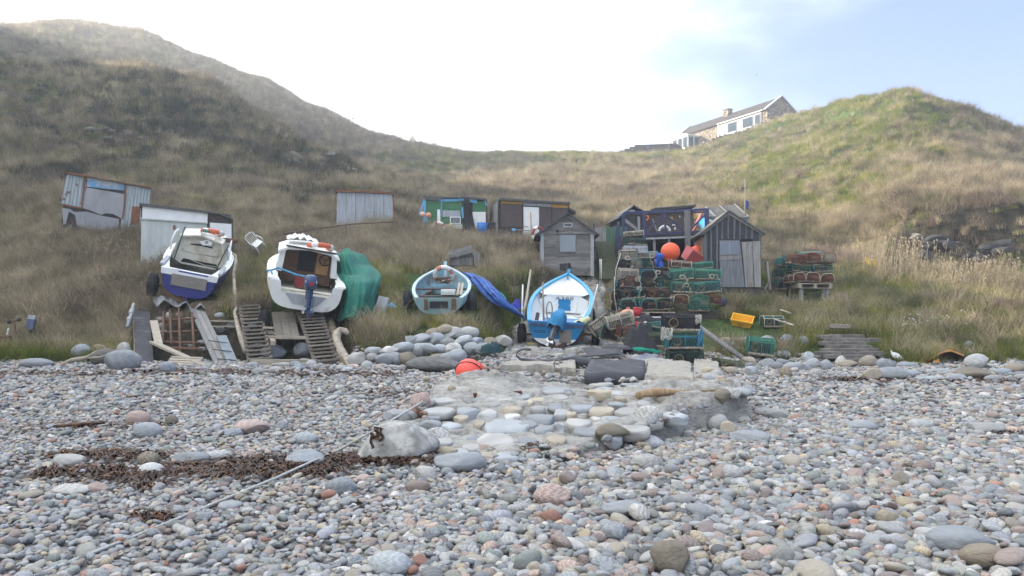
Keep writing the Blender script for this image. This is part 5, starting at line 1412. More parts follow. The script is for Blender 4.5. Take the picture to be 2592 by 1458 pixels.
# local: x along the front away from the near corner, y = -(behind), so the back lies at y = -dp
def cb(name, m, *boxes, bevel=0):
    b = MB()
    for c, s_ in boxes: b.box(c, s_)
    return b.build(name, m, h, bevel)
b = MB(); b.box((Lh / 2, -dp / 2, -4.0), (Lh, dp, 8.0)); b.build('wall', STONEWALL, h)
b = MB(); zr = 1.55
b.add([(0, 0, 0), (0, -dp, 0), (0, -dp / 2, zr), (0.4, 0, 0), (0.4, -dp, 0), (0.4, -dp / 2, zr)], [(0, 1, 2), (5, 4, 3), (0, 2, 5, 3), (2, 1, 4, 5), (1, 0, 3, 4)])
b.build('gable', STONEWALL, h); b = MB()
b.add([(Lh, 0, 0), (Lh, -dp, 0), (Lh, -dp / 2, zr), (Lh - .4, 0, 0), (Lh - .4, -dp, 0), (Lh - .4, -dp / 2, zr)], [(0, 1, 2), (5, 4, 3), (0, 2, 5, 3), (2, 1, 4, 5), (1, 0, 3, 4)])
b.build('gable', STONEWALL, h)
SLATE = mat('slate_roof', (0.062, 0.054, 0.052), (0.04, 0.036, 0.036), 3, rough=.9, bump=.2, spec=.1)
b = MB()
for s_ in (0, 1):
    y0 = 0.25 if s_ == 0 else -dp - 0.25
    b.add([(0.35, y0, -0.16), (Lh - .35, y0, -0.16), (Lh - .35, -dp / 2, zr + .02), (0.35, -dp / 2, zr + .02), (0.35, y0, -0.04), (Lh - .35, y0, -0.04), (Lh - .35, -dp / 2, zr + .14), (0.35, -dp / 2, zr + .14)], [(0, 1, 2, 3), (7, 6, 5, 4), (0, 4, 5, 1), (2, 6, 7, 3), (0, 3, 7, 4), (1, 5, 6, 2)])
rf = b.build('roof', SLATE, h)
b = MB()
for x in (0.15, Lh - 0.15):
    b.bar((x, 0.3, -0.1), (x, -dp / 2, zr + .22), .5, .14); b.bar((x, -dp - .3, -0.1), (x, -dp / 2, zr + .22), .5, .14)
b.build('coping', PANEL_GREY, h)
b = MB(); b.box((9.3, -dp / 2 + 0.3, zr + 0.15), (.95, 0.75, .9)); b.box((9.3, -dp / 2 + .3, zr + .62), (1.05, .85, .12)); b.build('chimney', STONEWALL, rf)
fr = cb('white_front', mat('house_white', (0.30, 0.30, 0.30), (0.27, 0.27, 0.27), 1, rough=.8), ((4.7, 0.06, -1.2), (7.6, 0.1, 2.35)))
for xw, w in ((1.5, .8), (3.2, 1.75), (6.0, 1.55)):
    b = MB(); b.box((xw, .13, -1.15), (w + .16, .06, 1.56)); f = b.build('window', MATS['house_white'], h, .01)
    b = MB(); b.box((xw, .165, -1.15), (w, .02, 1.4)); b.build('pane', mat('sky_glass', (0.055, 0.075, 0.095), (0.045, 0.065, 0.085), 1, rough=1.0, bump=0, spec=0.0), f)
    b = MB(); b.box((xw, .18, -1.7), (w - .1, .015, .22)); b.build('blind', PANEL_GREY, f)
cb('gutter', WHITE, ((4.7, .22, -.08), (8.2, .12, .10)))
cb('drain_pipe', WHITE, ((8.65, .14, -1.2), (.1, .1, 2.4)))
hp = thing('porch', 'white glazed sun porch on the downhill end of the stone cottage', 'porch', (A.x, A.y, z_e), (0, 0, math.atan2(ax.y, ax.x)))
b = MB(); b.prism([(12.6, -3.5), (15.9, -3.5), (15.9, -.85), (14.2, -.5), (12.6, -.85)], 0.05, 2.0); b.build('wall', WHITE, hp)
b = MB(); b.prism([(12.4, -.9), (14.2, -.48), (16.1, -.9), (16.1, -.78), (14.2, -.36), (12.4, -.78)], 0.0, 2.15); b.build('roof', WHITE, hp)
for xw in (13.1, 14.2, 15.3):
    b = MB(); b.box((xw, 2.02, -1.7), (.85, .04, 1.3)); b.build('pane', MATS['sky_glass'], hp)
for yw in (0.5, 1.4):
    b = MB(); b.box((12.59, yw, -1.7), (.04, .75, 1.3)); b.build('pane', MATS['sky_glass'], hp)

def rubble_wall(name, label, uvd, hgt, th=0.5, seed=1):
    """dry stone wall along a line of (u, d) on the ground"""
    rs = random.Random(seed); b = MB()
    pts = [Vector(((u - CX) / F * d, d, gz((u - CX) / F * d, d))) for u, d in uvd]
    for a, c in zip(pts[:-1], pts[1:]):
        n = max(1, int((c - a).length / 0.42))
        for i in range(n):
            p_ = a.lerp(c, (i + .5) / n); z0 = gz(p_.x, p_.y)
            for lay in range(int(hgt / 0.26) + 1):
                s_ = rs.uniform(.8, 1.25)
                b.box((p_.x + rs.uniform(-.06, .06), p_.y + rs.uniform(-.06, .06), z0 + lay * .26 + rs.uniform(-.03, .05)), (.46 * s_, th * rs.uniform(.8, 1.1), .28 * s_), (rs.uniform(-.1, .1), rs.uniform(-.15, .15), math.atan2(c.y - a.y, c.x - a.x) + rs.uniform(-.2, .2)), jit=.05)
    o = b.build(name, STONEWALL); return tag(o, label, 'wall')
rubble_wall('garden_wall', 'low dry stone wall running up the hill in front of the cottage', [(1735, 95.5), (1790, 95.5), (1850, 95), (1910, 94), (1965, 93), (2030, 92)], 0.85, seed=4)
rubble_wall('garden_wall', 'taller piece of dry stone wall on the skyline right of the cottage', [(2030, 91.5), (2055, 90), (2085, 87)], 1.3, seed=9)

h = thing('slat_fence', 'weathered horizontal slat fence on the skyline left of the cottage', 'fence', P(1630, 392, 97))
l = L(1630, 392, 97)
b = MB()
for k in range(6):
    v0 = 390 - k * 4.6; us = 1542 + k * 13
    b.bar(l.q(us, v0 + 2 if k else v0 + 3, 0.02 * k), l.q(1716 - (4 if k > 4 else 0), v0 - 1.0 - k * 0.15, 0), .05, .205, up=(0, 1, 0), jit=.008)
b.build('slat_panel', mat('dark_slats', (0.075, 0.07, 0.062), (0.04, 0.038, 0.035), 5, (.5, 3, 9), .9, bump=.3), h)
for u, vt in ((1560, 384), (1600, 375), (1640, 368), (1680, 364), (1713, 366)):
    b = MB(); b.bar(l.q(u, 400, .08), l.q(u, vt, .08), .12, .12); b.build('post', W_V, h)
h = thing('fence_end', 'dark rounded end of the skyline fence next to the cottage porch', 'fence', P(1718, 392, 96))
l = L(1718, 392, 96); b = MB(); b.prism(l.p((1694, 394), (1731, 390), (1729, 378), (1722, 368), (1712, 363), (1694, 363)), 0, .3); b.build('boarding', MATS['dark_slats'], h)

h = thing('white_house', 'white gabled house with chimney on the skyline left of the saddle', 'house', P(1050, 372, 125))
l = L(1050, 372, 125)
b = MB(); b.prism(l.p((1036, 385), (1036, 350), (1042, 347), (1051, 350), (1051, 356), (1058, 361), (1058, 385)), 0, 4); b.build('wall', mat('cream_render', (0.62, 0.57, 0.47), rough=.8), h)
b = MB(); b.prism(l.p((1039, 348), (1039, 340), (1046, 342), (1046, 348)), .5, 2); b.build('chimney', mat('cream_render', (0.6, 0.5, 0.4)), h)
b = MB(); b.prism(l.p((1072, 359), (1185, 391), (1185, 396), (1071, 366)), 2, 6); b.build('roof', SLATE, h)
b = MB(); b.prism(l.p((1060, 364), (1120, 376), (1180, 393), (1180, 405), (1060, 385)), 2.4, 5.5); b.build('long_wall', MATS['cream_render'], h)
h = thing('far_house', 'tiny gabled house peeping over the green saddle', 'house', P(1245, 390, 150))
l = L(1245, 390, 150); b = MB(); b.prism(l.p((1237, 400), (1237, 388), (1245, 384), (1252, 388), (1252, 400)), 0, 5); b.build('wall', MATS['cream_render'], h)
b = MB(); b.prism(l.p((1235, 389), (1245, 383), (1254, 389), (1254, 387), (1245, 381), (1235, 387)), -.3, 5.3); b.build('roof', SLATE, h)
b = MB(); b.prism(l.p((1242.5, 384), (1242.5, 380), (1245.5, 380), (1245.5, 384)), 1, 2); b.build('chimney', STONEWALL, h)
h = thing('street_lamp', 'small street lamp on the left ridge against the sky', 'street lamp', P(891, 318, 109))
b = MB(); b.tube([(0, 0, -1.0), (0, 0, 1.0)], .045, 6); b.build('pole', W_DARK, h)
b = MB(); b.box((.12, 0, 1.0), (.42, .2, .12)); b.build('lamp_head', W_DARK, h)
# ---------------------------------------------------------------- boats
def gel(name, c, dirt=(0.40, 0.36, 0.27), cut=(0.6, 0.78), rough=0.4, c2=None):
    return mat(name, c, c2 or tuple(x * 0.86 for x in c), 1.6, rough=rough, bump=0.04, c3=dirt, c3_scale=2.6, c3_cut=cut, spec=0.4)
B_WHITE = gel('white_gelcoat', (0.68, 0.68, 0.65), (0.42, 0.39, 0.30), (0.58, 0.75))
B_CLEAN = gel('white_boat_paint', (0.76, 0.78, 0.78), (0.55, 0.55, 0.52), (0.66, 0.8))
B_CREAM = gel('weathered_cream_gelcoat', (0.52, 0.50, 0.42), (0.28, 0.235, 0.16), (0.52, 0.72))
B_BLUE = gel('bright_blue_hull', (0.015, 0.19, 0.42), (0.01, 0.13, 0.31), (0.6, 0.75))
B_NAVY = gel('violet_blue_hull', (0.034, 0.042, 0.21), (0.022, 0.027, 0.14), (0.6, 0.75))
B_PALE = gel('faded_pale_blue', (0.36, 0.52, 0.555), (0.30, 0.21, 0.13), (0.62, 0.74), 0.6)
B_PALEIN = gel('faded_blue_inside', (0.20, 0.36, 0.44), (0.14, 0.15, 0.13), (0.5, 0.66), 0.7)
B_TURQ = gel('turquoise_transom', (0.17, 0.30, 0.31), (0.25, 0.12, 0.055), (0.5, 0.66), 0.7)
B_CAP = gel('blue_gunwale', (0.02, 0.30, 0.52), (0.02, 0.22, 0.40), (0.6, 0.75))
B_DECK = gel('mid_blue_sole', (0.10, 0.24, 0.42), (0.12, 0.20, 0.30), (0.55, 0.7), 0.6)
RUBBER = mat('tyre_rubber', (0.028, 0.028, 0.03), (0.017, 0.017, 0.018), 8, rough=0.85, bump=0.1, c3=(0.09, 0.085, 0.08), c3_scale=4, c3_cut=(0.6, 0.75))
RUST = mat('rusted_steel', (0.16, 0.085, 0.05), (0.075, 0.045, 0.032), 8, rough=0.9, bump=0.3)
GALV = mat('dull_galvanised', (0.30, 0.31, 0.32), (0.20, 0.205, 0.21), 6, rough=0.55, metal=0.4, bump=0.08)
ENG_BLUE = gel('engine_blue', (0.03, 0.06, 0.15), (0.05, 0.07, 0.12), rough=0.35)
ENG_GREY = gel('engine_grey', (0.13, 0.145, 0.17), (0.08, 0.085, 0.09), rough=0.4)
ORANGE = mat('faded_orange_ring', (0.62, 0.14, 0.06), (0.50, 0.115, 0.055), 4, rough=0.6, bump=.06)
PINK = mat('fluorescent_buoy', (0.80, 0.11, 0.075), (0.72, 0.09, 0.065), 2, rough=0.5, bump=0.03, c3=(0.42, 0.14, 0.09), c3_scale=7, c3_cut=(.60, .75))
ROPE_W = mat('pale_rope', (0.50, 0.49, 0.44), (0.34, 0.33, 0.29), 40, rough=0.9, bump=0.4)
ROPE_B = mat('blue_rope', (0.06, 0.26, 0.42), (0.04, 0.18, 0.30), 40, rough=0.9, bump=0.4)
PLYGREY = mat('grey_ply', (0.27, 0.245, 0.215), (0.19, 0.175, 0.16), 3, (2, 1, 6), .85, bump=.15)

def hull_rings(Lh, B, tw, s0, s1, k1, rake, m=0.62, N=26, n=12, inset=0.0, floor=None, tmax=1.0, full=2.3):
    rings = []
    for i in range(N + 1):
        t = i / N * tmax
        b = tw + (B - tw) * math.sin(min(t / .45, 1) * math.pi / 2) if t < .45 else B * (1 - ((t - .45) / .55) ** full)
        b = max(b - inset, 0.012)
        s = s0 + (s1 - s0) * t ** 1.9; k = k1 * t ** 5 + inset * 0.8
        ring = []
        for j in range(-n, n + 1):
            th = abs(j) / n * math.pi / 2
            x = b * math.sin(th) ** m * (1 if j > 0 else -1) if j else 0.0
            z = k + (s - k) * (1 - math.cos(th) ** (m + .25))
            if floor is not None: z = max(z, floor + 0.0 * t)
            y = t * Lh + rake * ((z - k) / max(s - k, .01)) * t ** 3
            ring.append(Vector((x, y, z)))
        rings.append(ring)
    return rings

def boat_hull(root, Lh, B, tw, s0, s1, k1, rake, top, bottom, inside, split=5, floor=0.2, m=0.62, full=2.3, cap=None, cap_w=0.09, transom=None, notch=None, n=12, rail=0.025):
    R_ = hull_rings(Lh, B, tw, s0, s1, k1, rake, m, full=full, n=n)
    I_ = hull_rings(Lh, B, tw, s0, s1, k1, rake, m, inset=0.05, floor=floor, tmax=0.965, full=full, n=n)
    b = MB()
    b.loft([r[:n - split + 1] for r in R_]); b.loft([r[n + split:] for r in R_])
    h = b.build('hull', top, root)
    b = MB(); b.loft([r[n - split:n + split + 1] for r in R_])
    b.box((0, Lh * .32, -0.04), (0.06, Lh * .64, .12)); b.build('bottom', bottom, root)
    b = MB(); b.loft(I_); b.build('inner_skin', inside, root)
    b = MB()
    for e in (0, 2 * n):
        sg = -1 if e == 0 else 1; secs = []
        for i, r in enumerate(R_):
            p_ = r[e]; w = min(cap_w, abs(p_.x) * 2 + .02)
            secs.append([p_ + Vector((sg * .02, 0, -.05)), p_ + Vector((sg * .025, 0, .02)), p_ + Vector((-sg * w, 0, .025)), p_ + Vector((-sg * w, 0, -.03))])
        b.loft(secs, closed_ring=True, cap0=True, cap1=True, smooth_=False)
    g = b.build('gunwale', cap or top, root)
    b = MB(); r0 = R_[0]; ring = [(p_.x, p_.z) for p_ in r0]
    zt = s0
    if notch:
        x0, x1, zn = notch; ring += [(x1, zt), (x1 - .06, zn), (x0 + .06, zn), (x0, zt)]
    b.prism(ring, -0.02, 0.035); tr = b.build('transom', transom or top, root)
    b = MB(); p_ = R_[-1]
    b.bar((0, R_[-1][n].y - .02, R_[-1][n].z - .02), (0, R_[-1][0].y + .02, R_[-1][0].z + .14), .09, .10, up=(0, 1, 0)); b.build('stem_post', cap or top, root)
    return R_, tr

def wheel(parent, c, r, w, rimr=0.55):
    b = MB(); b.torus((0, 0, 0), r - w * .42, w * .42, 'x', 32, 12, 1.25)
    for k in range(28):
        a = k / 28 * 6.2832; b.box((0, math.cos(a) * (r - .006), math.sin(a) * (r - .006)), (w * .78, .022, .02), (a, 0, 0))
    wl = b.build('wheel', RUBBER, parent); wl.location = c
    b = MB(); b.torus((0, 0, 0), r * rimr, .03, 'x', 24, 6, w * 12); b.tube([(-w * .25, 0, 0), (w * .25, 0, 0)], r * rimr, 20); b.build('rim', RUST, wl)
    return wl

def trailer(label, cx, d, z, track, r, w, tongue=2.6, tilt=0.22, yaw=0.0, roll=0.0, v_back=0.9):
    t = thing('boat_trailer', label, 'trailer', (cx, d, z), (tilt, roll, yaw), None)
    b = MB(); b.tube([(-track / 2, 0, 0), (track / 2, 0, 0)], .035, 8); b.build('axle', RUST, t)
    b = MB(); b.bar((-track * .32, .1, .03), (0, tongue, .05), .07, .09); b.bar((track * .32, .1, .03), (0, tongue, .05), .07, .09)
    b.bar((-track * .36, .0, .02), (0, -v_back, -.20), .07, .08); b.bar((track * .36, .0, .02), (0, -v_back, -.20), .07, .08); b.build('frame', RUST, t)
    for s_ in (-1, 1): wheel(t, (s_ * track / 2, 0, 0), r, w)
    return t

def outboard(label, loc, rot, cowl_m, leg_m, s=1.0, cover=None):
    o = thing('outboard_motor', label, 'outboard motor', loc, rot)
    b = MB(); secs = []
    for z, w, l0, l1 in ((0.02, .13, -.22, .20), (.10, .16, -.28, .24), (.26, .165, -.29, .23), (.36, .14, -.25, .17), (.40, .08, -.16, .08)):
        ring = []
        for k in range(20):
            a = k / 20 * 6.2832; ca, sa = math.cos(a), math.sin(a)
            ring.append((s * w * (abs(ca) ** .6) * (1 if ca > 0 else -1), s * ((l0 + l1) / 2 + (l1 - l0) / 2 * (abs(sa) ** .6) * (1 if sa > 0 else -1)), s * z))
        secs.append(ring)
    b.loft(secs, True, True, True); b.build('cowling', cowl_m, o)
    b = MB(); secs = []
    for z, w, l0, l1 in ((.04, .08, -.15, .10), (-.25, .06, -.12, .07), (-.50, .045, -.11, .06), (-.72, .03, -.09, .05)):
        secs.append([(s * -w, s * l0 * .6, s * z), (0, s * l0, s * z), (s * w, s * l0 * .6, s * z), (s * w, s * l1, s * z), (s * -w, s * l1, s * z)])
    b.loft(secs, True, True, True, False); b.build('leg', leg_m, o)
    b = MB(); b.box((0, -.06 * s, -.47 * s), (.22 * s, .36 * s, .018)); b.build('plate', leg_m, o)
    b = MB(); b.tube([(0, -.24 * s, -.62 * s), (0, -.14 * s, -.62 * s), (0, .10 * s, -.62 * s), (0, .2 * s, -.62 * s)], [.03 * s, .055 * s, .055 * s, .02 * s], 10); b.build('gearcase', leg_m, o)
    b = MB()
    for k in range(3):
        a = k * 2.094 + .4; c_, s_ = math.cos(a), math.sin(a); r0, r1 = .03 * s, .13 * s
        b.add([(c_ * r0 - s_ * .02, -.25 * s, -.62 * s + s_ * r0 + c_ * .02), (c_ * r1 - s_ * .05, -.23 * s, -.62 * s + s_ * r1 + c_ * .05), (c_ * r1 + s_ * .05, -.28 * s, -.62 * s + s_ * r1 - c_ * .05), (c_ * r0 + s_ * .02, -.26 * s, -.62 * s + s_ * r0 - c_ * .02)], [(0, 1, 2, 3)])
    b.ball((0, -.26 * s, -.62 * s), .04 * s, 10, 6); pr = b.build('propeller', WHITE if cover else leg_m, o); sd = pr.modifiers.new('t', 'SOLIDIFY'); sd.thickness = .008
    b = MB(); b.box((0, .12 * s, -.10 * s), (.20 * s, .07, .34 * s)); b.bar((-.07 * s, .13 * s, .04 * s), (-.07 * s, .20 * s, -.12 * s), .04, .04); b.build('bracket', ENG_GREY, o)
    return o

def lifebuoy(label, loc, rot, r, tube_r, base, patch, name='lifebuoy'):
    o = thing(name, label, 'lifebuoy', loc, rot)
    b = MB(); b.torus((0, 0, 0), r, tube_r, 'y', 36, 12); b.build('ring', base, o)
    for k in range(4):
        a = k * math.pi / 2 + .5
        b = MB(); b.torus((0, 0, 0), r, tube_r * 1.05, 'y', 6, 12, a0=a - .27, a1=a + .27); b.build('band', patch, o)
    return o

# --- blue and white boat on the slip
rt = thing('open_boat', 'open fishing boat with bright blue topsides and white inside on a trailer on the slipway', 'boat', P(1404, 874, 22.7), (.222, .045, -.135))
R_, tr = boat_hull(rt, 4.75, 0.98, 0.78, 0.70, 1.20, 0.40, 0.35, B_BLUE, B_CLEAN, B_CLEAN, split=4, floor=.20, cap=B_CAP, cap_w=.10, notch=(-.22, .32, .52), m=.72)
b = MB(); b.box((0, -.06, -.06), (.12, .10, .42)); b.bar((0, -.05, .1), (0, 1.6, -.06), .07, .16); b.build('skeg', B_CLEAN, rt)
b = MB(); b.box((0, -.112, -.04), (.05, .012, .36)); b.build('keel_band', RUBBER, rt)
for s_, x in ((-1, -.5), (1, .57)):
    b = MB(); b.box((x, -.035, .60), (.46, .03, .10)); b.build('fender_board', mat('blue_grey_board', (0.05, 0.09, 0.17), rough=.7), rt)
b = MB(); b.box((.30, -.03, .28), (.34, .015, .40)); b.build('wear_plate', PLYGREY, rt)
b = MB()
for k, zz in enumerate((.42, .37)):
    for i in range(9): b.box((-.60 + i * .038 + .012 * k, -.024, zz), (.026, .008, .024))
b.build('registration_marks', mat('navy_lettering', (0.012, 0.04, 0.10), rough=.6), tr)
b = MB(); b.box((.05, 1.25, .27), (1.15, 1.9, .03)); b.build('sole_board', B_DECK, rt)
b = MB(); b.box((0.1, .34, .40), (1.3, .42, .04)); b.build('stern_bench', B_DECK, rt)
# cuddy: bulkhead with hatch and the number under the foredeck
yb = 3.05
b = MB(); b.prism([(-.70, .26), (.70, .26), (.80, .66), (.45, .86), (-.45, .86), (-.80, .66)], yb, yb + .04); bk = b.build('bulkhead', B_CLEAN, rt)
b = MB(); b.box((0.03, yb - .015, .52), (.40, .03, .36)); hatch = b.build('hatch', B_BLUE, rt)
for x in (-.19, .25):
    b = MB(); b.box((x, yb - .035, .52), (.09, .02, .05)); b.build('latch', WHITE, hatch)
b = MB(); b.box((0, yb + .04, .845), (1.3, .12, .04)); b.build('shelf', B_CLEAN, rt)
R2 = hull_rings(4.75, 0.98, .78, .70, 1.20, .40, .35, .72)
b = MB(); b.prism([(p_.x * 1.004, p_.z - .006) for p_ in R2[0] if p_.z < .20], -.028, -.01); b.build('transom_bottom', B_CLEAN, tr)
b = MB(); row = []
for i in range(17, 27):
    l_, r_ = R2[i][0], R2[i][-1]; c_ = (l_ + r_) / 2; c_.z -= .16
    row.append([l_ + Vector((.08, 0, -.05)), c_ + Vector((l_.x * .45, 0, -.03)), c_, c_ + Vector((r_.x * .45, 0, -.03)), r_ + Vector((-.08, 0, -.05))])
b.loft(row); dk = b.build('foredeck', B_CLEAN, rt)
cu = bpy.data.curves.new('boat_number', 'FONT'); cu.body = 'A200'; cu.size = .20; cu.extrude = .004; cu.align_x = 'CENTER'; cu.space_character = 1.25
_t = bpy.data.objects.new('number', cu); COL.objects.link(_t); bpy.context.view_layer.update()
_me = bpy.data.meshes.new_from_object(_t.evaluated_get(bpy.context.evaluated_depsgraph_get())); bpy.data.objects.remove(_t)
_me.materials.clear(); _me.materials.append(BLACK); o = link('number', _me, bk); o.location = (0.03, yb - .02, .70); o.rotation_euler = (R(90), 0, 0); o.scale = (1.15, .6, 1)
b = MB()
for i in range(4):      # clinker lands inside the bow
    for s_ in (0, 24):
        pts = [R2[j][s_ + (4 + i) * (1 if s_ == 0 else -1)] * 1.0 for j in range(4, 25)]
        b.tube([Vector((p_.x * .93, p_.y, p_.z + .015)) for p_ in pts], .008, 4)
b.build('plank_lands', B_CLEAN, rt)
m4 = rt.matrix_basis.copy()
def on4(p_): return m4 @ Vector(p_)
def along4(o, p_, rot=(0, 0, 0)):
    o.location = on4(p_); o.rotation_euler = (m4.to_3x3() @ Euler(rot).to_matrix()).to_euler(); return o
eng = outboard('outboard motor tilted up under a bright blue cloth cover on the slipway boat', (0, 0, 0), (0, 0, 0), ENG_BLUE, ENG_GREY, .95, True)
along4(eng, (.03, -.12, .60), (-.60, .28, -.10))
b = MB(); secs = []
for j in range(9):
    t_ = j / 8; ring = []
    for k in range(22):
        a = k / 22 * 6.2832; wob = 1 + .10 * math.sin(k * 3 + j) + .06 * math.sin(k * 7 - j * 2)
        rr = (.30 * math.sin(min(1, t_ * 1.6 + .08) * math.pi / 2)) * wob * (1 - .12 * max(0, t_ - .7))
        ring.append((math.cos(a) * rr * .82, math.sin(a) * rr * 1.15, .52 - .60 * t_ ** 1.1 + .03 * math.sin(k * 5)))
    secs.append(ring)
b.loft(secs, True, True, False); cv = b.build('engine_cover', mat('blue_cover_cloth', (0.03, 0.22, 0.42), (0.02, 0.15, 0.31), 5, rough=.75, bump=.3), eng)
b = MB()
tag(along4(MB().tube([(0, 0, 0), (.0, 1.6, .05), (0, 3.0, .35)], [.035, .045, .03], 7).build('spar', W_PALE), (-.98, .25, .62), (.22, 0, .04)), 'long pale timber spar lashed along the left gunwale of the slipway boat', 'spar')
tag(along4(MB().tube([(0, 0, 0), (0, .5, 1.0)], .022, 6).build('white_rod', WHITE), (-.99, .2, .60), (0, -.05, 0)), 'white rod standing up at the left gunwale of the slipway boat', 'rod')
tag(along4(MB().tube([(0, 0, 0), (.0, .35, .95)], .016, 6).build('white_rod', WHITE), (.93, 1.1, .62), (0, .2, 0)), 'white rod standing up at the right gunwale of the slipway boat', 'rod')
b = MB(); b.tube([(0, 0, 0), (-.05, .2, .6), (-.08, .25, 1.15)], [.03, .028, .022], 7); tag(along4(b.build('boat_hook', W_PALE), (-.48, 1.5, .35)), 'wooden boat hook pole standing inside the slipway boat', 'pole')
b = MB(); b.tube([(0.09 * math.cos(a), 0, .28 * math.sin(a)) for a in np.linspace(0, 6.28, 20)], .022, 6, False, True); tag(along4(b.build('rope_loop', W_PALE), (-.33, 1.7, .62)), 'brown rope loop hanging inside the slipway boat', 'rope')
pr = thing('slatted_board', 'slatted white board with blue gaps leaning inside the right side of the slipway boat', 'board', (0, 0, 0)); along4(pr, (.62, 1.1, .48), (0, -.42, -.25))
for k in range(4):
    b = MB(); b.box((-.20 + k * .13, 0, 0), (.075, .72, .025)); b.build('slat', W_PALE if k % 2 else WHITE, pr)
b = MB(); b.box((0, -.25, -.025), (.5, .06, .02)); b.box((0, .25, -.025), (.5, .06, .02)); b.build('cross_piece', BLACK, pr)
fd = thing('boat_fender', 'cylindrical pale yellow fender lying at the right rear corner of the slipway boat', 'fender', (0, 0, 0)); along4(fd, (.80, .28, .68), (0, 0, -.45))
b = MB(); b.tube([(0, -.28, 0), (0, -.24, 0), (0, .24, 0), (0, .28, 0)], [.05, .105, .105, .04], 14); b.build('body', mat('pale_yellow_vinyl', (0.62, 0.60, 0.33), rough=.5, bump=.05), fd)
b = MB(); b.tube([(0, -.28, 0), (0, -.30, 0)], .075, 12); b.build('end_cap', BLACK, fd)
b = MB(); b.tube([on4(p_) for p_ in ((.50, 3.3, 1.02), (.45, 3.0, .55), (.42, 2.5, .3), (.5, 2.3, .3), (.62, 2.4, .32), (.5, 2.6, .31), (.40, 2.4, .31), (.55, 2.2, .31), (.66, 2.35, .31))], .012, 5)
tag(b.build('mooring_line', ROPE_W), 'thin white line hanging from the bow into the slipway boat', 'rope')
b = MB(); b.box((0, 0, 0), (.10, .5, .28)); b.tube([(0, 0, .1), (-.05, -.1, -.3)], .04, 6); tag(along4(b.build('spare_gear', BLACK), (-.62, .75, .52), (.3, .2, .1)), 'dark gear stowed on the left side inside the slipway boat', 'gear')
b = MB(); b.loft([[(0, -.05 + .1 * i, -.14 * j), (.05 + .02 * j, -.05 + .1 * i, -.14 * j - .02 * i)] for j in range(4) for i in (0,)]); o = b.build('black_glove', BLACK); sd = o.modifiers.new('t', 'SOLIDIFY'); sd.thickness = .05
tag(along4(o, (1.0, 1.5, .80)), 'black rubber strip hanging over the right gunwale of the slipway boat', 'strip')
ax_ = P(1414, 848, 23.3)
trailer('rusty two wheeled trailer under the blue and white slipway boat', ax_.x, 23.3, gz(ax_.x, 23.3) + .315, 2.18, .315, .22, 3.0, .16, -.13, v_back=1.0)

# --- faded pale blue rowing boat
rt = thing('rowing_boat', 'faded pale blue open rowing boat stained with rust on the grassy bank', 'boat', P(1111, 796, 22.3), (.155, .0, .035))
R_, tr = boat_hull(rt, 3.75, 0.86, 0.64, 0.47, .98, .36, .25, B_PALE, B_PALE, B_PALEIN, split=4, floor=.13, cap=mat('pale_gunwale', (0.42, 0.54, 0.58), (0.30, 0.40, 0.44), 5, rough=.6, bump=.1, c3=(.3, .2, .13), c3_scale=5, c3_cut=(.62, .7)), cap_w=.075, transom=B_TURQ, m=.6)
b = MB(); b.box((0, -.032, .28), (.52, .025, .20), jit=.01); b.build('motor_pad', BLACK, tr)
b = MB(); b.box((-.35, -.03, .28), (.10, .02, .30), jit=.02); b.box((.42, -.03, .30), (.12, .02, .32), jit=.02); b.build('rust_streak', RUST, tr)
b = MB(); b.box((0, -.03, -.03), (.05, .05, .22)); b.build('skeg', B_TURQ, rt)
for y, z in ((.85, .40), (1.75, .50)):
    b = MB(); b.box((0, y, z), (1.55, .20, .04)); b.build('thwart', mat('dark_worn_thwart', (0.06, 0.06, 0.06), (0.03, 0.03, 0.03), 7, rough=.8, bump=.2, c3=(.22, .21, .2), c3_scale=5, c3_cut=(.6, .7)), rt)
b = MB(); b.box((.0, .35, .32), (1.15, .40, .03), (0.1, 0, 0)); b.build('stern_sheet', B_PALE, rt)
b = MB(); b.box((0, 2.45, .42), (.75, .03, .30)); b.build('bow_locker', B_PALEIN, rt)
m3 = rt.matrix_basis.copy()
lb = lifebuoy('white and faded orange lifebuoy lying in the bow of the pale blue rowing boat', m3 @ Vector((0.0, 2.75, .82)), (.55, 0, .03), .27, .068, B_WHITE, mat('salmon_band', (0.55, 0.22, 0.15), rough=.6))
b = MB()
for k in range(7): b.tube([m3 @ Vector((random.uniform(-.25, .25), 2.6 + random.uniform(-.2, .2), .6 + .04 * i + random.uniform(-.05, .05))) for i in range(5)], .015, 5)
tag(b.build('old_rope', mat('frayed_brown_rope', (0.24, 0.16, 0.11), (0.13, 0.09, 0.06), 30, rough=.9)), 'tangled brown rope in the bow of the pale blue rowing boat', 'rope')
for k in range(2):
    b = MB(); b.bar((0, 0, 0), (.02, 1.5, .16), .07, .03, jit=.006); o = b.build('oar', W_PALE); o.matrix_world = m3 @ Matrix.Translation((.50 + .10 * k, .6, .48)); tag(o, 'bleached oar lying along the right side in the pale blue rowing boat', 'oar', 'oars in the rowing boat')
b = MB(); b.box((0, 0, 0), (.42, .26, .06)); b.box((0, 0.12, .05), (.42, .02, .10)); b.box((0, -.12, .05), (.42, .02, .10)); b.box((.2, 0, .05), (.02, .26, .10)); b.box((-.2, 0, .05), (.02, .26, .10))
o = b.build('tray', B_WHITE); o.matrix_world = m3 @ Matrix.Translation((.22, .95, .48)); tag(o, 'white plastic tray on the thwart of the pale blue rowing boat', 'tray')
ax_ = P(1111, 760, 23.2); trailer('low trailer with black tyres under the pale blue rowing boat', ax_.x + .02, 23.3, gz(ax_.x, 23.3) + .25, 1.90, .30, .24, 2.6, .24, .02)

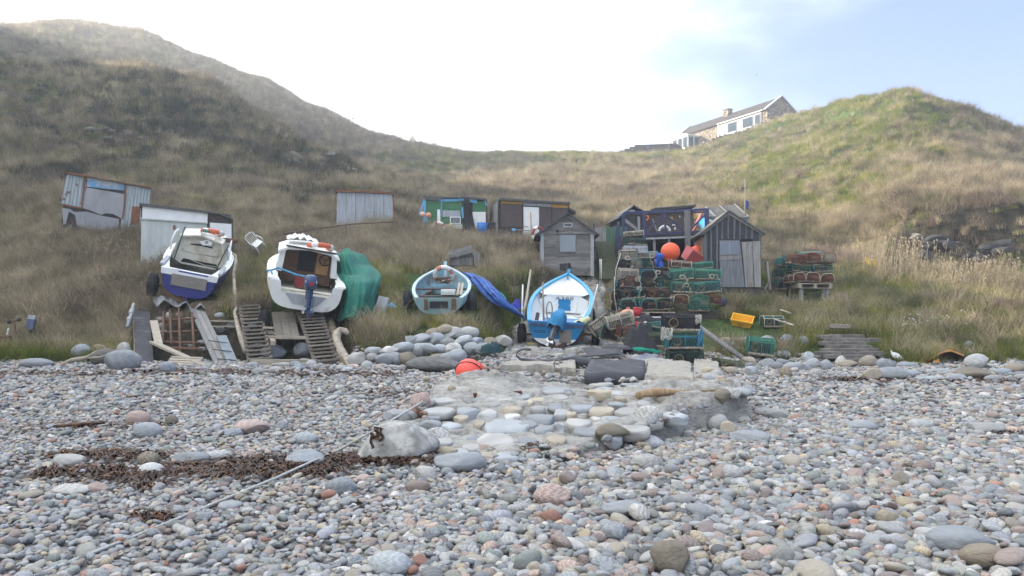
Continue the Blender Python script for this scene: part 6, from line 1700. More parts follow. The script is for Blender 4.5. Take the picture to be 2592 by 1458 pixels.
# --- white boat with a cuddy cabin and outboard
rt = thing('cabin_boat', 'grubby white cabin boat with outboard and brown wheelhouse interior above the slatted ramps', 'boat', P(768, 785, 21.6), (.20, .14, .30))
R_, tr = boat_hull(rt, 4.9, 1.10, .95, .72, 1.05, .35, .4, B_WHITE, B_WHITE, B_CREAM, split=5, floor=.22, cap=B_WHITE, cap_w=.22, notch=(-.70, .70, .42), m=.45)
b = MB(); b.prism([(-.55, .42), (.55, .42), (.32, .14), (-.32, .14)], -.04, -.022); b.build('wear_plate', PANEL_GREY, tr)
yb = 1.9; zt = 1.45
DARKWOOD = mat('varnished_brown', (0.16, 0.075, 0.035), (0.09, 0.045, 0.025), 4, (1, 1, 3), .5, bump=.1)
b = MB()   # cabin shell: front wall with window, side walls, roof
b.prism([(-.88, .70), (-.80, zt - .1), (-.66, zt - .06), (-.70, .70)], yb - .05, 3.5); b.prism([(.88, .70), (.80, zt - .1), (.66, zt - .06), (.70, .70)], yb - .05, 3.5); b.build('cabin_side', B_WHITE, rt)
b = MB(); b.prism([(-.88, zt - .14), (-.60, zt), (0, zt + .05), (.60, zt), (.88, zt - .14), (.88, zt - .20), (.58, zt - .07), (0, zt - .02), (-.58, zt - .07), (-.88, zt - .20)], yb - .16, 3.6); b.build('roof', B_WHITE, rt)
b = MB(); b.prism([(-.72, .35), (-.72, zt - .12), (0, zt - .04), (.72, zt - .12), (.72, .35)], yb + .55, yb + .6); bk = b.build('bulkhead', DARKWOOD, rt)
b = MB(); b.box((-.02, yb + .53, 1.02), (.50, .03, .62)); b.build('doorway', DARKIN, bk)
b = MB(); b.box((.45, yb + .5, 1.0), (.36, .08, .62)); b.build('console', mat('worn_yellow_ply', (0.42, 0.24, 0.085), (0.27, 0.15, 0.06), 4, rough=.6, bump=.1), bk)
b = MB(); b.torus((.50, yb + .42, 1.14), .16, .018, 'y', 24, 6)
for k in range(3):
    a = k * 2.094 + .5; b.tube([(.50, yb + .42, 1.14), (.50 + .16 * math.cos(a), yb + .42, 1.14 + .16 * math.sin(a))], .012, 5)
b.build('steering_wheel', BLACK, rt)
b = MB(); b.loft([[(x * (1 - .75 * ((y - 3.5) / 1.5) ** 2), y, z0 + (1.02 - z0) * ((y - 3.5) / 1.5)) for x, z0 in ((-.85, .95), (-.6, 1.35), (0, 1.45), (.6, 1.35), (.85, .95))] for y in (3.5, 3.9, 4.3, 4.75)], cap0=True); b.build('foredeck', B_WHITE, rt)
b = MB(); b.box((0, .12, .50), (1.5, .25, .04)); b.box((0, .95, .27), (1.5, 1.7, .03)); b.build('sole_board', B_CREAM, rt)
b = MB(); b.box((-.05, 1.7, .48), (.5, .35, .28)); b.build('red_box', mat('dull_red', (0.22, 0.03, 0.03), rough=.6), rt)
for s_ in (-1, 1):
    b = MB(); b.box((s_ * .92, .62, .745), (.24, 1.1, .05)); b.build('side_deck', B_WHITE, rt)
m2 = rt.matrix_basis.copy()
eng = outboard('dark blue and white outboard motor hung on the notched transom of the white cabin boat', (0, 0, 0), (0, 0, 0), ENG_BLUE, ENG_BLUE, 1.0)
mm = m2 @ Matrix.Translation((.08, -.16, .62)) @ Euler((-.12, -.06, .05)).to_matrix().to_4x4(); eng.matrix_world = mm
b = MB(); b.box((0, -.02, .22), (.30, .44, .06)); b.build('stripe', WHITE, eng); b = MB(); b.box((0, -.30, .16), (.10, .02, .10)); b.build('badge', mat('red_badge', (0.3, 0.03, 0.03)), eng)
lb = lifebuoy('faded orange lifebuoy lying on the roof of the white cabin boat', m2 @ Vector((.30, yb + .3, zt + .08)), (1.45, .1, .3), .33, .075, ORANGE, B_WHITE)
b = MB(); secs = []
for j in range(8):
    secs.append([(-.5 + .9 * i / 11 + .03 * math.sin(j * 3 + i), j * .14, .05 + .16 * abs(math.sin(i * 1.3 + j * .8)) * math.sin(math.pi * i / 11) + .05 * math.sin(j * 1.7)) for i in range(12)])
b.loft(secs); o = b.build('crumpled_sheet', WHITE); o.matrix_world = m2 @ Matrix.Translation((-.18, yb + .55, zt + .08)); tag(o, 'crumpled white sheet lying on the roof of the white cabin boat', 'sheet')
b = MB(); pts = [m2 @ Vector(p_) for p_ in ((-1.08, 1.15, .74), (-.8, .9, .92), (-.3, .5, .86), (.12, .0, .92))]; b.tube(pts, .028, 6); b.tube([m2 @ Vector(p_) for p_ in ((-1.12, 1.2, .74), (-1.0, .7, .86), (-.88, .4, .68))], .022, 6)
tag(b.build('blue_strap', ROPE_B), 'blue strap tied across the cockpit of the white cabin boat', 'strap')
b = MB(); b.bar((0, 0, 0), (1.45, .0, -.02), .05, .05); o = b.build('roof_pole', W_DARK); o.matrix_world = m2 @ Matrix.Translation((-.68, yb - .18, zt + .03)); tag(o, 'thin dark pole along the rear edge of the white cabin roof', 'pole')
ax_ = P(752, 775, 22.3); trailer('trailer with black tyres under the white cabin boat', ax_.x - .02, 22.3, gz(ax_.x, 22.3) + .31, 1.78, .33, .28, 3.2, .2, .29, .09)

# --- white boat with violet blue hull, leaning
rt = thing('leaning_cabin_boat', 'dark violet blue hulled cabin boat with cream cuddy leaning to the right', 'boat', P(470, 752, 23.5), (.25, .19, .30))
R_, tr = boat_hull(rt, 4.8, .98, .74, .76, 1.10, .40, .4, B_NAVY, B_NAVY, B_CREAM, split=5, floor=.25, cap=B_CLEAN, cap_w=.17, m=.55)
b = MB(); b.box((.02, -.05, .48), (.98, .03, .34)); b.build('motor_board', PLYGREY, tr)
b = MB(); b.prism([(-.78, .60), (.78, .60), (.80, .78), (.55, .80), (.50, .72), (-.30, .72), (-.36, .80), (-.80, .78)], -.035, .05); b.build('transom_top', B_CLEAN, rt)
b = MB(); b.box((-.02, .12, .66), (.72, .16, .03)); b.build('splash_well', mat('cream_well', (0.55, 0.50, 0.30), rough=.6), rt)
yb = 1.75; zt = 1.60
b = MB()
b.prism([(-.78, .74), (-.62, zt - .12), (0, zt), (.62, zt - .12), (.78, .74), (.5, .60), (-.5, .60)], yb, yb + .06); bk = b.build('bulkhead', B_CREAM, rt)
b = MB(); b.prism([(-.30, 1.28), (0, 1.34), (.36, 1.30), (.36, 1.265), (0, 1.275), (-.30, 1.25)], yb - .012, yb + .01); b.build('slot', BLACK, bk)
b = MB(); b.prism([(-.50, .66), (.62, .66), (.56, .78), (-.44, .78)], yb - .015, yb + .01); b.build('opening', DARKIN, bk)
b = MB()
for p0, p1 in (((-.5, 1.3), (-.5, 1.02)), ((-.5, 1.02), (.55, 1.02)), ((.55, 1.02), (.55, 1.3))): b.tube([(p0[0], yb - .01, p0[1]), (p1[0], yb - .01, p1[1])], .016, 5)
b.build('moulded_rib', B_CREAM, bk)
b = MB(); secs = []
for y in (yb - .12, 2.4, 3.1, 3.5, 4.2):
    k = 0 if y < 3.2 else (y - 3.2) / 1.0; f = 1 - .62 * k
    secs.append([(-.82 * f, y, .84 + .1 * k), (-.64 * f, y, zt - .1 - .65 * k), (0, y, zt + .03 - .62 * k), (.64 * f, y, zt - .1 - .65 * k), (.82 * f, y, .84 + .1 * k)])
b.loft(secs, smooth_=False); o = b.build('cabin', B_CREAM, rt); sd = o.modifiers.new('t', 'SOLIDIFY'); sd.thickness = .05
for s_ in (-1, 1):
    b = MB(); x = s_ * .86; b.tube([(x, 1.9, .95), (x * 1.02, 1.85, 1.25), (x * .98, 2.2, 1.5), (x * .96, 2.6, 1.5), (x * .96, 2.75, 1.2)], .025, 7); b.build('grab_rail', WHITE, rt)
b = MB(); b.tube([(-.02, yb - .1, zt + .02), (-.02, yb - .12, zt + .12), (.40, yb - .12, zt + .08), (.42, yb - .08, zt - .12)], .025, 7); b.build('grab_rail', WHITE, rt)
b = MB(); b.box((0, .9, .34), (1.3, 1.6, .03)); b.box((0, .75, .58), (1.4, .3, .05)); b.build('seat', B_CLEAN, rt)
for s_ in (-1, 1):
    b = MB(); b.box((s_ * .82, .75, .83), (.12, 1.2, .06)); b.build('side_pad', PANEL_GREY, rt)
m1 = rt.matrix_basis.copy()
b = MB(); b.prism([(-.05, 0), (.18, .10), (.34, .04), (.30, -.06), (.05, -.10)], -.02, .0); o = b.build('white_plate', WHITE); o.matrix_world = m1 @ Matrix.Translation((.0, yb - .06, zt - .18)); tag(o, 'small white plate with a looped mark under the roof of the leaning boat', 'plate')
b = MB(); b.tube([(.10, -.03, .0), (.14, -.03, .05), (.20, -.03, .04), (.17, -.03, -.03), (.12, -.03, -.04), (.18, -.03, .05)], .006, 5); mk = b.build('mark', BLACK, o)
lb = lifebuoy('orange and white lifebuoy lying on the cabin roof of the leaning blue boat', m1 @ Vector((.22, 2.3, zt + .08)), (1.5, .15, .2), .30, .07, ORANGE, B_WHITE)
b = MB()
for k in range(5): b.tube([m1 @ Vector((.05 + .10 * math.cos(a + k), 2.0 + .08 * math.sin(a), zt + .1 + .02 * k)) for a in np.linspace(0, 5, 9)], .014, 5)
tag(b.build('teal_rope', mat('teal_rope', (0.05, 0.22, 0.20), rough=.9)), 'small coil of teal rope on the roof of the leaning boat', 'rope')
for x, dx in ((-.62, .12), (.62, .22)):
    b = MB(); b.tube([m1 @ Vector((x, .9, .75)), m1 @ Vector((x + dx, 1.3, 1.85 if x < 0 else 1.6))], .022, 6); tag(b.build('dark_pole', mat('dark_green_pole', (0.05, 0.075, 0.06), rough=.6)), 'dark pole standing on the %s side of the leaning blue boat' % ('left' if x < 0 else 'right'), 'pole')
b = MB(); b.tube([m1 @ Vector(p_) for p_ in ((-.75, 1.3, 1.15), (-.3, 1.1, .95), (.3, 1.0, .84), (.75, 1.1, .86))], .009, 5); tag(b.build('tie_line', ROPE_W), 'thin cord stretched across the cockpit of the leaning blue boat', 'cord')
b = MB(); b.box((0, 0, 0), (.55, .05, .14), (0, .1, 0), jit=.03); o = b.build('rusty_bracket', RUST); o.location = P(578, 608, 25.8); tag(o, 'rusty brown metal blade sticking out right of the leaning boat roof', 'bracket')
ax_ = P(465, 742, 24.2); trailer('trailer with dark tyres under the leaning blue boat', ax_.x, 24.2, gz(ax_.x, 24.2) + .32, 1.75, .34, .28, 3.0, .22, .3, .14)

# --- boat wrapped in a green sheet
def green_wrap():
    b = MB(); secs = []
    prof = [  # down the sheet: distance, photo row, left col, right col
        (24.6, 634, 838, 900), (24.3, 645, 836, 922), (24.0, 668, 838, 935), (23.6, 690, 846, 958), (23.0, 700, 856, 966), (22.4, 715, 862, 964), (22.0, 745, 864, 956), (21.8, 775, 862, 950), (21.7, 800, 856, 944), (21.75, 808, 852, 930)]
    n = 70
    for i, (d, v, u0, u1) in enumerate(prof):
        ring = []
        for k in range(n + 1):
            a = k / n; u = u0 + (u1 - u0) * a
            bulge = math.sin(math.pi * a); c = i / (len(prof) - 1)
            top = 0.0
            if i == 0: top = 6 * math.sin(a * 7)
            if i == 3: top = -10 * math.exp(-((a - .75) / .2) ** 2) + 8 * math.exp(-((a - .35) / .2) ** 2)
            fold = (math.sin(a * 23 + 2.5 * c) + .5 * math.sin(a * 41 - 3 * c)) * .045 * (.2 + c) + .06 * abs(math.sin(a * 5 + c * 1.5)) + .02 * math.sin(a * 17 + 2 * c)
            dd = d - .55 * bulge + fold + .6 * (1 - bulge) * (.4 + .6 * c)
            ring.append(P(u + 1.2 * math.sin(i * .9 + a * 6), v + top + (5.0 * math.sin(a * 11 + 1.0) if i == len(prof) - 1 else 1.0 * math.sin(a * 9 + i * .6)), dd))
        secs.append(ring)
    # the far side closes it behind
    back = [P(838 + 95 * k / n, 640 + 60 * abs(k / n - .4), 25.6) for k in range(n + 1)]
    foot = [P(850 + 80 * k / n, 800, 24.0) for k in range(n + 1)]
    fine = []
    for i in range(len(secs) - 1):
        for q in range(3): fine.append([secs[i][k].lerp(secs[i + 1][k], q / 3) + Vector((0, .015 * math.sin(k * .8 + i * 2 + q), 0)) for k in range(n + 1)])
    b.loft([foot, back] + fine + [secs[-1]]); return b
GREEN_T = mat('green_tarpaulin', (0.010, 0.135, 0.098), (0.007, 0.09, 0.068), 3, rough=.7, bump=.15, c3=(0.035, 0.16, 0.095), c3_scale=1.4, c3_cut=(.58, .66), spec=.2)
o = green_wrap().build('green_tarpaulin', GREEN_T); sd = o.modifiers.new('t', 'SOLIDIFY'); sd.thickness = .01
tag(o, 'green tarpaulin wrapped round a hidden boat right of the white cabin boat', 'tarpaulin')
wl = thing('hidden_trailer', 'trailer under the green tarpaulin with only one black tyre showing', 'trailer', P(951, 770, 22.6)); wheel(wl, (0, 0, 0), .28, .2)

# --- blue sheet sliding down the bank
b = MB(); secs = []
path = [(1192, 704, 25.6, 40, 6), (1212, 715, 24.9, 44, 20), (1232, 738, 24.2, 46, 34), (1252, 762, 23.6, 44, 34), (1274, 780, 23.1, 40, 26), (1298, 792, 22.8, 34, 18), (1316, 800, 22.6, 20, 6)]
for i, (u, v, d, w, hh) in enumerate(path):
    ring = []
    for k in range(25):
        a = k / 24; q = (a - .5) * 2
        ring.append(P(u + q * w * .75 + 3 * math.sin(k * 1.7 + i), v - hh * .75 * (1 - q * q) + q * w * .42 + 2.5 * math.sin(k * 2.3 + i * 1.3), d - .35 * (1 - q * q) + .03 * math.sin(k * 3.1 + i * 2) + .1))
    secs.append(ring)
b.loft(secs); o = b.build('blue_tarpaulin', mat('blue_tarpaulin_sheet', (0.022, 0.095, 0.36), (0.016, 0.065, 0.26), 4, rough=.6, bump=.2, c3=(0.07, 0.15, 0.42), c3_scale=2, c3_cut=(.58, .66)))
sd = o.modifiers.new('t', 'SOLIDIFY'); sd.thickness = .012; tag(o, 'crumpled royal blue tarpaulin trailing down the bank beside the rowing boat', 'tarpaulin')
# ---------------------------------------------------------------- lobster creels
def cord(name, c): return mat(name, c, tuple(x * .6 for x in c), 25, rough=.85, bump=.3)
C = {'teal': cord('teal_cord', (0.07, 0.25, 0.245)), 'green': cord('green_cord', (0.065, 0.235, 0.165)), 'black': cord('black_cord', (0.035, 0.035, 0.038)), 'cream': cord('cream_cord', (0.46, 0.42, 0.33)),
     'blue': cord('turquoise_cord', (0.045, 0.25, 0.34)), 'brown': cord('rust_brown_cord', (0.21, 0.085, 0.05)), 'darkgreen': cord('dark_green_cord', (0.04, 0.12, 0.085)), 'olive': cord('weedy_cord', (0.10, 0.11, 0.055)), 'pale': cord('bleached_cord', (0.50, 0.47, 0.40))}
SLAT = mat('creel_slats', (0.30, 0.25, 0.18), (0.15, 0.12, 0.09), 8, rough=.9, bump=.3)
BAIT = mat('creel_eye', (0.25, 0.17, 0.10), (0.12, 0.08, 0.05), 12, rough=.9, bump=.3)
def prof(w, h, n=10, sq=.55):
    """hoop outline in (y, z): upright sides and a rounded top"""
    out = []
    for i in range(n + 1):
        a = math.pi * i / n; c_, s_ = math.cos(a), math.sin(a)
        out.append((w / 2 * (abs(c_) ** sq) * (1 if c_ > 0 else -1), .05 + (h - .05) * abs(s_) ** sq))
    return out
def creel_meshes(rim, net, seed):
    rs = random.Random(seed); Lc, w, h = .66, .42, .36; pr = prof(w, h)
    b = MB()
    for k in range(8): b.box((-Lc / 2 + .04 + k * .083, 0, .025), (.03, w, .02), jit=.003)
    for y in (-w / 2, 0, w / 2): b.box((0, y, .045), (Lc, .03, .03), jit=.004)
    base = b
    b = MB()
    for x in (-Lc / 2, 0, Lc / 2): b.tube([(x, y, z) for y, z in pr], .013 if x else .010, 5)
    for y, z in ((pr[0][0], .05), (pr[-1][0], .05), pr[2], pr[-3], pr[5]): b.tube([(-Lc / 2, y, z), (0, y, z - .005), (Lc / 2, y, z)], .011, 5)
    frame = b
    b = MB(); n = len(pr) - 1
    def surf(a, c): # a along x, c along the hoop
        i = min(int(c * n), n - 1); f = c * n - i
        return Vector((-Lc / 2 + Lc * a, pr[i][0] * (1 - f) + pr[i + 1][0] * f, (pr[i][1] * (1 - f) + pr[i + 1][1] * f) - .012))
    for k in range(-11, 14):
        for sg in (1, -1):
            pts = []
            for j in range(9):
                c = j / 8; a = k / 13 + sg * c * .8 + (.0 if sg > 0 else .0)
                if 0 <= a <= 1: pts.append(surf(a, c))
            if len(pts) > 1: b.tube(pts, .0062, 3, False)
    for x in (-Lc / 2, Lc / 2):   # net across the ends
        for k in range(-6, 8):
            for sg in (1, -1):
                pts = []
                for j in range(7):
                    z = .05 + j / 6 * (h - .06); y = k / 7 * w + sg * (z - .05) * .9 - sg * .1
                    top = .05 + (h - .05) * max(0, 1 - (abs(y) / (w / 2)) ** 3.6) ** .28
                    if abs(y) < w / 2 and z < top: pts.append((x, y, z))
                if len(pts) > 1: b.tube(pts, .0062, 3, False)
    nt = b
    b = MB()
    b.torus((-Lc * .24, -w / 2 - .004, .18), .085, .009, 'y', 16, 5)
    b.loft([[(-Lc * .24 + r_ * math.cos(a), y_, .18 + r_ * math.sin(a)) for a in np.linspace(0, 6.28, 13)] for r_, y_ in ((.085, -w / 2 - .004), (.05, -.03))])
    eye = b
    dk = MB(); dk.box((0, w * .30, .16), (Lc * .92, .02, .22)); dk.box((0, 0, .052), (Lc * .94, w * .9, .012)); dk.box((Lc * .02, 0, .15), (.02, w * .8, .2))  # solid dark panels added to darken the creel's inside
    b = MB()       # rope wound round the front rail
    pts = [(-Lc / 2 + Lc * i / 60, -w / 2 + .016 * math.cos(i * 1.9), .055 + .016 * math.sin(i * 1.9)) for i in range(61)]
    b.tube(pts, .009, 4); 
    p0 = (Lc / 2, -w / 2, .1); b.tube([Vector(p0) + Vector((.03 * math.sin(i), -.02 - .02 * math.cos(i * 1.7), .02 - .03 * i * rs.uniform(.5, 1.2))) for i in range(6)], .009, 4)
    wrap = b
    return [('base', base, SLAT), ('frame', frame, C[rim]), ('netting', nt, C[net]), ('eye', eye, BAIT), ('inner_dark_panel', dk, NET), ('rope_edge', wrap, C['pale'] if rim != 'pale' else C['cream'])]
CREEL = {}
def creel(rim, net, label, group, loc, rot=(0, 0, 0), s=(1, 1, 1)):
    key = (rim, net)
    if key not in CREEL:
        CREEL[key] = [(n, bld, m) for n, bld, m in creel_meshes(rim, net, len(CREEL))]
        root = thing('lobster_creel', label, 'lobster creel', loc, rot, group)
        CREEL[key] = (root, [bld.build(n, m, root) for n, bld, m in CREEL[key]])
        root.scale = s
        return root
    src, parts = CREEL[key]
    r = src.copy(); COL.objects.link(r); r.location = loc; r.rotation_euler = rot; r.scale = s; r['label'] = label; r['group'] = group
    for c in parts:
        q = c.copy(); COL.objects.link(q); q.parent = r
    return r
ORD = ['leftmost', 'second', 'third', 'fourth', 'fifth']
COLW = {'teal': 'teal', 'green': 'bright green', 'black': 'black', 'cream': 'cream', 'blue': 'turquoise', 'brown': 'rust brown', 'darkgreen': 'dark green', 'olive': 'weedy olive', 'pale': 'bleached'}
rc = random.Random(12)
def row(items, where, group):
    """items: (u, v foot, d, width px, height px, rim, net, end_on)"""
    for i, (u, v, d, w, hh, rim, net, end) in enumerate(items):
        k = d / F; sw = w * k / (.42 if end else .66); sz = hh * k / .36
        other = .66 if end else .42
        pos = ORD[i] + ' in the ' if len(items) > 1 else 'in the '
        creel(rim, net, '%s rimmed creel %s%s' % (COLW[rim], pos, where), group, P(u, v, d), (rc.uniform(-.07, .07), rc.uniform(-.10, .10), (math.pi / 2 if end else 0) + rc.uniform(-.25, .25) + (math.pi if rc.random() < .3 else 0)), ((.95, sw, sz) if end else (sw, 1.0, sz)))
g1 = 'creels in the tall stack below the deck'; T = 'row of the tall creel stack, '
row([(1590, 658, 25.2, 44, 27, 'black', 'cream', False), (1637, 657, 25.2, 52, 20, 'blue', 'cream', False)], 'top row of the tall dark stack', g1)
row([(1580, 682, 25.0, 32, 24, 'black', 'black', True), (1611, 681, 25.0, 30, 24, 'blue', 'cream', True), (1641, 681, 25.0, 34, 24, 'black', 'darkgreen', True)], 'second row of the tall dark stack', g1)
row([(1589, 707, 24.7, 46, 27, 'pale', 'cream', False), (1637, 706, 24.7, 40, 24, 'blue', 'black', True), (1675, 706, 24.7, 38, 26, 'olive', 'black', True)], 'third row of the tall dark stack', g1)
row([(1592, 729, 24.5, 38, 28, 'black', 'brown', True), (1632, 729, 24.5, 38, 26, 'black', 'black', True), (1676, 729, 24.5, 42, 27, 'black', 'darkgreen', True)], 'fourth row of the tall dark stack', g1)
row([(1598, 758, 24.3, 60, 28, 'black', 'black', False), (1663, 758, 24.3, 60, 28, 'black', 'brown', False)], 'fifth row of the tall dark stack', g1)
row([(1591, 786, 24.1, 40, 29, 'teal', 'black', True), (1634, 786, 24.1, 40, 29, 'teal', 'black', True), (1680, 786, 24.1, 42, 29, 'darkgreen', 'black', True)], 'bottom row of the tall dark stack', g1)
row([(1571, 706, 25.2, 28, 26, 'black', 'black', True), (1567, 735, 25.0, 26, 26, 'teal', 'black', True), (1563, 764, 24.8, 26, 28, 'black', 'black', True), (1560, 790, 24.8, 28, 27, 'darkgreen', 'black', True)], 'column behind the left end of the tall stack', g1)
g2 = 'creels in the green stack beside the batten shed'
row([(1721, 680, 25.0, 50, 20, 'pale', 'brown', False), (1776, 681, 25.0, 52, 18, 'green', 'green', False)], 'top row of the green stack', g2)
row([(1725, 712, 24.6, 62, 32, 'green', 'green', False), (1790, 711, 24.6, 62, 30, 'green', 'green', False)], 'second row of the green stack', g2)
row([(1724, 745, 24.3, 62, 33, 'darkgreen', 'green', False), (1789, 744, 24.3, 64, 32, 'darkgreen', 'teal', False)], 'third row of the green stack', g2)
row([(1722, 772, 24.2, 38, 26, 'cream', 'brown', True), (1769, 790, 23.8, 48, 42, 'darkgreen', 'green', True), (1801, 770, 24.2, 42, 25, 'brown', 'brown', True)], 'bottom row of the green stack', g2)
g3 = 'creels in the three high stack at the slip edge'
for (u, v, w, hh, rim, net, lab) in ((1733, 927, 84, 43, 'black', 'darkgreen', 'black rimmed creel at the bottom of the three high stack by the slipway'), (1729, 885, 86, 42, 'blue', 'teal', 'turquoise rimmed creel in the middle of the three high stack by the slipway'), (1722, 841, 88, 47, 'black', 'black', 'black creel with a pale top rail on the three high stack by the slipway')):
    d = 18.8; creel(rim, net, lab, g3, P(u, v, d), (0, rc.uniform(-.03, .03), rc.uniform(-.06, .06)), (w * d / F / .66, 1.05, hh * d / F / .36))
g4 = 'creels heaped beside the slipway'
creel('teal', 'black', 'teal rimmed round ended creel lying behind the right wheel of the slipway boat', g4, P(1542, 864, 22.0), (.15, .0, 1.4), (.9, 1.2, 1.4))
creel('black', 'cream', 'white netted creel tilted on its end at the top of the heap', g4, P(1532, 832, 22.3), (.5, -.62, .2), (1.15, 1.1, 1.1))
creel('pale', 'cream', 'white netted creel lying flat across the heap by the slipway', g4, P(1570, 826, 21.8), (.25, -.25, .1), (1.1, 1, 1))
creel('black', 'brown', 'black creel half buried under the white netted ones', g4, P(1588, 858, 21.5), (.2, .1, .3), (.9, 1, 1))
creel('darkgreen', 'olive', 'dark green creel leaning behind the three high stack', g4, P(1650, 880, 20.6), (0, .1, .2), (.9, 1, 1.15))
creel('teal', 'darkgreen', 'teal creel at the back of the black net heap', g4, P(1648, 850, 21.2), (0, -.1, -.3), (.9, .9, 1))
g5 = 'creels scattered on the right bank'
creel('pale', 'darkgreen', 'pale edged creel lying in the grass near the yellow crate', g5, G(1953, 23.3, -.03), (0, 0, .1), (.9, .9, 1.0))
creel('green', 'green', 'bright green creel standing on the rocks at the bank foot', g5, P(1920, 900, 20.2), (.1, .12, -.1), (.95, 1, 1.3))
creel('olive', 'olive', 'weed covered creel collapsed on the rocks at the end of the long pole', g5, P(1838, 945, 18.6), (.1, .15, .4), (1.0, 1, .9))
g6 = 'creels stacked on the wooden pallet'
k6 = 27.0
row([(2046, 654, k6 + .3, 52, 17, 'teal', 'cream', False)], 'uppermost layer of the pallet stack', g6)
row([(2013, 669, k6, 36, 24, 'brown', 'brown', True), (2051, 668, k6, 34, 25, 'brown', 'brown', True), (2088, 667, k6, 34, 23, 'brown', 'cream', True)], 'upper row of the pallet stack', g6)
row([(2020, 690, k6, 48, 19, 'teal', 'darkgreen', False), (2077, 690, k6, 50, 19, 'teal', 'darkgreen', False)], 'middle row of the pallet stack', g6)
row([(2012, 716, k6, 34, 24, 'cream', 'brown', True), (2049, 716, k6, 34, 24, 'cream', 'brown', True), (2087, 716, k6, 34, 24, 'cream', 'brown', True)], 'lower row of the pallet stack', g6)
row([(1985, 676, k6 + .6, 34, 26, 'teal', 'teal', True), (1980, 705, k6 + .5, 30, 28, 'black', 'darkgreen', True), (1978, 733, k6 + .5, 30, 26, 'teal', 'black', True)], 'side column left of the pallet stack', g6)
def pallet(name, label, loc, w, dpt, hgt, rot=(0, 0, 0), legs=0):
    o = thing(name, label, 'pallet', loc, rot)
    for k in range(5):
        b = MB(); b.box((0, -dpt / 2 + dpt * (k + .5) / 5, hgt), (w, dpt / 5 * .75, .022), jit=.004); b.build('board', W_PALE, o)
    b = MB()
    for x in (-w / 2 + .05, 0, w / 2 - .05): b.box((x, 0, hgt / 2), (.10, dpt, hgt - .03))
    b.box((0, -dpt / 2 + .03, .012), (w, .09, .022)); b.box((0, dpt / 2 - .03, .012), (w, .09, .022)); b.build('bearers', W_PALE, o)
    for x in ([-w / 2 + .12, w / 2 - .25, w / 2 - .12] if legs else []):
        b = MB(); b.box((x, -dpt / 2 + .1, -legs / 2), (.10, .08, legs), jit=.006); b.build('leg', W_V, o)
    return o
p_ = P(2050, 731, k6); pallet('pallet', 'grey wooden pallet on short legs under the right hand creel stack', p_, 1.12, 1.0, .16, (0, .01, 0), .45)
pallet('pallet', 'dark wooden pallet under the tall creel stack', P(1632, 803, 24.0), 1.65, 1.0, .15)
b = MB(); b.box((0, 0, 0), (1.3, .9, .30), jit=.01); o = b.build('packing_board', W_DARK); o.location = P(1760, 800, 24.1); tag(o, 'dark board base under the green creel stack', 'board')
o = MB().tube([(-.8, 0, 0), (.5, 0, 0)], .02, 6).build('white_bar', WHITE); o.location = P(1660, 803, 23.4); tag(o, 'thin grey bar lying in front of the tall creel stack', 'bar')

# ---- creels, boxes and buoys up on the deck edge
row([(1604, 600, 28.8, 48, 15, 'pale', 'cream', False)], 'upper place on the deck corner', 'creels on the deck corner')
row([(1606, 621, 28.6, 50, 18, 'black', 'darkgreen', False)], 'lower place on the deck corner', 'creels on the deck corner')
bx_ = thing('fish_box', 'pale grey slatted fish box under the creels at the deck corner', 'box', P(1607, 640, 28.4))
for k in range(2):
    b = MB(); b.box((0, -.3, .06 + .12 * k), (.82, .02, .10), jit=.003); b.build('side_board', PANEL_GREY, bx_)
b = MB(); b.box((0, 0, .12), (.80, .56, .24)); b.build('body', PANEL_GREY, bx_)
def buoy(label, loc, r, m, name='buoy', eye=True):
    o = thing(name, label, 'buoy', loc)
    b = MB(); b.ball((0, 0, 0), r, 32, 20, (1, 1, .97)); b.build('float', m, o)
    if eye:
        b = MB(); b.torus((0, 0, r * 1.02), r * .16, r * .06, 'y', 14, 6); b.tube([(0, 0, r * .85), (0, 0, r * 1.0)], r * .22, 10); b.build('eyelet', m, o)
    return o
BIGO = mat('orange_buoy_skin', (0.74, 0.115, 0.038), (0.62, 0.10, 0.036), 2.5, rough=.5, bump=.03, c3=(0.40, 0.14, 0.06), c3_scale=6, c3_cut=(.62, .78))
o = buoy('large orange spherical buoy sitting behind the green creels', P(1697, 638, 25.9), .315, BIGO); o.rotation_euler = (2.6, .3, 0)
buoy('second orange buoy half hidden behind the batten shed corner', P(1763, 640, 27.9), .26, BIGO)
rb_ = thing('red_bin', 'faded red plastic bin lying tipped beside the large orange buoy', 'bin', P(1741, 662, 26.2), (.5, .45, .5))
b = MB(); b.loft([[(-.22, -.18, 0), (.22, -.18, 0), (.22, .18, 0), (-.22, .18, 0)], [(-.27, -.23, .42), (.27, -.23, .42), (.27, .23, .42), (-.27, .23, .42)], [(-.25, -.21, .42), (.25, -.21, .42), (.25, .21, .42), (-.25, .21, .42)], [(-.20, -.16, .03), (.20, -.16, .03), (.20, .16, .03), (-.20, .16, .03)]], True, True, True, False)
b.build('body', mat('faded_red_plastic', (0.42, 0.085, 0.085), (0.34, 0.07, 0.075), 3, rough=.5, bump=.03), rb_)
b = MB(); b.torus((0, 0, .42), .34, .016, 'z', 4, 5); b.build('lip', MATS['faded_red_plastic'], rb_)
b = MB(); secs = []
for j, (z, w, x) in enumerate(((.42, .05, 0), (.38, .13, .02), (.26, .15, 0), (.20, .09, -.01), (.10, .11, .03), (-.05, .13, .05), (-.10, .12, .07))):
    secs.append([(x + w * math.cos(a) * (1 + .12 * math.sin(3 * a + j)), w * .8 * math.sin(a), z) for a in np.linspace(0, 6.28, 15)[:-1]])
b.loft(secs, True, True, True); b.tube([(-.10, -.08, .22), (-.14, -.12, .05), (-.13, -.10, -.10)], [.045, .05, .04], 8)
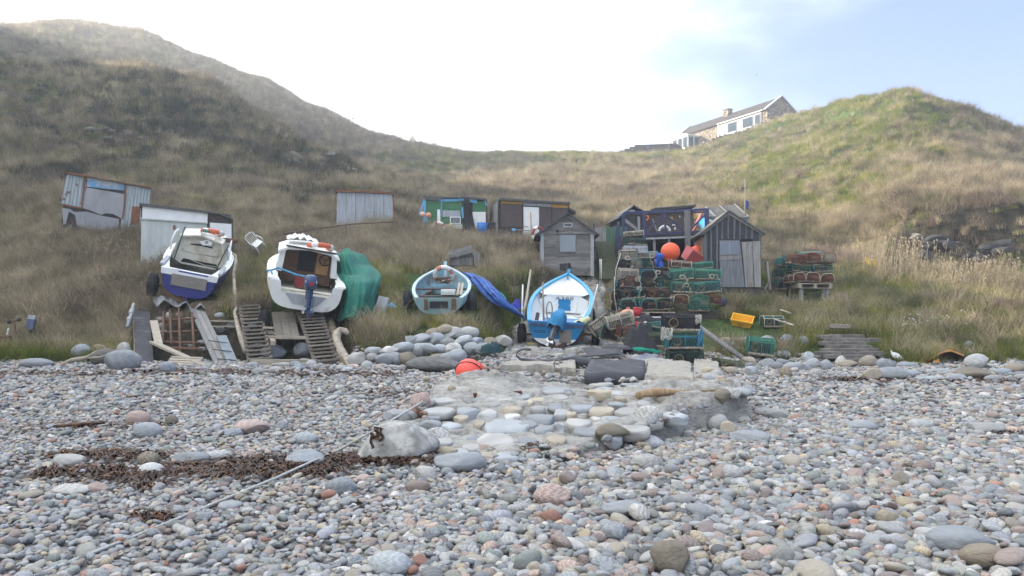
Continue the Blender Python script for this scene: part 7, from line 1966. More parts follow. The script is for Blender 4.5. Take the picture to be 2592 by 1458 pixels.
o = b.build('blue_oilskin', mat('blue_oilskin_cloth', (0.02, 0.075, 0.36), (0.015, 0.05, 0.25), 6, rough=.5, bump=.2)); o.location = P(1668, 674, 25.0); tag(o, 'bright blue oilskin bundle at the end of the top creel rows', 'oilskin')
# ring, oar and odds on the huts
lifebuoy('small red orange lifebuoy hung on the brown deck hut', P(1635, 551, 32.9), (0, 0, 0), .10, .035, ORANGE, ORANGE)
b = MB(); b.torus((0, 0, 0), .20, .05, 'y', 16, 8, a0=.1, a1=3.05); b.box((0, 0, .18), (.12, .06, .10)); o = b.build('white_float_ring', WHITE); o.location = P(1682, 586, 30.4); tag(o, 'half of a white float ring standing on the navy deck', 'float ring')
b = MB(); b.bar((0, 0, 0), (.45, .2, .9), .16, .04, jit=.01); o = b.build('orange_paddle', mat('orange_red_paint', (0.24, 0.06, 0.032), (0.17, 0.05, 0.03), 5, rough=.6)); o.location = P(1754, 585, 30.6); tag(o, 'orange red paddle leaning at the right end of the navy deck', 'paddle')
PEACH = mat('bleached_orange_float', (0.60, 0.27, 0.16), (0.50, 0.23, 0.14), 3, rough=.6, bump=.03)
buoy('pale peach float hung at the left corner of the green hut', P(1070, 543, 36.3), .135, mat('pale_peach_float', (0.60, 0.38, 0.28), (0.52, 0.33, 0.25), 3, rough=.6), eye=False)
buoy('deeper orange float hung beside the pale peach one on the green hut', P(1085, 545, 36.3), .135, PEACH, eye=False)
lifebuoy('white lifebuoy with one red patch leaning under the green hut window', P(1110, 577, 36.3), (-.15, 0, 0), .25, .07, WHITE, mat('red_patch', (0.5, 0.08, 0.05)))
buoy('small yellow float on the sill of the green hut', P(1141, 570, 36.3), .09, mat('yellow_float', (0.55, 0.40, 0.16), rough=.6), eye=False)
b = MB(); b.loft([[(r_ * math.cos(a), r_ * math.sin(a), z) for a in np.linspace(0, 6.28, 21)[:-1]] for z, r_ in ((0, .20), (.3, .235), (.56, .245), (.56, .22), (.3, .21))], True, True, True)
o = b.build('blue_barrel', mat('blue_plastic', (0.03, 0.17, 0.50), (0.025, 0.13, 0.40), 3, rough=.45)); o.location = P(1221, 595, 36.2); tag(o, 'open bright blue plastic barrel in front of the green hut', 'barrel')
b = MB(); secs = []
for j in range(6): secs.append([(-.45 + .9 * i / 9, -.1 + .05 * math.sin(i * 2 + j), .62 * (1 - j / 6) * math.sin(math.pi * (i + .6) / 10.2) ** .5) for i in range(10)])
b.loft(secs); b.box((0, .1, .2), (.85, .2, .4)); o = b.build('black_sheeting', NET); o.location = P(1248, 597, 36.4); tag(o, 'black sheeting heaped between the green hut and the brown hut', 'sheeting')
b = MB(); b.box((0, 0, .15), (.5, .3, .3), jit=.02); o = b.build('rusty_box', RUST); o.location = P(1159, 596, 36.0); tag(o, 'rusty box at the foot of the green hut', 'box')
lifebuoy('red and white lifebuoy hung between the brown hut and the grey shed', P(1363, 592, 31.5), (0, 0, .4), .25, .065, mat('dull_red_ring', (0.30, 0.08, 0.06), rough=.6), WHITE)
o = thing('blue_broom', 'broom with a blue head resting across the brown hut front', 'broom', P(1300, 581, 35.4))
b = MB(); b.box((0, 0, 0), (.16, .06, .10), jit=.01); b.build('head', P_BLUE, o); b = MB(); b.tube([(.05, 0, 0), (.9, 0, -.06)], .018, 6); b.build('handle', W_V, o)
b = MB(); secs = []
for j in range(6): secs.append([(-.22 + .44 * i / 9, -.05 + .035 * math.sin(i * 2.4 + j * .5), -.13 * j) for i in range(10)])
b.loft(secs); o = b.build('grey_net', mat('grey_net_cloth', (0.34, 0.32, 0.29), (0.22, 0.21, 0.19), 30, rough=.9, bump=.4)); sd = o.modifiers.new('t', 'SOLIDIFY'); sd.thickness = .03; o.location = P(1336, 588, 35.3); tag(o, 'grey net hanging on the white door of the brown hut', 'net')

# ropes and net ends hanging over the stacks
rr_ = random.Random(77)
ROPES = [('pale', 'bleached'), ('teal', 'teal'), ('blue', 'turquoise'), ('cream', 'cream'), ('darkgreen', 'dark green'), ('black', 'black')]
for i in range(26):
    side = i % 2; u = rr_.uniform(1566, 1690) if not side else rr_.uniform(1696, 1820); v = rr_.uniform(645, 780) if not side else rr_.uniform(665, 770)
    c_, w_ = ROPES[i % 6]; d = 23.75 + (790 - v) / 150 * .75; b = MB(); p_ = P(u, v, d); pts = []
    x, z = 0.0, 0.0
    for k in range(14):
        x += rr_.uniform(-.07, .08); z += rr_.uniform(-.09, .035); pts.append(p_ + Vector((x, rr_.uniform(-.05, .05), z)))
    b.tube(pts, rr_.choice([.008, .011, .014]), 5)
    if i % 3 == 0: b.tube([p_ + Vector((.07 * math.cos(a * 1.9) + .02 * math.sin(a), -.03 + .01 * a, .06 * math.sin(a * 1.9))) for a in np.linspace(0, 9, 26)], .009, 5)
    tag(b.build('loose_rope', C[c_]), w_ + ' loose rope end straggling over the ' + ('tall dark' if not side else 'green') + ' creel stack', 'rope', w_ + ' rope ends on the ' + ('tall dark' if not side else 'green') + ' creel stack')
# ---------------------------------------------------------------- ramps, driftwood and gear on the bank
def one(name, label, cat, b, m, group=None, bevel=0):
    o = b.build(name, m, None, bevel); return tag(o, label, cat, group)
def plank(name, label, a, c, w, th, m, n=1, gap=.01, cat='plank', group=None, lift=0.0):
    """boards side by side from pixel (u, v, d) a to c"""
    p0, p1 = P(*a), P(*c); p0.z += lift; p1.z += lift
    x = (p1 - p0).cross(Vector((0, 0, 1))).normalized()
    if n == 1:
        b = MB(); b.bar(p0, p1, w, th, jit=.004); return one(name, label, cat, b, m, group)
    o = thing(name, label, cat, p0, group=group)
    for k in range(n):
        off = x * ((k - (n - 1) / 2) * (w / n)); e = random.uniform(-.06, .06)
        b = MB(); b.bar(off, p1 - p0 + off + (p1 - p0).normalized() * e, w / n - gap, th, jit=.004); b.build('board', m, o)
    return o
RUBMAT = mat('dark_rubber_mat', (0.055, 0.055, 0.064), (0.034, 0.034, 0.040), 4, rough=.75, bump=.1, c3=(0.15, 0.14, 0.135), c3_scale=3, c3_cut=(.55, .7))
PL_BLUE = mat('blue_grey_plank', (0.24, 0.27, 0.29), (0.15, 0.17, 0.19), 5, (1, 6, 6), .85, bump=.2)
plank('ramp_board', 'wide pale plank ramp under a dark rubber strip at the left of the ramps', (356, 752, 24.2), (362, 905, 20.4), .44, .05, W_PALE, 2)
plank('rubber_strip', 'dark rubber strip laid on the leftmost plank ramp', (356, 778, 23.5), (366, 922, 20.0), .42, .015, RUBMAT, lift=.06)
plank('plank', 'short pale plank standing beside the rubber covered ramp', (389, 812, 22.4), (402, 872, 20.6), .2, .03, W_PALE)
plank('plank', 'long pale plank lying diagonally to the beach from the rubber covered ramp', (386, 866, 20.6), (532, 932, 19.3), .20, .05, W_PALE)
plank('ramp_board', 'long plank ramp lashed with black straps below the leaning blue boat', (497, 782, 23.4), (566, 926, 19.7), .40, .04, W_V, 3)
plank('plank', 'blue grey plank lying beside the strapped plank ramp', (560, 850, 21.4), (592, 926, 19.6), .26, .03, PL_BLUE)
plank('plank', 'short upper plank of the pair lying across beside the driftwood post', (534, 812, 22.6), (597, 813, 22.5), .16, .04, W_PALE)
plank('plank', 'short lower plank of the pair lying across beside the driftwood post', (535, 826, 22.2), (598, 826, 22.2), .14, .04, W_PALE)
for v0, v1 in ((862, 868), (884, 890), (908, 912)):
    b = MB(); b.bar(P(528 + (v0 - 862) * .5, v0, 20.9 - (v0 - 862) * .02), P(575 + (v0 - 862) * .5, v1, 20.7 - (v0 - 862) * .02), .02, .02); one('strap', 'black strap round the strapped plank ramp', 'strap', b, BLACK, 'black straps on the plank ramp')
pallet('broken_pallet', 'broken pale pallet at the foot of the plank ramps', P(466, 928, 19.5), .75, .7, .12, (.35, .05, .15))
fr = thing('rusty_scaffold', 'rusty scaffold of iron pipes between the two plank ramps', 'frame', P(453, 870, 21.2))
o0 = P(453, 870, 21.2)
for a, c in (((414, 790, 23), (412, 868, 20.9)), ((453, 778, 23.2), (456, 890, 20.5)), ((486, 792, 22.8), (491, 888, 20.6)), ((430, 785, 23.1), (434, 872, 20.9)), ((404, 812, 22.5), (496, 806, 22.5)), ((405, 842, 21.7), (500, 838, 21.7)), ((408, 866, 21.1), (505, 868, 21.0)), ((412, 880, 20.7), (512, 884, 20.6))):
    b = MB(); b.tube([P(*a) - o0, P(*c) - o0], .035, 7); b.build('pipe', RUST, fr)
b = MB(); n = 14
b.loft([[P(388 + 130 * i / n, 748 + 20 * (i / n) + 4 * math.sin(i * 1.9) + j * (5 + 3 * math.sin(i * 1.3)), 23.9 - .22 * j + .05 * math.sin(i * 2 + j)) for i in range(n + 1)] for j in range(4)], smooth_=False)
o = one('torn_metal_sheet', 'crumpled torn grey sheet under the stern of the leaning blue boat', 'sheet', b, TIN_FLAT); sd = o.modifiers.new('t', 'SOLIDIFY'); sd.thickness = .01
def branch(name, label, pts, m, cat='driftwood', n=8):
    b = MB(); b.tube([P(u, v, d) for u, v, d, r in pts], [r for *_, r in pts], n); return one(name, label, cat, b, m)
DRIFT = mat('bleached_driftwood', (0.40, 0.35, 0.28), (0.20, 0.17, 0.135), 6, (1, 1, 1), .85, bump=.4, c3=(0.12, 0.095, 0.07), c3_scale=4)
branch('driftwood_post', 'tall crooked bleached branch standing between the leaning boat and the slatted ramps', [(588, 642, 24.4, .03), (596, 646, 24.4, .04), (598, 662, 24.3, .05), (592, 690, 24.2, .045), (594, 730, 23.8, .055), (598, 784, 23, .06), (594, 792, 22.8, .05), (602, 826, 22, .07), (612, 860, 21.2, .085), (622, 890, 20.6, .07)], DRIFT)
branch('driftwood_log', 'thick hollow bleached tree trunk curving at the right edge of the slatted ramps', [(882, 846, 20.9, .05), (874, 838, 21, .09), (862, 836, 21, .10), (853, 845, 20.9, .12), (852, 862, 20.6, .11), (860, 884, 20.2, .12), (872, 904, 19.8, .12), (884, 926, 19.4, .11), (892, 934, 19.2, .08)], DRIFT)
branch('log', 'straight brown log lying between the right slatted ramp and the curved driftwood', [(836, 812, 22.2, .11), (846, 850, 21.2, .12), (862, 900, 20.0, .13), (872, 934, 19.3, .12)], mat('brown_log', (0.22, 0.17, 0.11), (0.10, 0.08, 0.055), 7, (1, 1, 1), .9, bump=.5))
branch('driftwood_branch', 'long thin forked bleached branch lying at the left bank foot', [(90, 940, 18.6, .04), (135, 935, 18.7, .06), (180, 912, 18.7, .05), (220, 905, 18.7, .045), (232, 897, 18.7, .03), (246, 888, 18.7, .02)], DRIFT)
branch('driftwood_branch', 'short side fork of the bleached branch lying at the left bank foot', [(222, 905, 18.7, .035), (250, 905, 18.7, .025), (268, 899, 18.7, .014)], DRIFT)
def slat_ramp(label, tl, tr, br, bl, n, m):
    TL, TR, BR, BL = P(*tl), P(*tr), P(*br), P(*bl); o = thing('slatted_ramp', label, 'ramp', BL)
    for a, c in ((TL, BL), (TR, BR)):
        b = MB(); b.bar(a - BL, c - BL - Vector((0, 0, .03)), .06, .13, jit=.004); b.build('side_rail', m, o)
    for k in range(n):
        t_ = (k + .4) / n; a, c = TL.lerp(BL, t_), TR.lerp(BR, t_); e = (c - a).normalized() * random.uniform(.0, .06)
        b = MB(); b.bar(a - BL - e + Vector((0, 0, .075)), c - BL + e + Vector((0, 0, .075)), .15, .045, jit=.006); b.build('slat', m, o)
    return o
GREYW = mat('old_grey_brown_wood', (0.235, 0.205, 0.165), (0.11, 0.095, 0.08), 6, (6, 1, 3), .9, bump=.35, vary=.15)
slat_ramp('left slatted timber boat ramp below the white cabin boat', (607, 778, 22.9), (656, 775, 22.9), (688, 920, 19.4), (632, 924, 19.4), 15, GREYW)
slat_ramp('right slatted timber boat ramp below the white cabin boat', (756, 796, 22.4), (812, 793, 22.4), (856, 922, 19.4), (802, 928, 19.4), 15, GREYW)
plank('ramp_board', 'broad boards filling the gap between the two slatted ramps', (715, 792, 22.5), (728, 852, 21.0), .62, .05, GREYW, 3)
plank('white_beam', 'whitish beam lying across between the two slatted ramps', (672, 853, 20.9), (781, 855, 20.9), .09, .09, W_PALE, cat='beam')
plank('beam', 'weathered beam joining the feet of the two slatted ramps', (634, 920, 19.3), (802, 919, 19.3), .16, .18, W_PALE, cat='beam')
plank('block', 'short pale block under the whitish beam', (688, 862, 20.9), (692, 868, 20.3), .12, .12, W_PALE, cat='block')
for k, (u, v) in enumerate(((676, 838), (688, 843), (680, 829))):
    plank('offcut', 'pale timber offcut piled left of the broad boards', (u - 12, v, 21.3 - .1 * k), (u + 14, v + 1, 21.2 - .1 * k), .12, .05, W_PALE, cat='offcut', group='timber offcuts by the left slatted ramp')
b = MB(); b.box((0, 0, 0), (.32, .05, .48), (-.25, 0, 0)); b.box((0, -.03, 0), (.26, .03, .42), (-.25, 0, 0)); o = one('grey_panel_board', 'ribbed grey plastic panel leaning right of the green tarpaulin', 'panel', b, PANEL_GREY); o.location = P(966, 772, 22.3); o.rotation_euler = (0, .2, -.3)
b = MB(); b.tube([P(717, 593, 30), P(760, 586, 30.5), P(830, 575, 31.5), P(893, 567, 32.5), P(995, 562, 33.5)], [.045, .03, .03, .028, .025], 6); one('rusty_rail', 'long thin rusty pole propped across the slope before the grey panelled shed', 'pole', b, RUST)
b = MB(); b.tube([P(877, 566, 32.2), P(876, 632, 32.0)], .028, 6); one('rusty_post', 'thin rusty post holding up the long rusty pole', 'post', b, RUST)
for u, v0, v1 in ((251, 672, 748), (286, 676, 750)):
    b = MB(); b.tube([P(u, v0, 26.5), P(u + 2, v1, 26.2)], .035, 6); one('iron_stake', 'rusty iron stake standing in the dead grass left of the leaning boat', 'stake', b, RUST, 'iron stakes in the grass')
# white plastic garden chair on its side
ch = thing('garden_chair', 'white plastic garden chair tipped over on the slope above the boats', 'chair', P(650, 616, 28), (.5, -.75, .6)); ch.scale = (.72, .72, .72)
b = MB(); b.box((0, 0, .0), (.46, .44, .03)); b.build('seat', WHITE, ch, .01)
b = MB()
for k in range(6): b.bar((-.20 + k * .08, .22, .02), (-.22 + k * .088, .34, .44), .035, .018, up=(1, 0, 0))
b.tube([(-.24, .23, .02), (-.26, .34, .40), (-.15, .37, .48), (.15, .37, .48), (.26, .34, .40), (.24, .23, .02)], .022, 6); b.build('backrest', WHITE, ch)
for s_ in (-1, 1):
    b = MB(); b.tube([(s_ * .26, .28, .22), (s_ * .29, .0, .22), (s_ * .28, -.22, .20), (s_ * .27, -.24, 0)], .022, 6); b.build('armrest', WHITE, ch)
    for y in (-.2, .2):
        b = MB(); b.tube([(s_ * .21, y, 0), (s_ * .25, y * 1.2, -.42)], .024, 6); b.build('leg', WHITE, ch)
# left bank odds
bx_ = thing('marine_box', 'dark blue box with a pale lid fixed on the left grass bank', 'box', P(76, 835, 21.2), (-.15, .12, .2))
b = MB(); b.box((0, 0, .14), (.19, .16, .28)); b.build('body', ENG_BLUE, bx_, .01); b = MB(); b.box((.01, -.01, .33), (.18, .17, .11)); b.build('lid', PANEL_GREY, bx_, .01); b = MB(); b.tube([(0, 0, -.4), (0, 0, .02)], .05, 7); b.build('stem', BLACK, bx_)
o = thing('rusty_roller', 'bent rod with two dark end caps in the grass at the far left', 'roller', P(36, 812, 21.3), (0, -.25, .1))
b = MB(); b.tube([(-.1, 0, 0), (.1, 0, 0)], .03, 7); b.tube([(0, 0, 0), (-.06, 0, -.5)], .02, 6); b.build('rod', RUST, o)
for s_ in (-1, 1):
    b = MB(); b.tube([(s_ * .09, 0, 0), (s_ * .17, 0, 0)], .05, 10); b.build('end_cap', BLACK, o)
b = MB(); b.bar(P(17, 856, 20.9), P(22, 831, 20.9), .04, .03); one('white_marker', 'short white marker post in the grass at the far left', 'post', b, WHITE)
b = MB(); b.box((0, 0, 0), (.2, .2, .42), jit=.03); o = one('rusty_block', 'brown rusty block below the white marker post', 'block', b, RUST); o.location = P(14, 870, 20.7)
b = MB(); b.tube([P(338, 770, 22.6), P(331, 800, 21.9), P(322, 828, 21.3)], .05, 8); b.tube([P(334, 786, 22.2), P(331, 796, 22)], .075, 8); b.tube([P(328, 806, 21.8), P(326, 814, 21.6)], .075, 8); one('pipe_fitting', 'jointed grey plastic pipe lying down the bank left of the plank ramp', 'pipe', b, GALV)

# ---------------------------------------------------------------- on and around the slipway
CONC = mat('pale_concrete', (0.36, 0.335, 0.285), (0.23, 0.21, 0.18), 9, rough=.95, bump=.6, c3=(0.20, 0.19, 0.15), c3_scale=3, world=True)
def slab(label, corners, th, m=None, name='concrete_slab', seg=14, rough_=.035):
    """rough edged slab: corners are (u, v) of its top outline on the slip"""
    pts = []
    n = len(corners)
    for i in range(n):
        a, c = corners[i], corners[(i + 1) % n]
        for k in range(6): pts.append((a[0] + (c[0] - a[0]) * k / 6 + random.uniform(-3, 3), a[1] + (c[1] - a[1]) * k / 6 + random.uniform(-.7, .7)))
    W = [GV(u, v, 8) for u, v in pts]
    zt = max(p_.z for p_ in W) * .3 + sum(p_.z for p_ in W) / len(W) * .7 + th
    b = MB(); c_ = sum(W, Vector()) / len(W)
    top = [Vector((p_.x, p_.y, zt + random.uniform(-rough_, rough_) * .6)) for p_ in W]
    mid = [Vector((p_.x + (p_.x - c_.x) * .02, p_.y + (p_.y - c_.y) * .02, zt - th * .5)) for p_ in W]
    bot = [Vector((p_.x, p_.y, zt - th - .15)) for p_ in W]
    inn = [c_.lerp(p_, .8) + Vector((0, 0, zt - c_.z * .2 - p_.z * .8 + random.uniform(-.01, .02))) for p_ in W]
    for q in inn: q.z = zt + random.uniform(-.012, .022)
    b.loft([bot, mid, top, inn], True, False, True, False)
    return one(name, label, 'slab', b, m or CONC)
slab('long cracked concrete slab across the slipway in front of the boat', [(1268, 944), (1400, 942), (1402, 930), (1285, 931)], .14)
slab('short concrete block next to the black mats on the slipway', [(1418, 952), (1455, 950), (1456, 930), (1424, 931)], .14)
slab('broad square concrete slab at the right end of the slipway', [(1634, 968), (1752, 974), (1748, 930), (1640, 930)], .12)
slab('broken concrete slab at the right corner of the slipway', [(1752, 984), (1824, 978), (1818, 950), (1770, 930), (1755, 930)], .10)
slab('grey slab sloping off the right corner of the slipway', [(1824, 1000), (1890, 992), (1850, 966), (1824, 965)], .03, PANEL_GREY)
b = MB(); b.box((0, 0, 0), (.60, .25, .11), jit=.012); o = one('white_stone_block', 'long whitish worn block lying in front of the three high creel stack', 'block', b, mat('whitish_block', (0.48, 0.46, 0.41), (0.34, 0.32, 0.28), 8, rough=.9, bump=.4), None, .02); o.location = P(1665, 921, 18.0); o.rotation_euler.z = .03
# black rubber sheets
def sheet(name, label, rows, m, th=.012, cat='mat'):
    b = MB(); b.loft([[Vector(q) for q in r] for r in rows]); o = one(name, label, cat, b, m); sd = o.modifiers.new('t', 'SOLIDIFY'); sd.thickness = th; return o
zS = .40
rows = []
for j in range(13):       # front mat: lies on the stones, folded down and rolled at its front edge
    t_ = j / 12; row_ = []
    for i in range(13):
        a = i / 12; u = (1478 + (1633 - 1478) * a) + (1 - t_) * 18 * (1 - a); d = 16.6 - 3.2 * t_
        q = P(u, 0, d); q.z = .56 - .02 * t_ + .02 * math.sin(i * .9 + j * .8) + .015 * math.sin(j * 1.7)
        row_.append(q)
    rows.append(row_)
for ang in np.linspace(0, 3.6, 7):
    rows.append([Vector((p_.x, p_.y - .13 * math.sin(ang), p_.z - .13 * (1 - math.cos(ang)))) for p_ in rows[12]])
sheet('rubber_mat', 'large black rubber mat with a rolled front edge lying on the slipway', rows, RUBMAT)
rows = []
for j in range(9):
    rows.append([P(1452 + 45 * i / 6, 0, 16.6 - .02 * i) + Vector((0, -.24 * math.sin(j / 8 * 5.2), .53 + .12 * math.cos(j / 8 * 5.2) - P(0, 0, 16.6).z * 0)) for i in range(7)])
for r_ in rows:
    for q in r_: q.z = q.z - P(1452, 0, 16.6).z
rows = [[Vector((q.x, q.y, q.z)) for q in r_] for r_ in rows]
sheet('rubber_roll', 'rolled black rubber piece left of the large mat on the slipway', rows, RUBMAT)
rows = []
for j in range(7): rows.append([P(1470 + 90 * i / 8 + 4 * j, 0, 19.6 - .28 * j).xy.to_3d() + Vector((0, 0, .66 - .015 * j + .03 * math.sin(i * .8 + j))) for i in range(9)])
sheet('rubber_mat', 'smaller black rubber mat lying behind the large one on the slipway', rows, RUBMAT)
b = MB(); pts = []
strip = [(1345, 17.3, .74), (1322, 17.2, .76), (1308, 17.1, .70), (1306, 17.0, .61), (1316, 16.95, .53), (1345, 16.95, .50), (1385, 17.0, .49), (1430, 17.1, .53), (1470, 17.3, .57), (1530, 17.5, .60), (1566, 17.6, .61)]
b.loft([[Vector((( u - CX) / F * d, d - .16, z)), Vector(((u - CX) / F * d, d + .16, z + .015))] for u, d, z in strip]); o = one('rubber_strip', 'long black rubber strip curled up at its left end across the slipway', 'strip', b, RUBMAT); sd = o.modifiers.new('t', 'SOLIDIFY'); sd.thickness = .025
# grey sheet with green net on it, black net heap
def heap(name, label, u, v, d, w, dep, h, m, seed, cat, sharp=0.3, n=26):
    b = MB(); rs = np.random.default_rng(seed); secs = []; o_ = P(u, v, d)
    for j in range(n + 1):
        r_ = []
        for i in range(n + 1):
            x = (i / n - .5) * 2; y = (j / n - .5) * 2; e = max(0, 1 - (x * x + y * y))
            z = h * (e ** .6) * (1 + sharp * 1.6 * float(fbm(np.array(x * 2.2 + seed), np.array(y * 2.2), seed, 4))) - .03
            k = .5 + .5 * min(1, 1 / max(.01, math.hypot(x, y)))
            r_.append((x * w / 2 * k, y * dep / 2 * k, z))
        secs.append(r_)
    b.loft(secs); o = one(name, label, cat, b, m); o.location = o_; return o
heap('black_net', 'big heap of black netting beside the three high creel stack', 1622, 893, 20.6, .95, 1.0, .72, NET, 5, 'net', .5, 44)
heap('black_net', 'small dark net bundle in front of the tall creel stack', 1640, 822, 22.6, .9, .5, .30, NET, 8, 'net', .5)
heap('dark_tarpaulin', 'flat dark grey tarpaulin edge showing under the black net heap', 1560, 880, 20.3, .8, .7, .12, RUBMAT, 9, 'tarpaulin')
heap('grey_sheet', 'light grey canvas sheet lying below the black net heap', 1630, 926, 18.6, .92, .9, .26, mat('grey_canvas', (0.25, 0.26, 0.30), (0.18, 0.19, 0.22), 3, rough=.8, bump=.2), 13, 'sheet', .4, 30)
b = MB(); rr = random.Random(4); o_ = P(1640, 905, 18.7)
for k in range(26):
    a = rr.uniform(0, 6.28); c_ = Vector((rr.uniform(-.30, .30), rr.uniform(-.15, .15), .10)); c_.z += .06 - .12 * c_.x
    b.tube([c_ + Vector((.09 * math.cos(a + i * 1.1), .07 * math.sin(a + i * 1.3), rr.uniform(-.03, .05))) for i in range(7)], .010, 4)
o = one('green_net', 'bright sea green net lying on the grey canvas sheet', 'net', b, mat('sea_green_net', (0.02, 0.36, 0.24), (0.015, 0.25, 0.17), 20, rough=.8)); o.location = o_
for (u, v, d, lab) in ((1612, 800, 22.2, 'upper red plastic bucket at the back of the creel heap'), (1617, 838, 21.6, 'lower red plastic bucket in the creel heap')):
    o = thing('red_bucket', lab, 'bucket', P(u, v, d), (.1, .1, 0)); b = MB(); b.loft([[(r_ * math.cos(a), r_ * math.sin(a), z) for a in np.linspace(0, 6.28, 19)[:-1]] for z, r_ in ((0, .085), (.24, .125), (.24, .115), (.02, .08))], True, True, True); b.build('body', mat('red_plastic', (0.50, 0.04, 0.05), (0.42, 0.035, 0.04), 3, rough=.45), o)
    b = MB(); b.torus((0, 0, .23), .125, .012, 'z', 18, 6); b.build('rim', MATS['red_plastic'], o)
o = buoy('faded salmon buoy half deflated behind the white netted creels', P(1590, 800, 22.7), .26, PEACH); o.scale = (1, .8, .8)
buoy('small cream float on a stick in the creel heap', P(1634, 818, 21.4), .055, ROPE_W, eye=False)
b = MB(); b.bar(P(1638, 824, 21.3), P(1680, 830, 21.2), .07, .05); one('stick', 'pale stick lying behind the three high creel stack', 'stick', b, W_PALE)
buoy('dark navy float lying in the grass beside the green creel stack', P(1829, 765, 24.0), .15, mat('navy_float', (0.02, 0.025, 0.06), rough=.5), eye=False)
def ropecoil(label, u, v, d, r, m, n=5, seed=1, th=.012, flat=.25):
    rr = random.Random(seed); b = MB(); c_ = P(u, v, d); pts = []
    for i in range(n * 12): a = i / 12 * 6.283; k = r * rr.uniform(.75, 1.1); pts.append(c_ + Vector((k * math.cos(a), k * math.sin(a) * .7, flat * rr.uniform(0, .4) + .1 * r * math.sin(a * .5))))
    b.tube(pts, th, 5); return one('rope_coil', label, 'rope', b, m)
ropecoil('pale rope coil hanging at the left of the three high creel stack', 1688, 862, 18.5, .13, ROPE_W, 6, 2, flat=.8)
ropecoil('white rope tail knotted at the right of the black topped creel', 1768, 822, 18.6, .07, ROPE_W, 4, 3, flat=.6)
ropecoil('blue rope tail hanging right of the turquoise creel', 1772, 880, 18.6, .06, ROPE_B, 5, 6, flat=1.2)
ropecoil('loose white rope on the slip stones behind the right trailer wheel', 1530, 884, 21.6, .26, ROPE_W, 3, 5, flat=.06)
ropecoil('yellow rope beside the left trailer wheel of the slipway boat', 1345, 872, 22.6, .12, mat('yellow_rope', (0.45, 0.36, 0.12)), 3, 7, flat=.1)
ropecoil('frayed rope tangle lying between the rubber mats', 1590, 916, 17.8, .22, ROPE_W, 3, 9, flat=.06)
b = MB(); b.tube([P(1622, 700, 24.3), P(1620, 730, 24.05), P(1618, 760, 23.9), P(1621, 785, 23.8), P(1619, 812, 23.6)], .012, 5); one('hanging_line', 'pale turquoise line hanging down the front of the tall creel stack', 'rope', b, C['teal'])
for k, (u0, v0, u1, v1) in enumerate(((1572, 640, 1556, 720), (1556, 700, 1564, 800))):
    b = MB(); b.tube([P(u0, v0, 24.6), P((u0 + u1) / 2 - 5, (v0 + v1) / 2, 24.4), P(u1, v1, 24.2)], .014, 5); one('hanging_line', ('upper' if k == 0 else 'lower') + ' pale line trailing down the left side of the tall creel stack', 'rope', b, C['pale'])
heap('teal_net', 'small tangle of sea green net on the bank beside the blue tarpaulin', 1262, 756, 23.7, .5, .5, .22, C['teal'], 15, 'net', .6)
heap('blue_bag', 'violet blue bag at the lower end of the blue tarpaulin', 1306, 778, 23.2, .34, .3, .22, mat('violet_cloth', (0.04, 0.045, 0.30), rough=.7), 16, 'bag', .5)
buoy('ochre yellow float behind the lower end of the blue tarpaulin', P(1322, 785, 23.4), .10, mat('ochre_float', (0.42, 0.29, 0.09), rough=.6), eye=False)
heap('dark_net', 'dark green blue net draped over the boulders beside the slipway', 1244, 888, 19.3, .55, .6, .26, mat('dark_teal_net', (0.02, 0.055, 0.065), (0.012, 0.032, 0.04), 20, rough=.9, bump=.5), 21, 'net', .5)
heap('rust_scrap', 'rusty scrap and dead stems heaped left of the rowing boat trailer', 1000, 772, 23.5, .8, .5, .22, RUST, 22, 'scrap', .7)
heap('blue_scrap', 'small blue plastic scrap in the grass by the rowing boat', 990, 776, 22.8, .36, .3, .10, P_BLUE, 23, 'scrap', .7)
# pink buoy and rope across the beach
bp_ = GV(1176, 952, 8, 22); o = buoy('fluorescent pink red buoy lying against the left side of the slipway', Vector((P(1187, 0, 15.3).x, 15.3, .40)), .265, PINK); o.rotation_euler = (.3, 1.1, 0)
b = MB(); b.torus((0, 0, 0), .268, .010, 'y', 30, 5); bl = b.build('band', BLACK, o); bl.rotation_euler = (.2, .5, .6)
rp = [P(u, v, GV(u, v).y * k_) for u, v, k_ in ((60, 1470, .985), (200, 1413, .985), (340, 1358, .985), (480, 1300, .98), (600, 1250, .98), (700, 1209, .97), (790, 1168, .96), (860, 1138, .94))] + [P(950, 1088, 8.0), P(1040, 1035, 9.6), P(1110, 992, 11.6), P(1150, 968, 13.6), P(1174, 945, 15.0)]
fine = []
for i in range(len(rp) - 1):
    for k in range(8): fine.append(rp[i].lerp(rp[i + 1], k / 8))
fine.append(rp[-1])
RT = mat('twisted_rope', (0.50, 0.50, 0.47), (0.33, 0.33, 0.31), 60, rough=.9, bump=.5)
o = thing('mooring_rope', 'pale twisted mooring rope running across the beach up to the pink buoy', 'rope', (0, 0, 0))
b = MB(); b.tube(fine[:89], .013, 8); b.build('rope', RT, o); b = MB(); b.tube(fine[87:], .016, 6); b.build('dark_end', mat('dark_rope', (0.05, 0.06, 0.055), rough=.9), o)
b = MB(); b.tube([fine[88] + Vector((.02 * math.sin(i * 2), .02 * i - .08, .02 * math.cos(i * 2))) for i in range(9)], .014, 5); b.build('teal_whipping', C['teal'], o)
KELP = mat('brown_kelp', (0.07, 0.03, 0.017), (0.022, 0.012, 0.009), 5, rough=.5, bump=.3, c3=(0.17, 0.075, 0.022), c3_scale=9, c3_cut=(.52, .66))
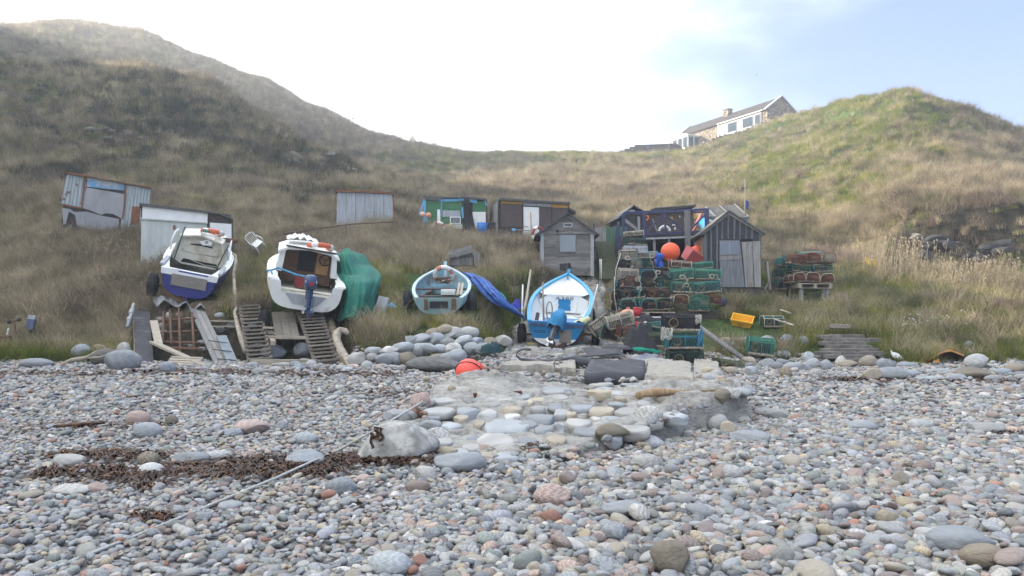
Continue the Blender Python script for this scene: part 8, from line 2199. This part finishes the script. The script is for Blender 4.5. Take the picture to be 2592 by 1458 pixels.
for i, (u, v0, v1, w) in enumerate(((941, 1095, 1150, .05), (955, 1080, 1112, .09), (966, 1083, 1126, .05), (980, 1118, 1170, .03), (946, 1118, 1172, .02))):
    b = MB(); n = 8; d = 8.0
    b.loft([[P(u - w * 120 * (.6 + .4 * math.sin(j + i)) + 3 * math.sin(j * 1.3 + i), v0 + (v1 - v0) * j / n, d + .02 * math.sin(j * 2)), P(u + w * 120 * (.6 + .4 * math.cos(j * 1.4 + i)) + 3 * math.sin(j * 1.3 + i), v0 + (v1 - v0) * j / n + 2, d + .02 * math.cos(j * 2))] for j in range(n + 1)])
    o = one('kelp_strand', 'dark brown kelp strand hanging over the mooring rope', 'seaweed', b, KELP, 'kelp strands hung on the mooring rope'); sd = o.modifiers.new('t', 'SOLIDIFY'); sd.thickness = .006

# seaweed line: many short ribbons in one mass
def weed(name, label, areas, seed):
    rr = random.Random(seed); b = MB()
    for (u0, u1, v0, v1, n, L_) in areas:
        for _ in range(n):
            u = rr.uniform(u0, u1); mid = (u - u0) / (u1 - u0); sp = math.sin(math.pi * min(max(mid, .04), .96)) ** .5
            v = (v0 + v1) / 2 + (rr.random() - .5) * (v1 - v0) * sp
            p_ = GV(u, v, 6, 21, 150); a = rr.uniform(0, 6.28); w = rr.uniform(.005, .014) * (p_.y / 8); l_ = L_ * rr.choice([.35, .6, .9, 1.3, 2.2]) * rr.uniform(.7, 1.3); w *= (.45 if l_ > L_ else rr.uniform(.6, 1.8)); pts = []
            z0 = rr.uniform(.015, .06)
            for i in range(5):
                pts.append(p_ + Vector((math.cos(a) * l_ * i / 4, math.sin(a) * l_ * i / 4, z0 + .018 * math.sin(i * 1.8 + a)))); a += rr.uniform(-.5, .5)
            s0 = Vector((-math.sin(a), math.cos(a), rr.uniform(-.5, .5))) * w
            b.loft([[q - s0, q + s0] for q in pts])
    o = b.build(name, KELP); return tag(o, label, None, kind='stuff')
weed('seaweed', 'brown seaweed washed up in a line on the shingle', [(400, 850, 1186, 1214, 3000, .15), (820, 1085, 1160, 1184, 1300, .13), (90, 460, 1196, 1222, 700, .15), (120, 420, 1148, 1176, 420, .15), (230, 360, 1150, 1170, 260, .14), (560, 800, 1168, 1192, 500, .14), (330, 420, 1232, 1246, 90, .12), (330, 440, 1385, 1402, 90, .10), (60, 140, 1078, 1100, 40, .2), (150, 420, 1078, 1094, 120, .22), (1330, 1385, 1136, 1152, 70, .12), (1925, 1975, 1040, 1056, 80, .12), (2490, 2592, 1100, 1104, 60, .12)], 3)
weed('strandline_weed', 'dark dry weed and twigs along the top of the beach', [(0, 330, 944, 954, 260, .3), (330, 640, 938, 954, 360, .3), (690, 900, 940, 958, 420, .3), (900, 1010, 940, 960, 120, .3), (2080, 2300, 960, 970, 180, .3), (2380, 2592, 962, 972, 160, .3), (940, 1010, 985, 1010, 60, .3)], 5)
b = MB(); b.tube([GV(135, 1092) + Vector((0, 0, .06)), GV(200, 1090) + Vector((0, 0, .08)), GV(265, 1084) + Vector((0, 0, .07))], [.02, .025, .015], 6); one('kelp_stalk', 'long dark kelp stalk lying on the shingle at the left', 'seaweed', b, KELP)
b = MB(); p0 = GV(1612, 1012) + Vector((0, 0, .05)); p1 = GV(1826, 1000) + Vector((0, 0, .06)); b.tube([p0, p0.lerp(p1, .2) + Vector((0, 0, .03)), p0.lerp(p1, .6), p1], [.045, .06, .03, .012], 7); one('driftwood_splinter', 'long split driftwood timber lying on the top of the slipway front', 'driftwood', b, mat('split_timber', (0.36, 0.25, 0.14), (0.20, 0.13, 0.075), 8, (4, 1, 1), .8, bump=.3))
for u0, u1, v in ((1198, 1258, 1007), (1280, 1320, 1004)):
    b = MB(); b.bar(GV(u0, v) + Vector((0, 0, .03)), GV(u1, v - 2) + Vector((0, 0, .03)), .07, .05, jit=.008); one('rusty_bolt_plate', 'rusty iron bar set in the %s of the slipway top' % ('left part' if u0 < 1250 else 'middle part'), 'iron bar', b, mat('dark_red_rust', (0.12, 0.045, 0.03), (0.06, 0.025, 0.02), 8, rough=.9, bump=.4))

# ---------------------------------------------------------------- right bank
o = thing('yellow_crate', 'bright yellow fish crate tilted in the grass right of the batten shed', 'crate', G(1877, 23.2, .02), (.42, .18, -.35))
YEL = mat('yellow_plastic', (0.72, 0.38, 0.02), (0.62, 0.32, 0.02), 3, rough=.5, bump=.03)
b = MB(); b.loft([[(-.26, -.17, 0), (.26, -.17, 0), (.26, .17, 0), (-.26, .17, 0)], [(-.31, -.22, .22), (.31, -.22, .22), (.31, .22, .22), (-.31, .22, .22)], [(-.285, -.195, .22), (.285, -.195, .22), (.285, .195, .22), (-.285, .195, .22)], [(-.24, -.15, .02), (.24, -.15, .02), (.24, .15, .02), (-.24, .15, .02)]], True, True, True, False); b.build('body', YEL, o)
b = MB(); b.bar((-.32, -.23, .21), (.32, -.23, .21), .03, .04); b.bar((-.32, .23, .21), (.32, .23, .21), .03, .04); b.build('rim', YEL, o); b = MB(); b.box((0, -.225, .12), (.2, .01, .05)); b.build('handle', mat('yellow_shade', (0.45, 0.22, 0.02)), o)
b = MB(); b.tube([P(1766, 826, 20.2), P(1830, 872, 19.6), P(1882, 908, 19.0)], [.07, .065, .06], 10); o = one('long_spar', 'long grey wooden spar leaning from the creel stack down to the rocks', 'spar', b, W_V)
b = MB(); b.tube([P(1880, 907, 19.02), P(1892, 915, 18.9)], [.062, .035], 10); pt_ = b.build('pale_tip', W_PALE, o)
b = MB(); b.bar(P(1940, 662, 27.6), P(1949, 735, 27.4), .09, .07, jit=.005); one('fence_post', 'single grey fence post between the batten shed and the pallet stack', 'post', b, W_V)
b = MB(); b.bar(P(1948, 712, 27.4), P(1934, 736, 27.2), .05, .05); one('fence_strut', 'short strut leaning on the single grey fence post', 'strut', b, W_V)
st = thing('concrete_steps', 'broken concrete block steps leading down the right bank to the beach', 'steps', P(2150, 930, 20.2))
o0 = P(2150, 930, 20.2); CS = mat('grey_blockwork', (0.185, 0.17, 0.15), (0.105, 0.095, 0.088), 7, rough=.95, bump=.4, vary=.2)
rr = random.Random(8)
for k in range(9):
    v = 921 - k * 8.6; d = 19.3 + k * .26; cu_ = 2152 - k * 2.5
    for i in range(6):
        u0 = cu_ - 80 + i * 28 + (6 if k % 2 else -6); side = (i in (0, 5)) and rr.random() < .55
        if side or (k < 2 and i in (0, 1, 5)): continue
        q = P(u0 + 14, v, d) - o0
        b = MB(); b.box(q + Vector((0, .1, rr.uniform(-.012, .012))), (27.4 * d / F, .34, 8.8 * d / F), (0, rr.uniform(-.015, .015), rr.uniform(-.03, .03)), jit=.006); b.build('block', CS, st)
big_stone(2205, 930, 56, 34, 'tan', 2, 'pale broken concrete lump at the right foot of the block steps', lo=16)
b = MB(); rows = [[P(2345 + 95 * t_, 915 - 26 * math.sin(min(1, t_ * 1.5) * 1.57) + (12 * (t_ - .66) / .34 if t_ > .66 else 0), 19.6 + .5 * j + .06 * math.sin(t_ * 9 + j)) - Vector((0, 0, .10 * j * (1 if t_ < .3 else -.3))) for t_ in np.linspace(0, 1, 16)] for j in range(4)]
b.loft(rows, smooth_=False); o = one('rusty_sheet', 'bent orange rusty metal sheet lying at the right bank foot', 'metal sheet', b, mat('yellow_rust', (0.42, 0.20, 0.04), (0.13, 0.05, 0.025), 7, rough=.85, bump=.3, c3=(0.10, 0.04, 0.02), c3_scale=5)); sd = o.modifiers.new('t', 'SOLIDIFY'); sd.thickness = .012
b = MB(); b.loft([[P(2344 + 34 * t_, 908 + 10 * math.sin(t_ * 3.1 + 1.5) * (j - .5) + 6, 19.4 + .1 * j) for t_ in np.linspace(0, 1, 7)] for j in (0, 1)]); q_ = b.build('torn_flap', MATS['yellow_rust'], o)
b = MB(); rr = random.Random(2); secs = []
for j, (x, z, w) in enumerate(((-.17, .24, .012), (-.155, .17, .03), (-.12, .12, .055), (-.05, .085, .07), (.03, .06, .06), (.09, .03, .045), (.14, .0, .015))):
    secs.append([(x + .3 * w * math.sin(a), w * .8 * math.cos(a), z + w * math.sin(a) * (1 + .25 * math.sin(3 * a + j))) for a in np.linspace(0, 6.28, 13)[:-1]])
b.loft(secs, True, True, True); o = one('white_plastic_scrap', 'small white crumpled plastic scrap at the bank foot right of the block steps', 'plastic scrap', b, WHITE); o.location = P(2272, 910, 19.9)
b = MB(); b.tube([P(2530, 962, 17.6), P(2600, 960, 17.7), P(2900, 955, 18.0)], .06, 10); one('dark_pipe', 'dark blue plastic pipe lying at the right edge of the beach top', 'pipe', b, mat('navy_pipe', (0.025, 0.03, 0.07), rough=.4))
for (u, v, lab) in ((1990, 788, 0), (1975, 812, 1), (1996, 818, 2)):
    b = MB(); b.bar(P(u - 14, v - 4, 22.2), P(u + 12, v + 5, 22.0), .12, .03, jit=.01); one('broken_board', 'broken weathered board lying in the eroded bank below the pale edged creel', 'board', b, W_PALE, 'broken boards in the right bank')
heap('teal_sheet', 'scrap of teal netting in the grass right of the pallet stack', 2135, 690, 27.2, .5, .4, .14, C['teal'], 31, 'net').location = G(2135, 27.2)
b = MB(); b.bar(P(2100, 826, 21.8), P(2150, 826, 21.8), .14, .12, jit=.02); one('half_buried_timber', 'half buried timber in the turf above the block steps', 'timber', b, GREYW)

# rock outcrops in the hills
M_TONE['shade_dark'] = mat('shade_darkened_rock', (0.05, 0.05, 0.05), (0.022, 0.022, 0.024), 4, (1, 1, 3), .9, bump=.5)  # near-black puts the cliff's shadow into the rock colour
M_TONE['crag'] = mat('hill_crag_rock', (0.17, 0.155, 0.135), (0.07, 0.065, 0.058), 3, (1, 1, 2.5), .95, bump=.6, c3=(0.26, 0.25, 0.22), c3_scale=5, c3_cut=(.58, .66))
def outcrop(name, label, u, v, d, n, spread, size, tone, seed, flat=.6):
    o = thing(name, label, 'rock outcrop', P(u, v, d)); rr = random.Random(seed); o0 = P(u, v, d)
    for k in range(n):
        uu = u + rr.uniform(-1, 1) * spread[0]; vv = v + rr.uniform(-1, 1) * spread[1]
        ds = np.linspace(d - 12, d + 12, 200); xs = (uu - CX) / F * ds; z = hills_z(xs, ds); rw = HZ - (z - EYE) / ds * F
        j = int(np.argmax(rw <= vv)); s_ = size * rr.uniform(.5, 1.3)
        me = stone_mesh('outcrop_rock', seed * 31 + k, (s_, s_ * .7, s_ * flat), rr.choice([5, 7, 9]), .2, ICO3, M_TONE[tone if rr.random() < .75 or tone in ('shade_dark', 'crag') else 'brown'])
        me.polygons.foreach_set('use_smooth', [False] * len(me.polygons))
        q = link('rock', me, o); q.location = Vector((xs[j], ds[j], z[j] - s_ * flat * (.6 if tone == 'shade_dark' else .28))) - o0; q.rotation_euler = (rr.uniform(-.3, .3), rr.uniform(-.3, .3), rr.uniform(-.6, .6))
    return o
outcrop('rock_outcrop', 'scatter of pale rocks showing through the left knoll face', 345, 325, 50, 40, (125, 45), .36, 'crag', 2, .5)
outcrop('rock_outcrop', 'blocky jointed rock face on the right shoulder of the left knoll', 775, 400, 51, 22, (60, 24), .62, 'crag', 3, .6)
outcrop('rock_outcrop', 'dark mossy ledge of rock above the grey panelled shed', 880, 440, 50, 10, (45, 14), .5, 'crag', 4)
outcrop('rock_outcrop', 'single pale rock high on the edge of the left knoll', 706, 324, 55, 2, (6, 4), .5, 'pale', 6)
outcrop('rock_outcrop', 'rocks coloured dark as shaded at the foot of the right cliff', 2450, 640, 32, 26, (115, 26), .42, 'shade_dark', 5, .5)
outcrop('rock_outcrop', 'pale grey leaning slabs beside the tall reeds on the right', 2335, 606, 32.5, 4, (24, 9), .26, 'dark', 7)

# tall reeds and shrubs
def reed(name, label, u, d, n, spread, h0, h1, group, seed, lean=.15):
    rr = random.Random(seed); b = MB(); p0 = G(u, d)
    for _ in range(n):
        x, y = rr.gauss(0, spread), rr.gauss(0, spread * .5); h = rr.uniform(h0, h1); lx, ly = rr.gauss(lean, .12) * h, rr.gauss(-.05, .08) * h
        z = gz(p0.x + x, p0.y + y) - p0.z
        q = [Vector((x, y, z - .05)), Vector((x + lx * .35, y + ly * .3, z + h * .5)), Vector((x + lx, y + ly, z + h))]
        b.tube(q, [.008, .007, .004], 3, False)
        for k in range(3):
            a = rr.uniform(0, 6.28); t_ = rr.uniform(.25, .8); s_ = q[0].lerp(q[2], t_); e = s_ + Vector((math.cos(a) * .16, math.sin(a) * .10, rr.uniform(-.12, .14)))
            w = Vector((0, .006, .008)); b.add([s_ - w, s_ + w, e], [(0, 1, 2)])
        tip = q[2]
        for k in range(5):
            a = rr.uniform(0, 6.28); e = tip + Vector((math.cos(a) * .05, math.sin(a) * .05, rr.uniform(-.10, .08))); w = Vector((.010, 0, .012)); b.add([tip - w, tip + w, e], [(0, 1, 2)])
    o = b.build(name, M_REED); o.location = p0; return tag(o, label, 'reeds', group)
reed('reed_clump', 'tall pale sunlit reed clump in front of the right cliff', 2275, 29.5, 110, .62, .8, 1.6, None, 1, .05)
reed('reed_clump', 'thin grey reed clump left of the tall sunlit reeds', 2210, 30.0, 40, .35, .6, 1.2, None, 2, -.1)
reed('reed_clump', 'broad pale reed bed at the right edge above the bank', 2520, 27.0, 180, 1.0, .6, 1.3, None, 3, .1)
reed('reed_clump', 'pale reed clump between the sunlit reeds and the right edge bed', 2430, 27.6, 70, .6, .4, 1.0, None, 4, .15)
reed('reed_clump', 'dry stems standing left of the leaning blue boat', 345, 25.5, 90, .8, .6, 1.3, None, 5, .3)
reed('reed_clump', 'dry stems on the bank at the left edge', 120, 25.0, 120, 1.6, .5, 1.1, None, 6, .3)
reed('reed_clump', 'dry stems on the slope above the rowing boat', 1120, 32.0, 120, 2.2, .4, .9, None, 7, .05)
reed('reed_clump', 'dry stems below the tin hut', 250, 29.0, 120, 1.4, .5, 1.1, None, 8, .25)
def shrub(label, u, v, d, w, h, n, seed, m):
    rr = random.Random(seed); o = thing('shrub', label, 'shrub', P(u, v, d)); b = MB()
    for k in range(9):
        e = Vector((rr.gauss(0, w * .3), rr.gauss(0, w * .3), h * rr.uniform(.6, 1))); b.tube([(0, 0, -.5), e * .5 + Vector((rr.uniform(-.1, .1), 0, .1)), e], [.05, .03, .012], 5)
    b.build('stems', W_DARK, o); b = MB()
    for k in range(n):
        c_ = Vector((rr.gauss(0, w * .32), rr.gauss(0, w * .32), h * rr.uniform(.25, 1.05))); a = Vector((rr.uniform(-1, 1), rr.uniform(-1, 1), rr.uniform(-1, 1))).normalized() * .09; t_ = a.orthogonal().normalized() * .05
        b.add([c_ - a, c_ + t_, c_ + a, c_ - t_], [(0, 1, 2, 3)])
    b.build('leaves', m, o)
shrub('bare twiggy bush on the skyline of the left ridge', 352, 108, 100, 1.8, 1.9, 240, 3, M_TAN)
shrub('sparse small tree on the skyline at the far left', 8, 95, 100, 1.6, 3.0, 160, 4, M_GRN)
shrub('tiny bush on the skyline left of the ridge top', 76, 88, 101, .7, 1.0, 60, 5, M_TAN)
# seagull
g_ = thing('seagull', 'small dark seagull gliding in the blue sky above the cottage', 'seagull', P(1915, 190, 120), (.2, -.85, .6))
b = MB(); b.tube([(0, -.22, 0), (0, -.14, 0), (0, 0, 0), (0, .16, 0), (0, .30, 0)], [.02, .05, .07, .05, .02], 8)
for s_ in (-1, 1):
    b.add([(0, .08, .02), (0, -.07, .02), (s_ * .42, -.04, .12), (s_ * .40, .10, .13), (s_ * .80, -.10, .03)], [(0, 1, 2, 3), (3, 2, 4)])
b.build('body', mat('gull_grey', (0.16, 0.16, 0.17), (0.10, 0.10, 0.11)), g_)
# daffodils on the sunny slope and scurvy grass flowers on the bank
def flowers(name, label, spots, c, size, seed):
    rr = random.Random(seed); b = MB()
    for u, d, su, sd_, n in spots:
        for _ in range(n):
            p_ = G(u + rr.gauss(0, su), d + rr.gauss(0, sd_), rr.uniform(.25, .42))
            for k in range(2):
                a = rr.uniform(0, 3.14); t_ = Vector((math.cos(a), math.sin(a), rr.uniform(-.6, .6))).normalized() * size * rr.uniform(.7, 1.2); w = t_.orthogonal().normalized() * size * .8
                b.add([p_ - t_, p_ + w, p_ + t_, p_ - w], [(0, 1, 2, 3)])
    o = b.build(name, mat(name + '_petals', c, rough=.8, bump=0)); return tag(o, label, None, kind='stuff')
flowers('daffodils', 'yellow daffodils on the sunny slope', [(1780, 75, 12, 2, 40), (1755, 62, 10, 2, 30), (1880, 66, 12, 1.5, 30), (1620, 78, 20, 2, 25), (1300, 85, 30, 2, 30), (1740, 48, 8, 1, 30), (1845, 58, 10, 1, 25), (2200, 30.5, 6, .2, 40), (2215, 30.2, 6, .2, 20)], (0.62, 0.44, 0.03), .055, 4)
flowers('white_flowers', 'small white flowers on the right bank', [(2310, 22.6, 18, .3, 30), (2365, 22.9, 20, .3, 24), (2450, 23.2, 24, .3, 20), (2160, 46, 20, 1, 25), (560, 37, 40, 1, 60), (650, 40, 30, 1, 50)], (0.66, 0.68, 0.62), .022, 5)
# ---------------------------------------------------------------- haze volume added to imitate the low sun's glare
def haze_build():
    m = bpy.data.materials.new('haze'); m.use_nodes = True; t = m.node_tree; t.nodes.clear()
    out = t.nodes.new('ShaderNodeOutputMaterial'); v = t.nodes.new('ShaderNodeVolumePrincipled')
    v.inputs['Color'].default_value = (0.90, 0.95, 1.0, 1)
    v.inputs['Density'].default_value = 0.0021
    v.inputs['Anisotropy'].default_value = 0.6
    t.links.new(v.outputs[0], out.inputs['Volume'])
    b = MB(); b.box((0, 105, 23.5), (420, 250, 54))
    o = b.build('haze', m)
    o['kind'] = 'stuff'; o['label'] = 'pale haze added over the cove for the low sun glare'
haze_build()
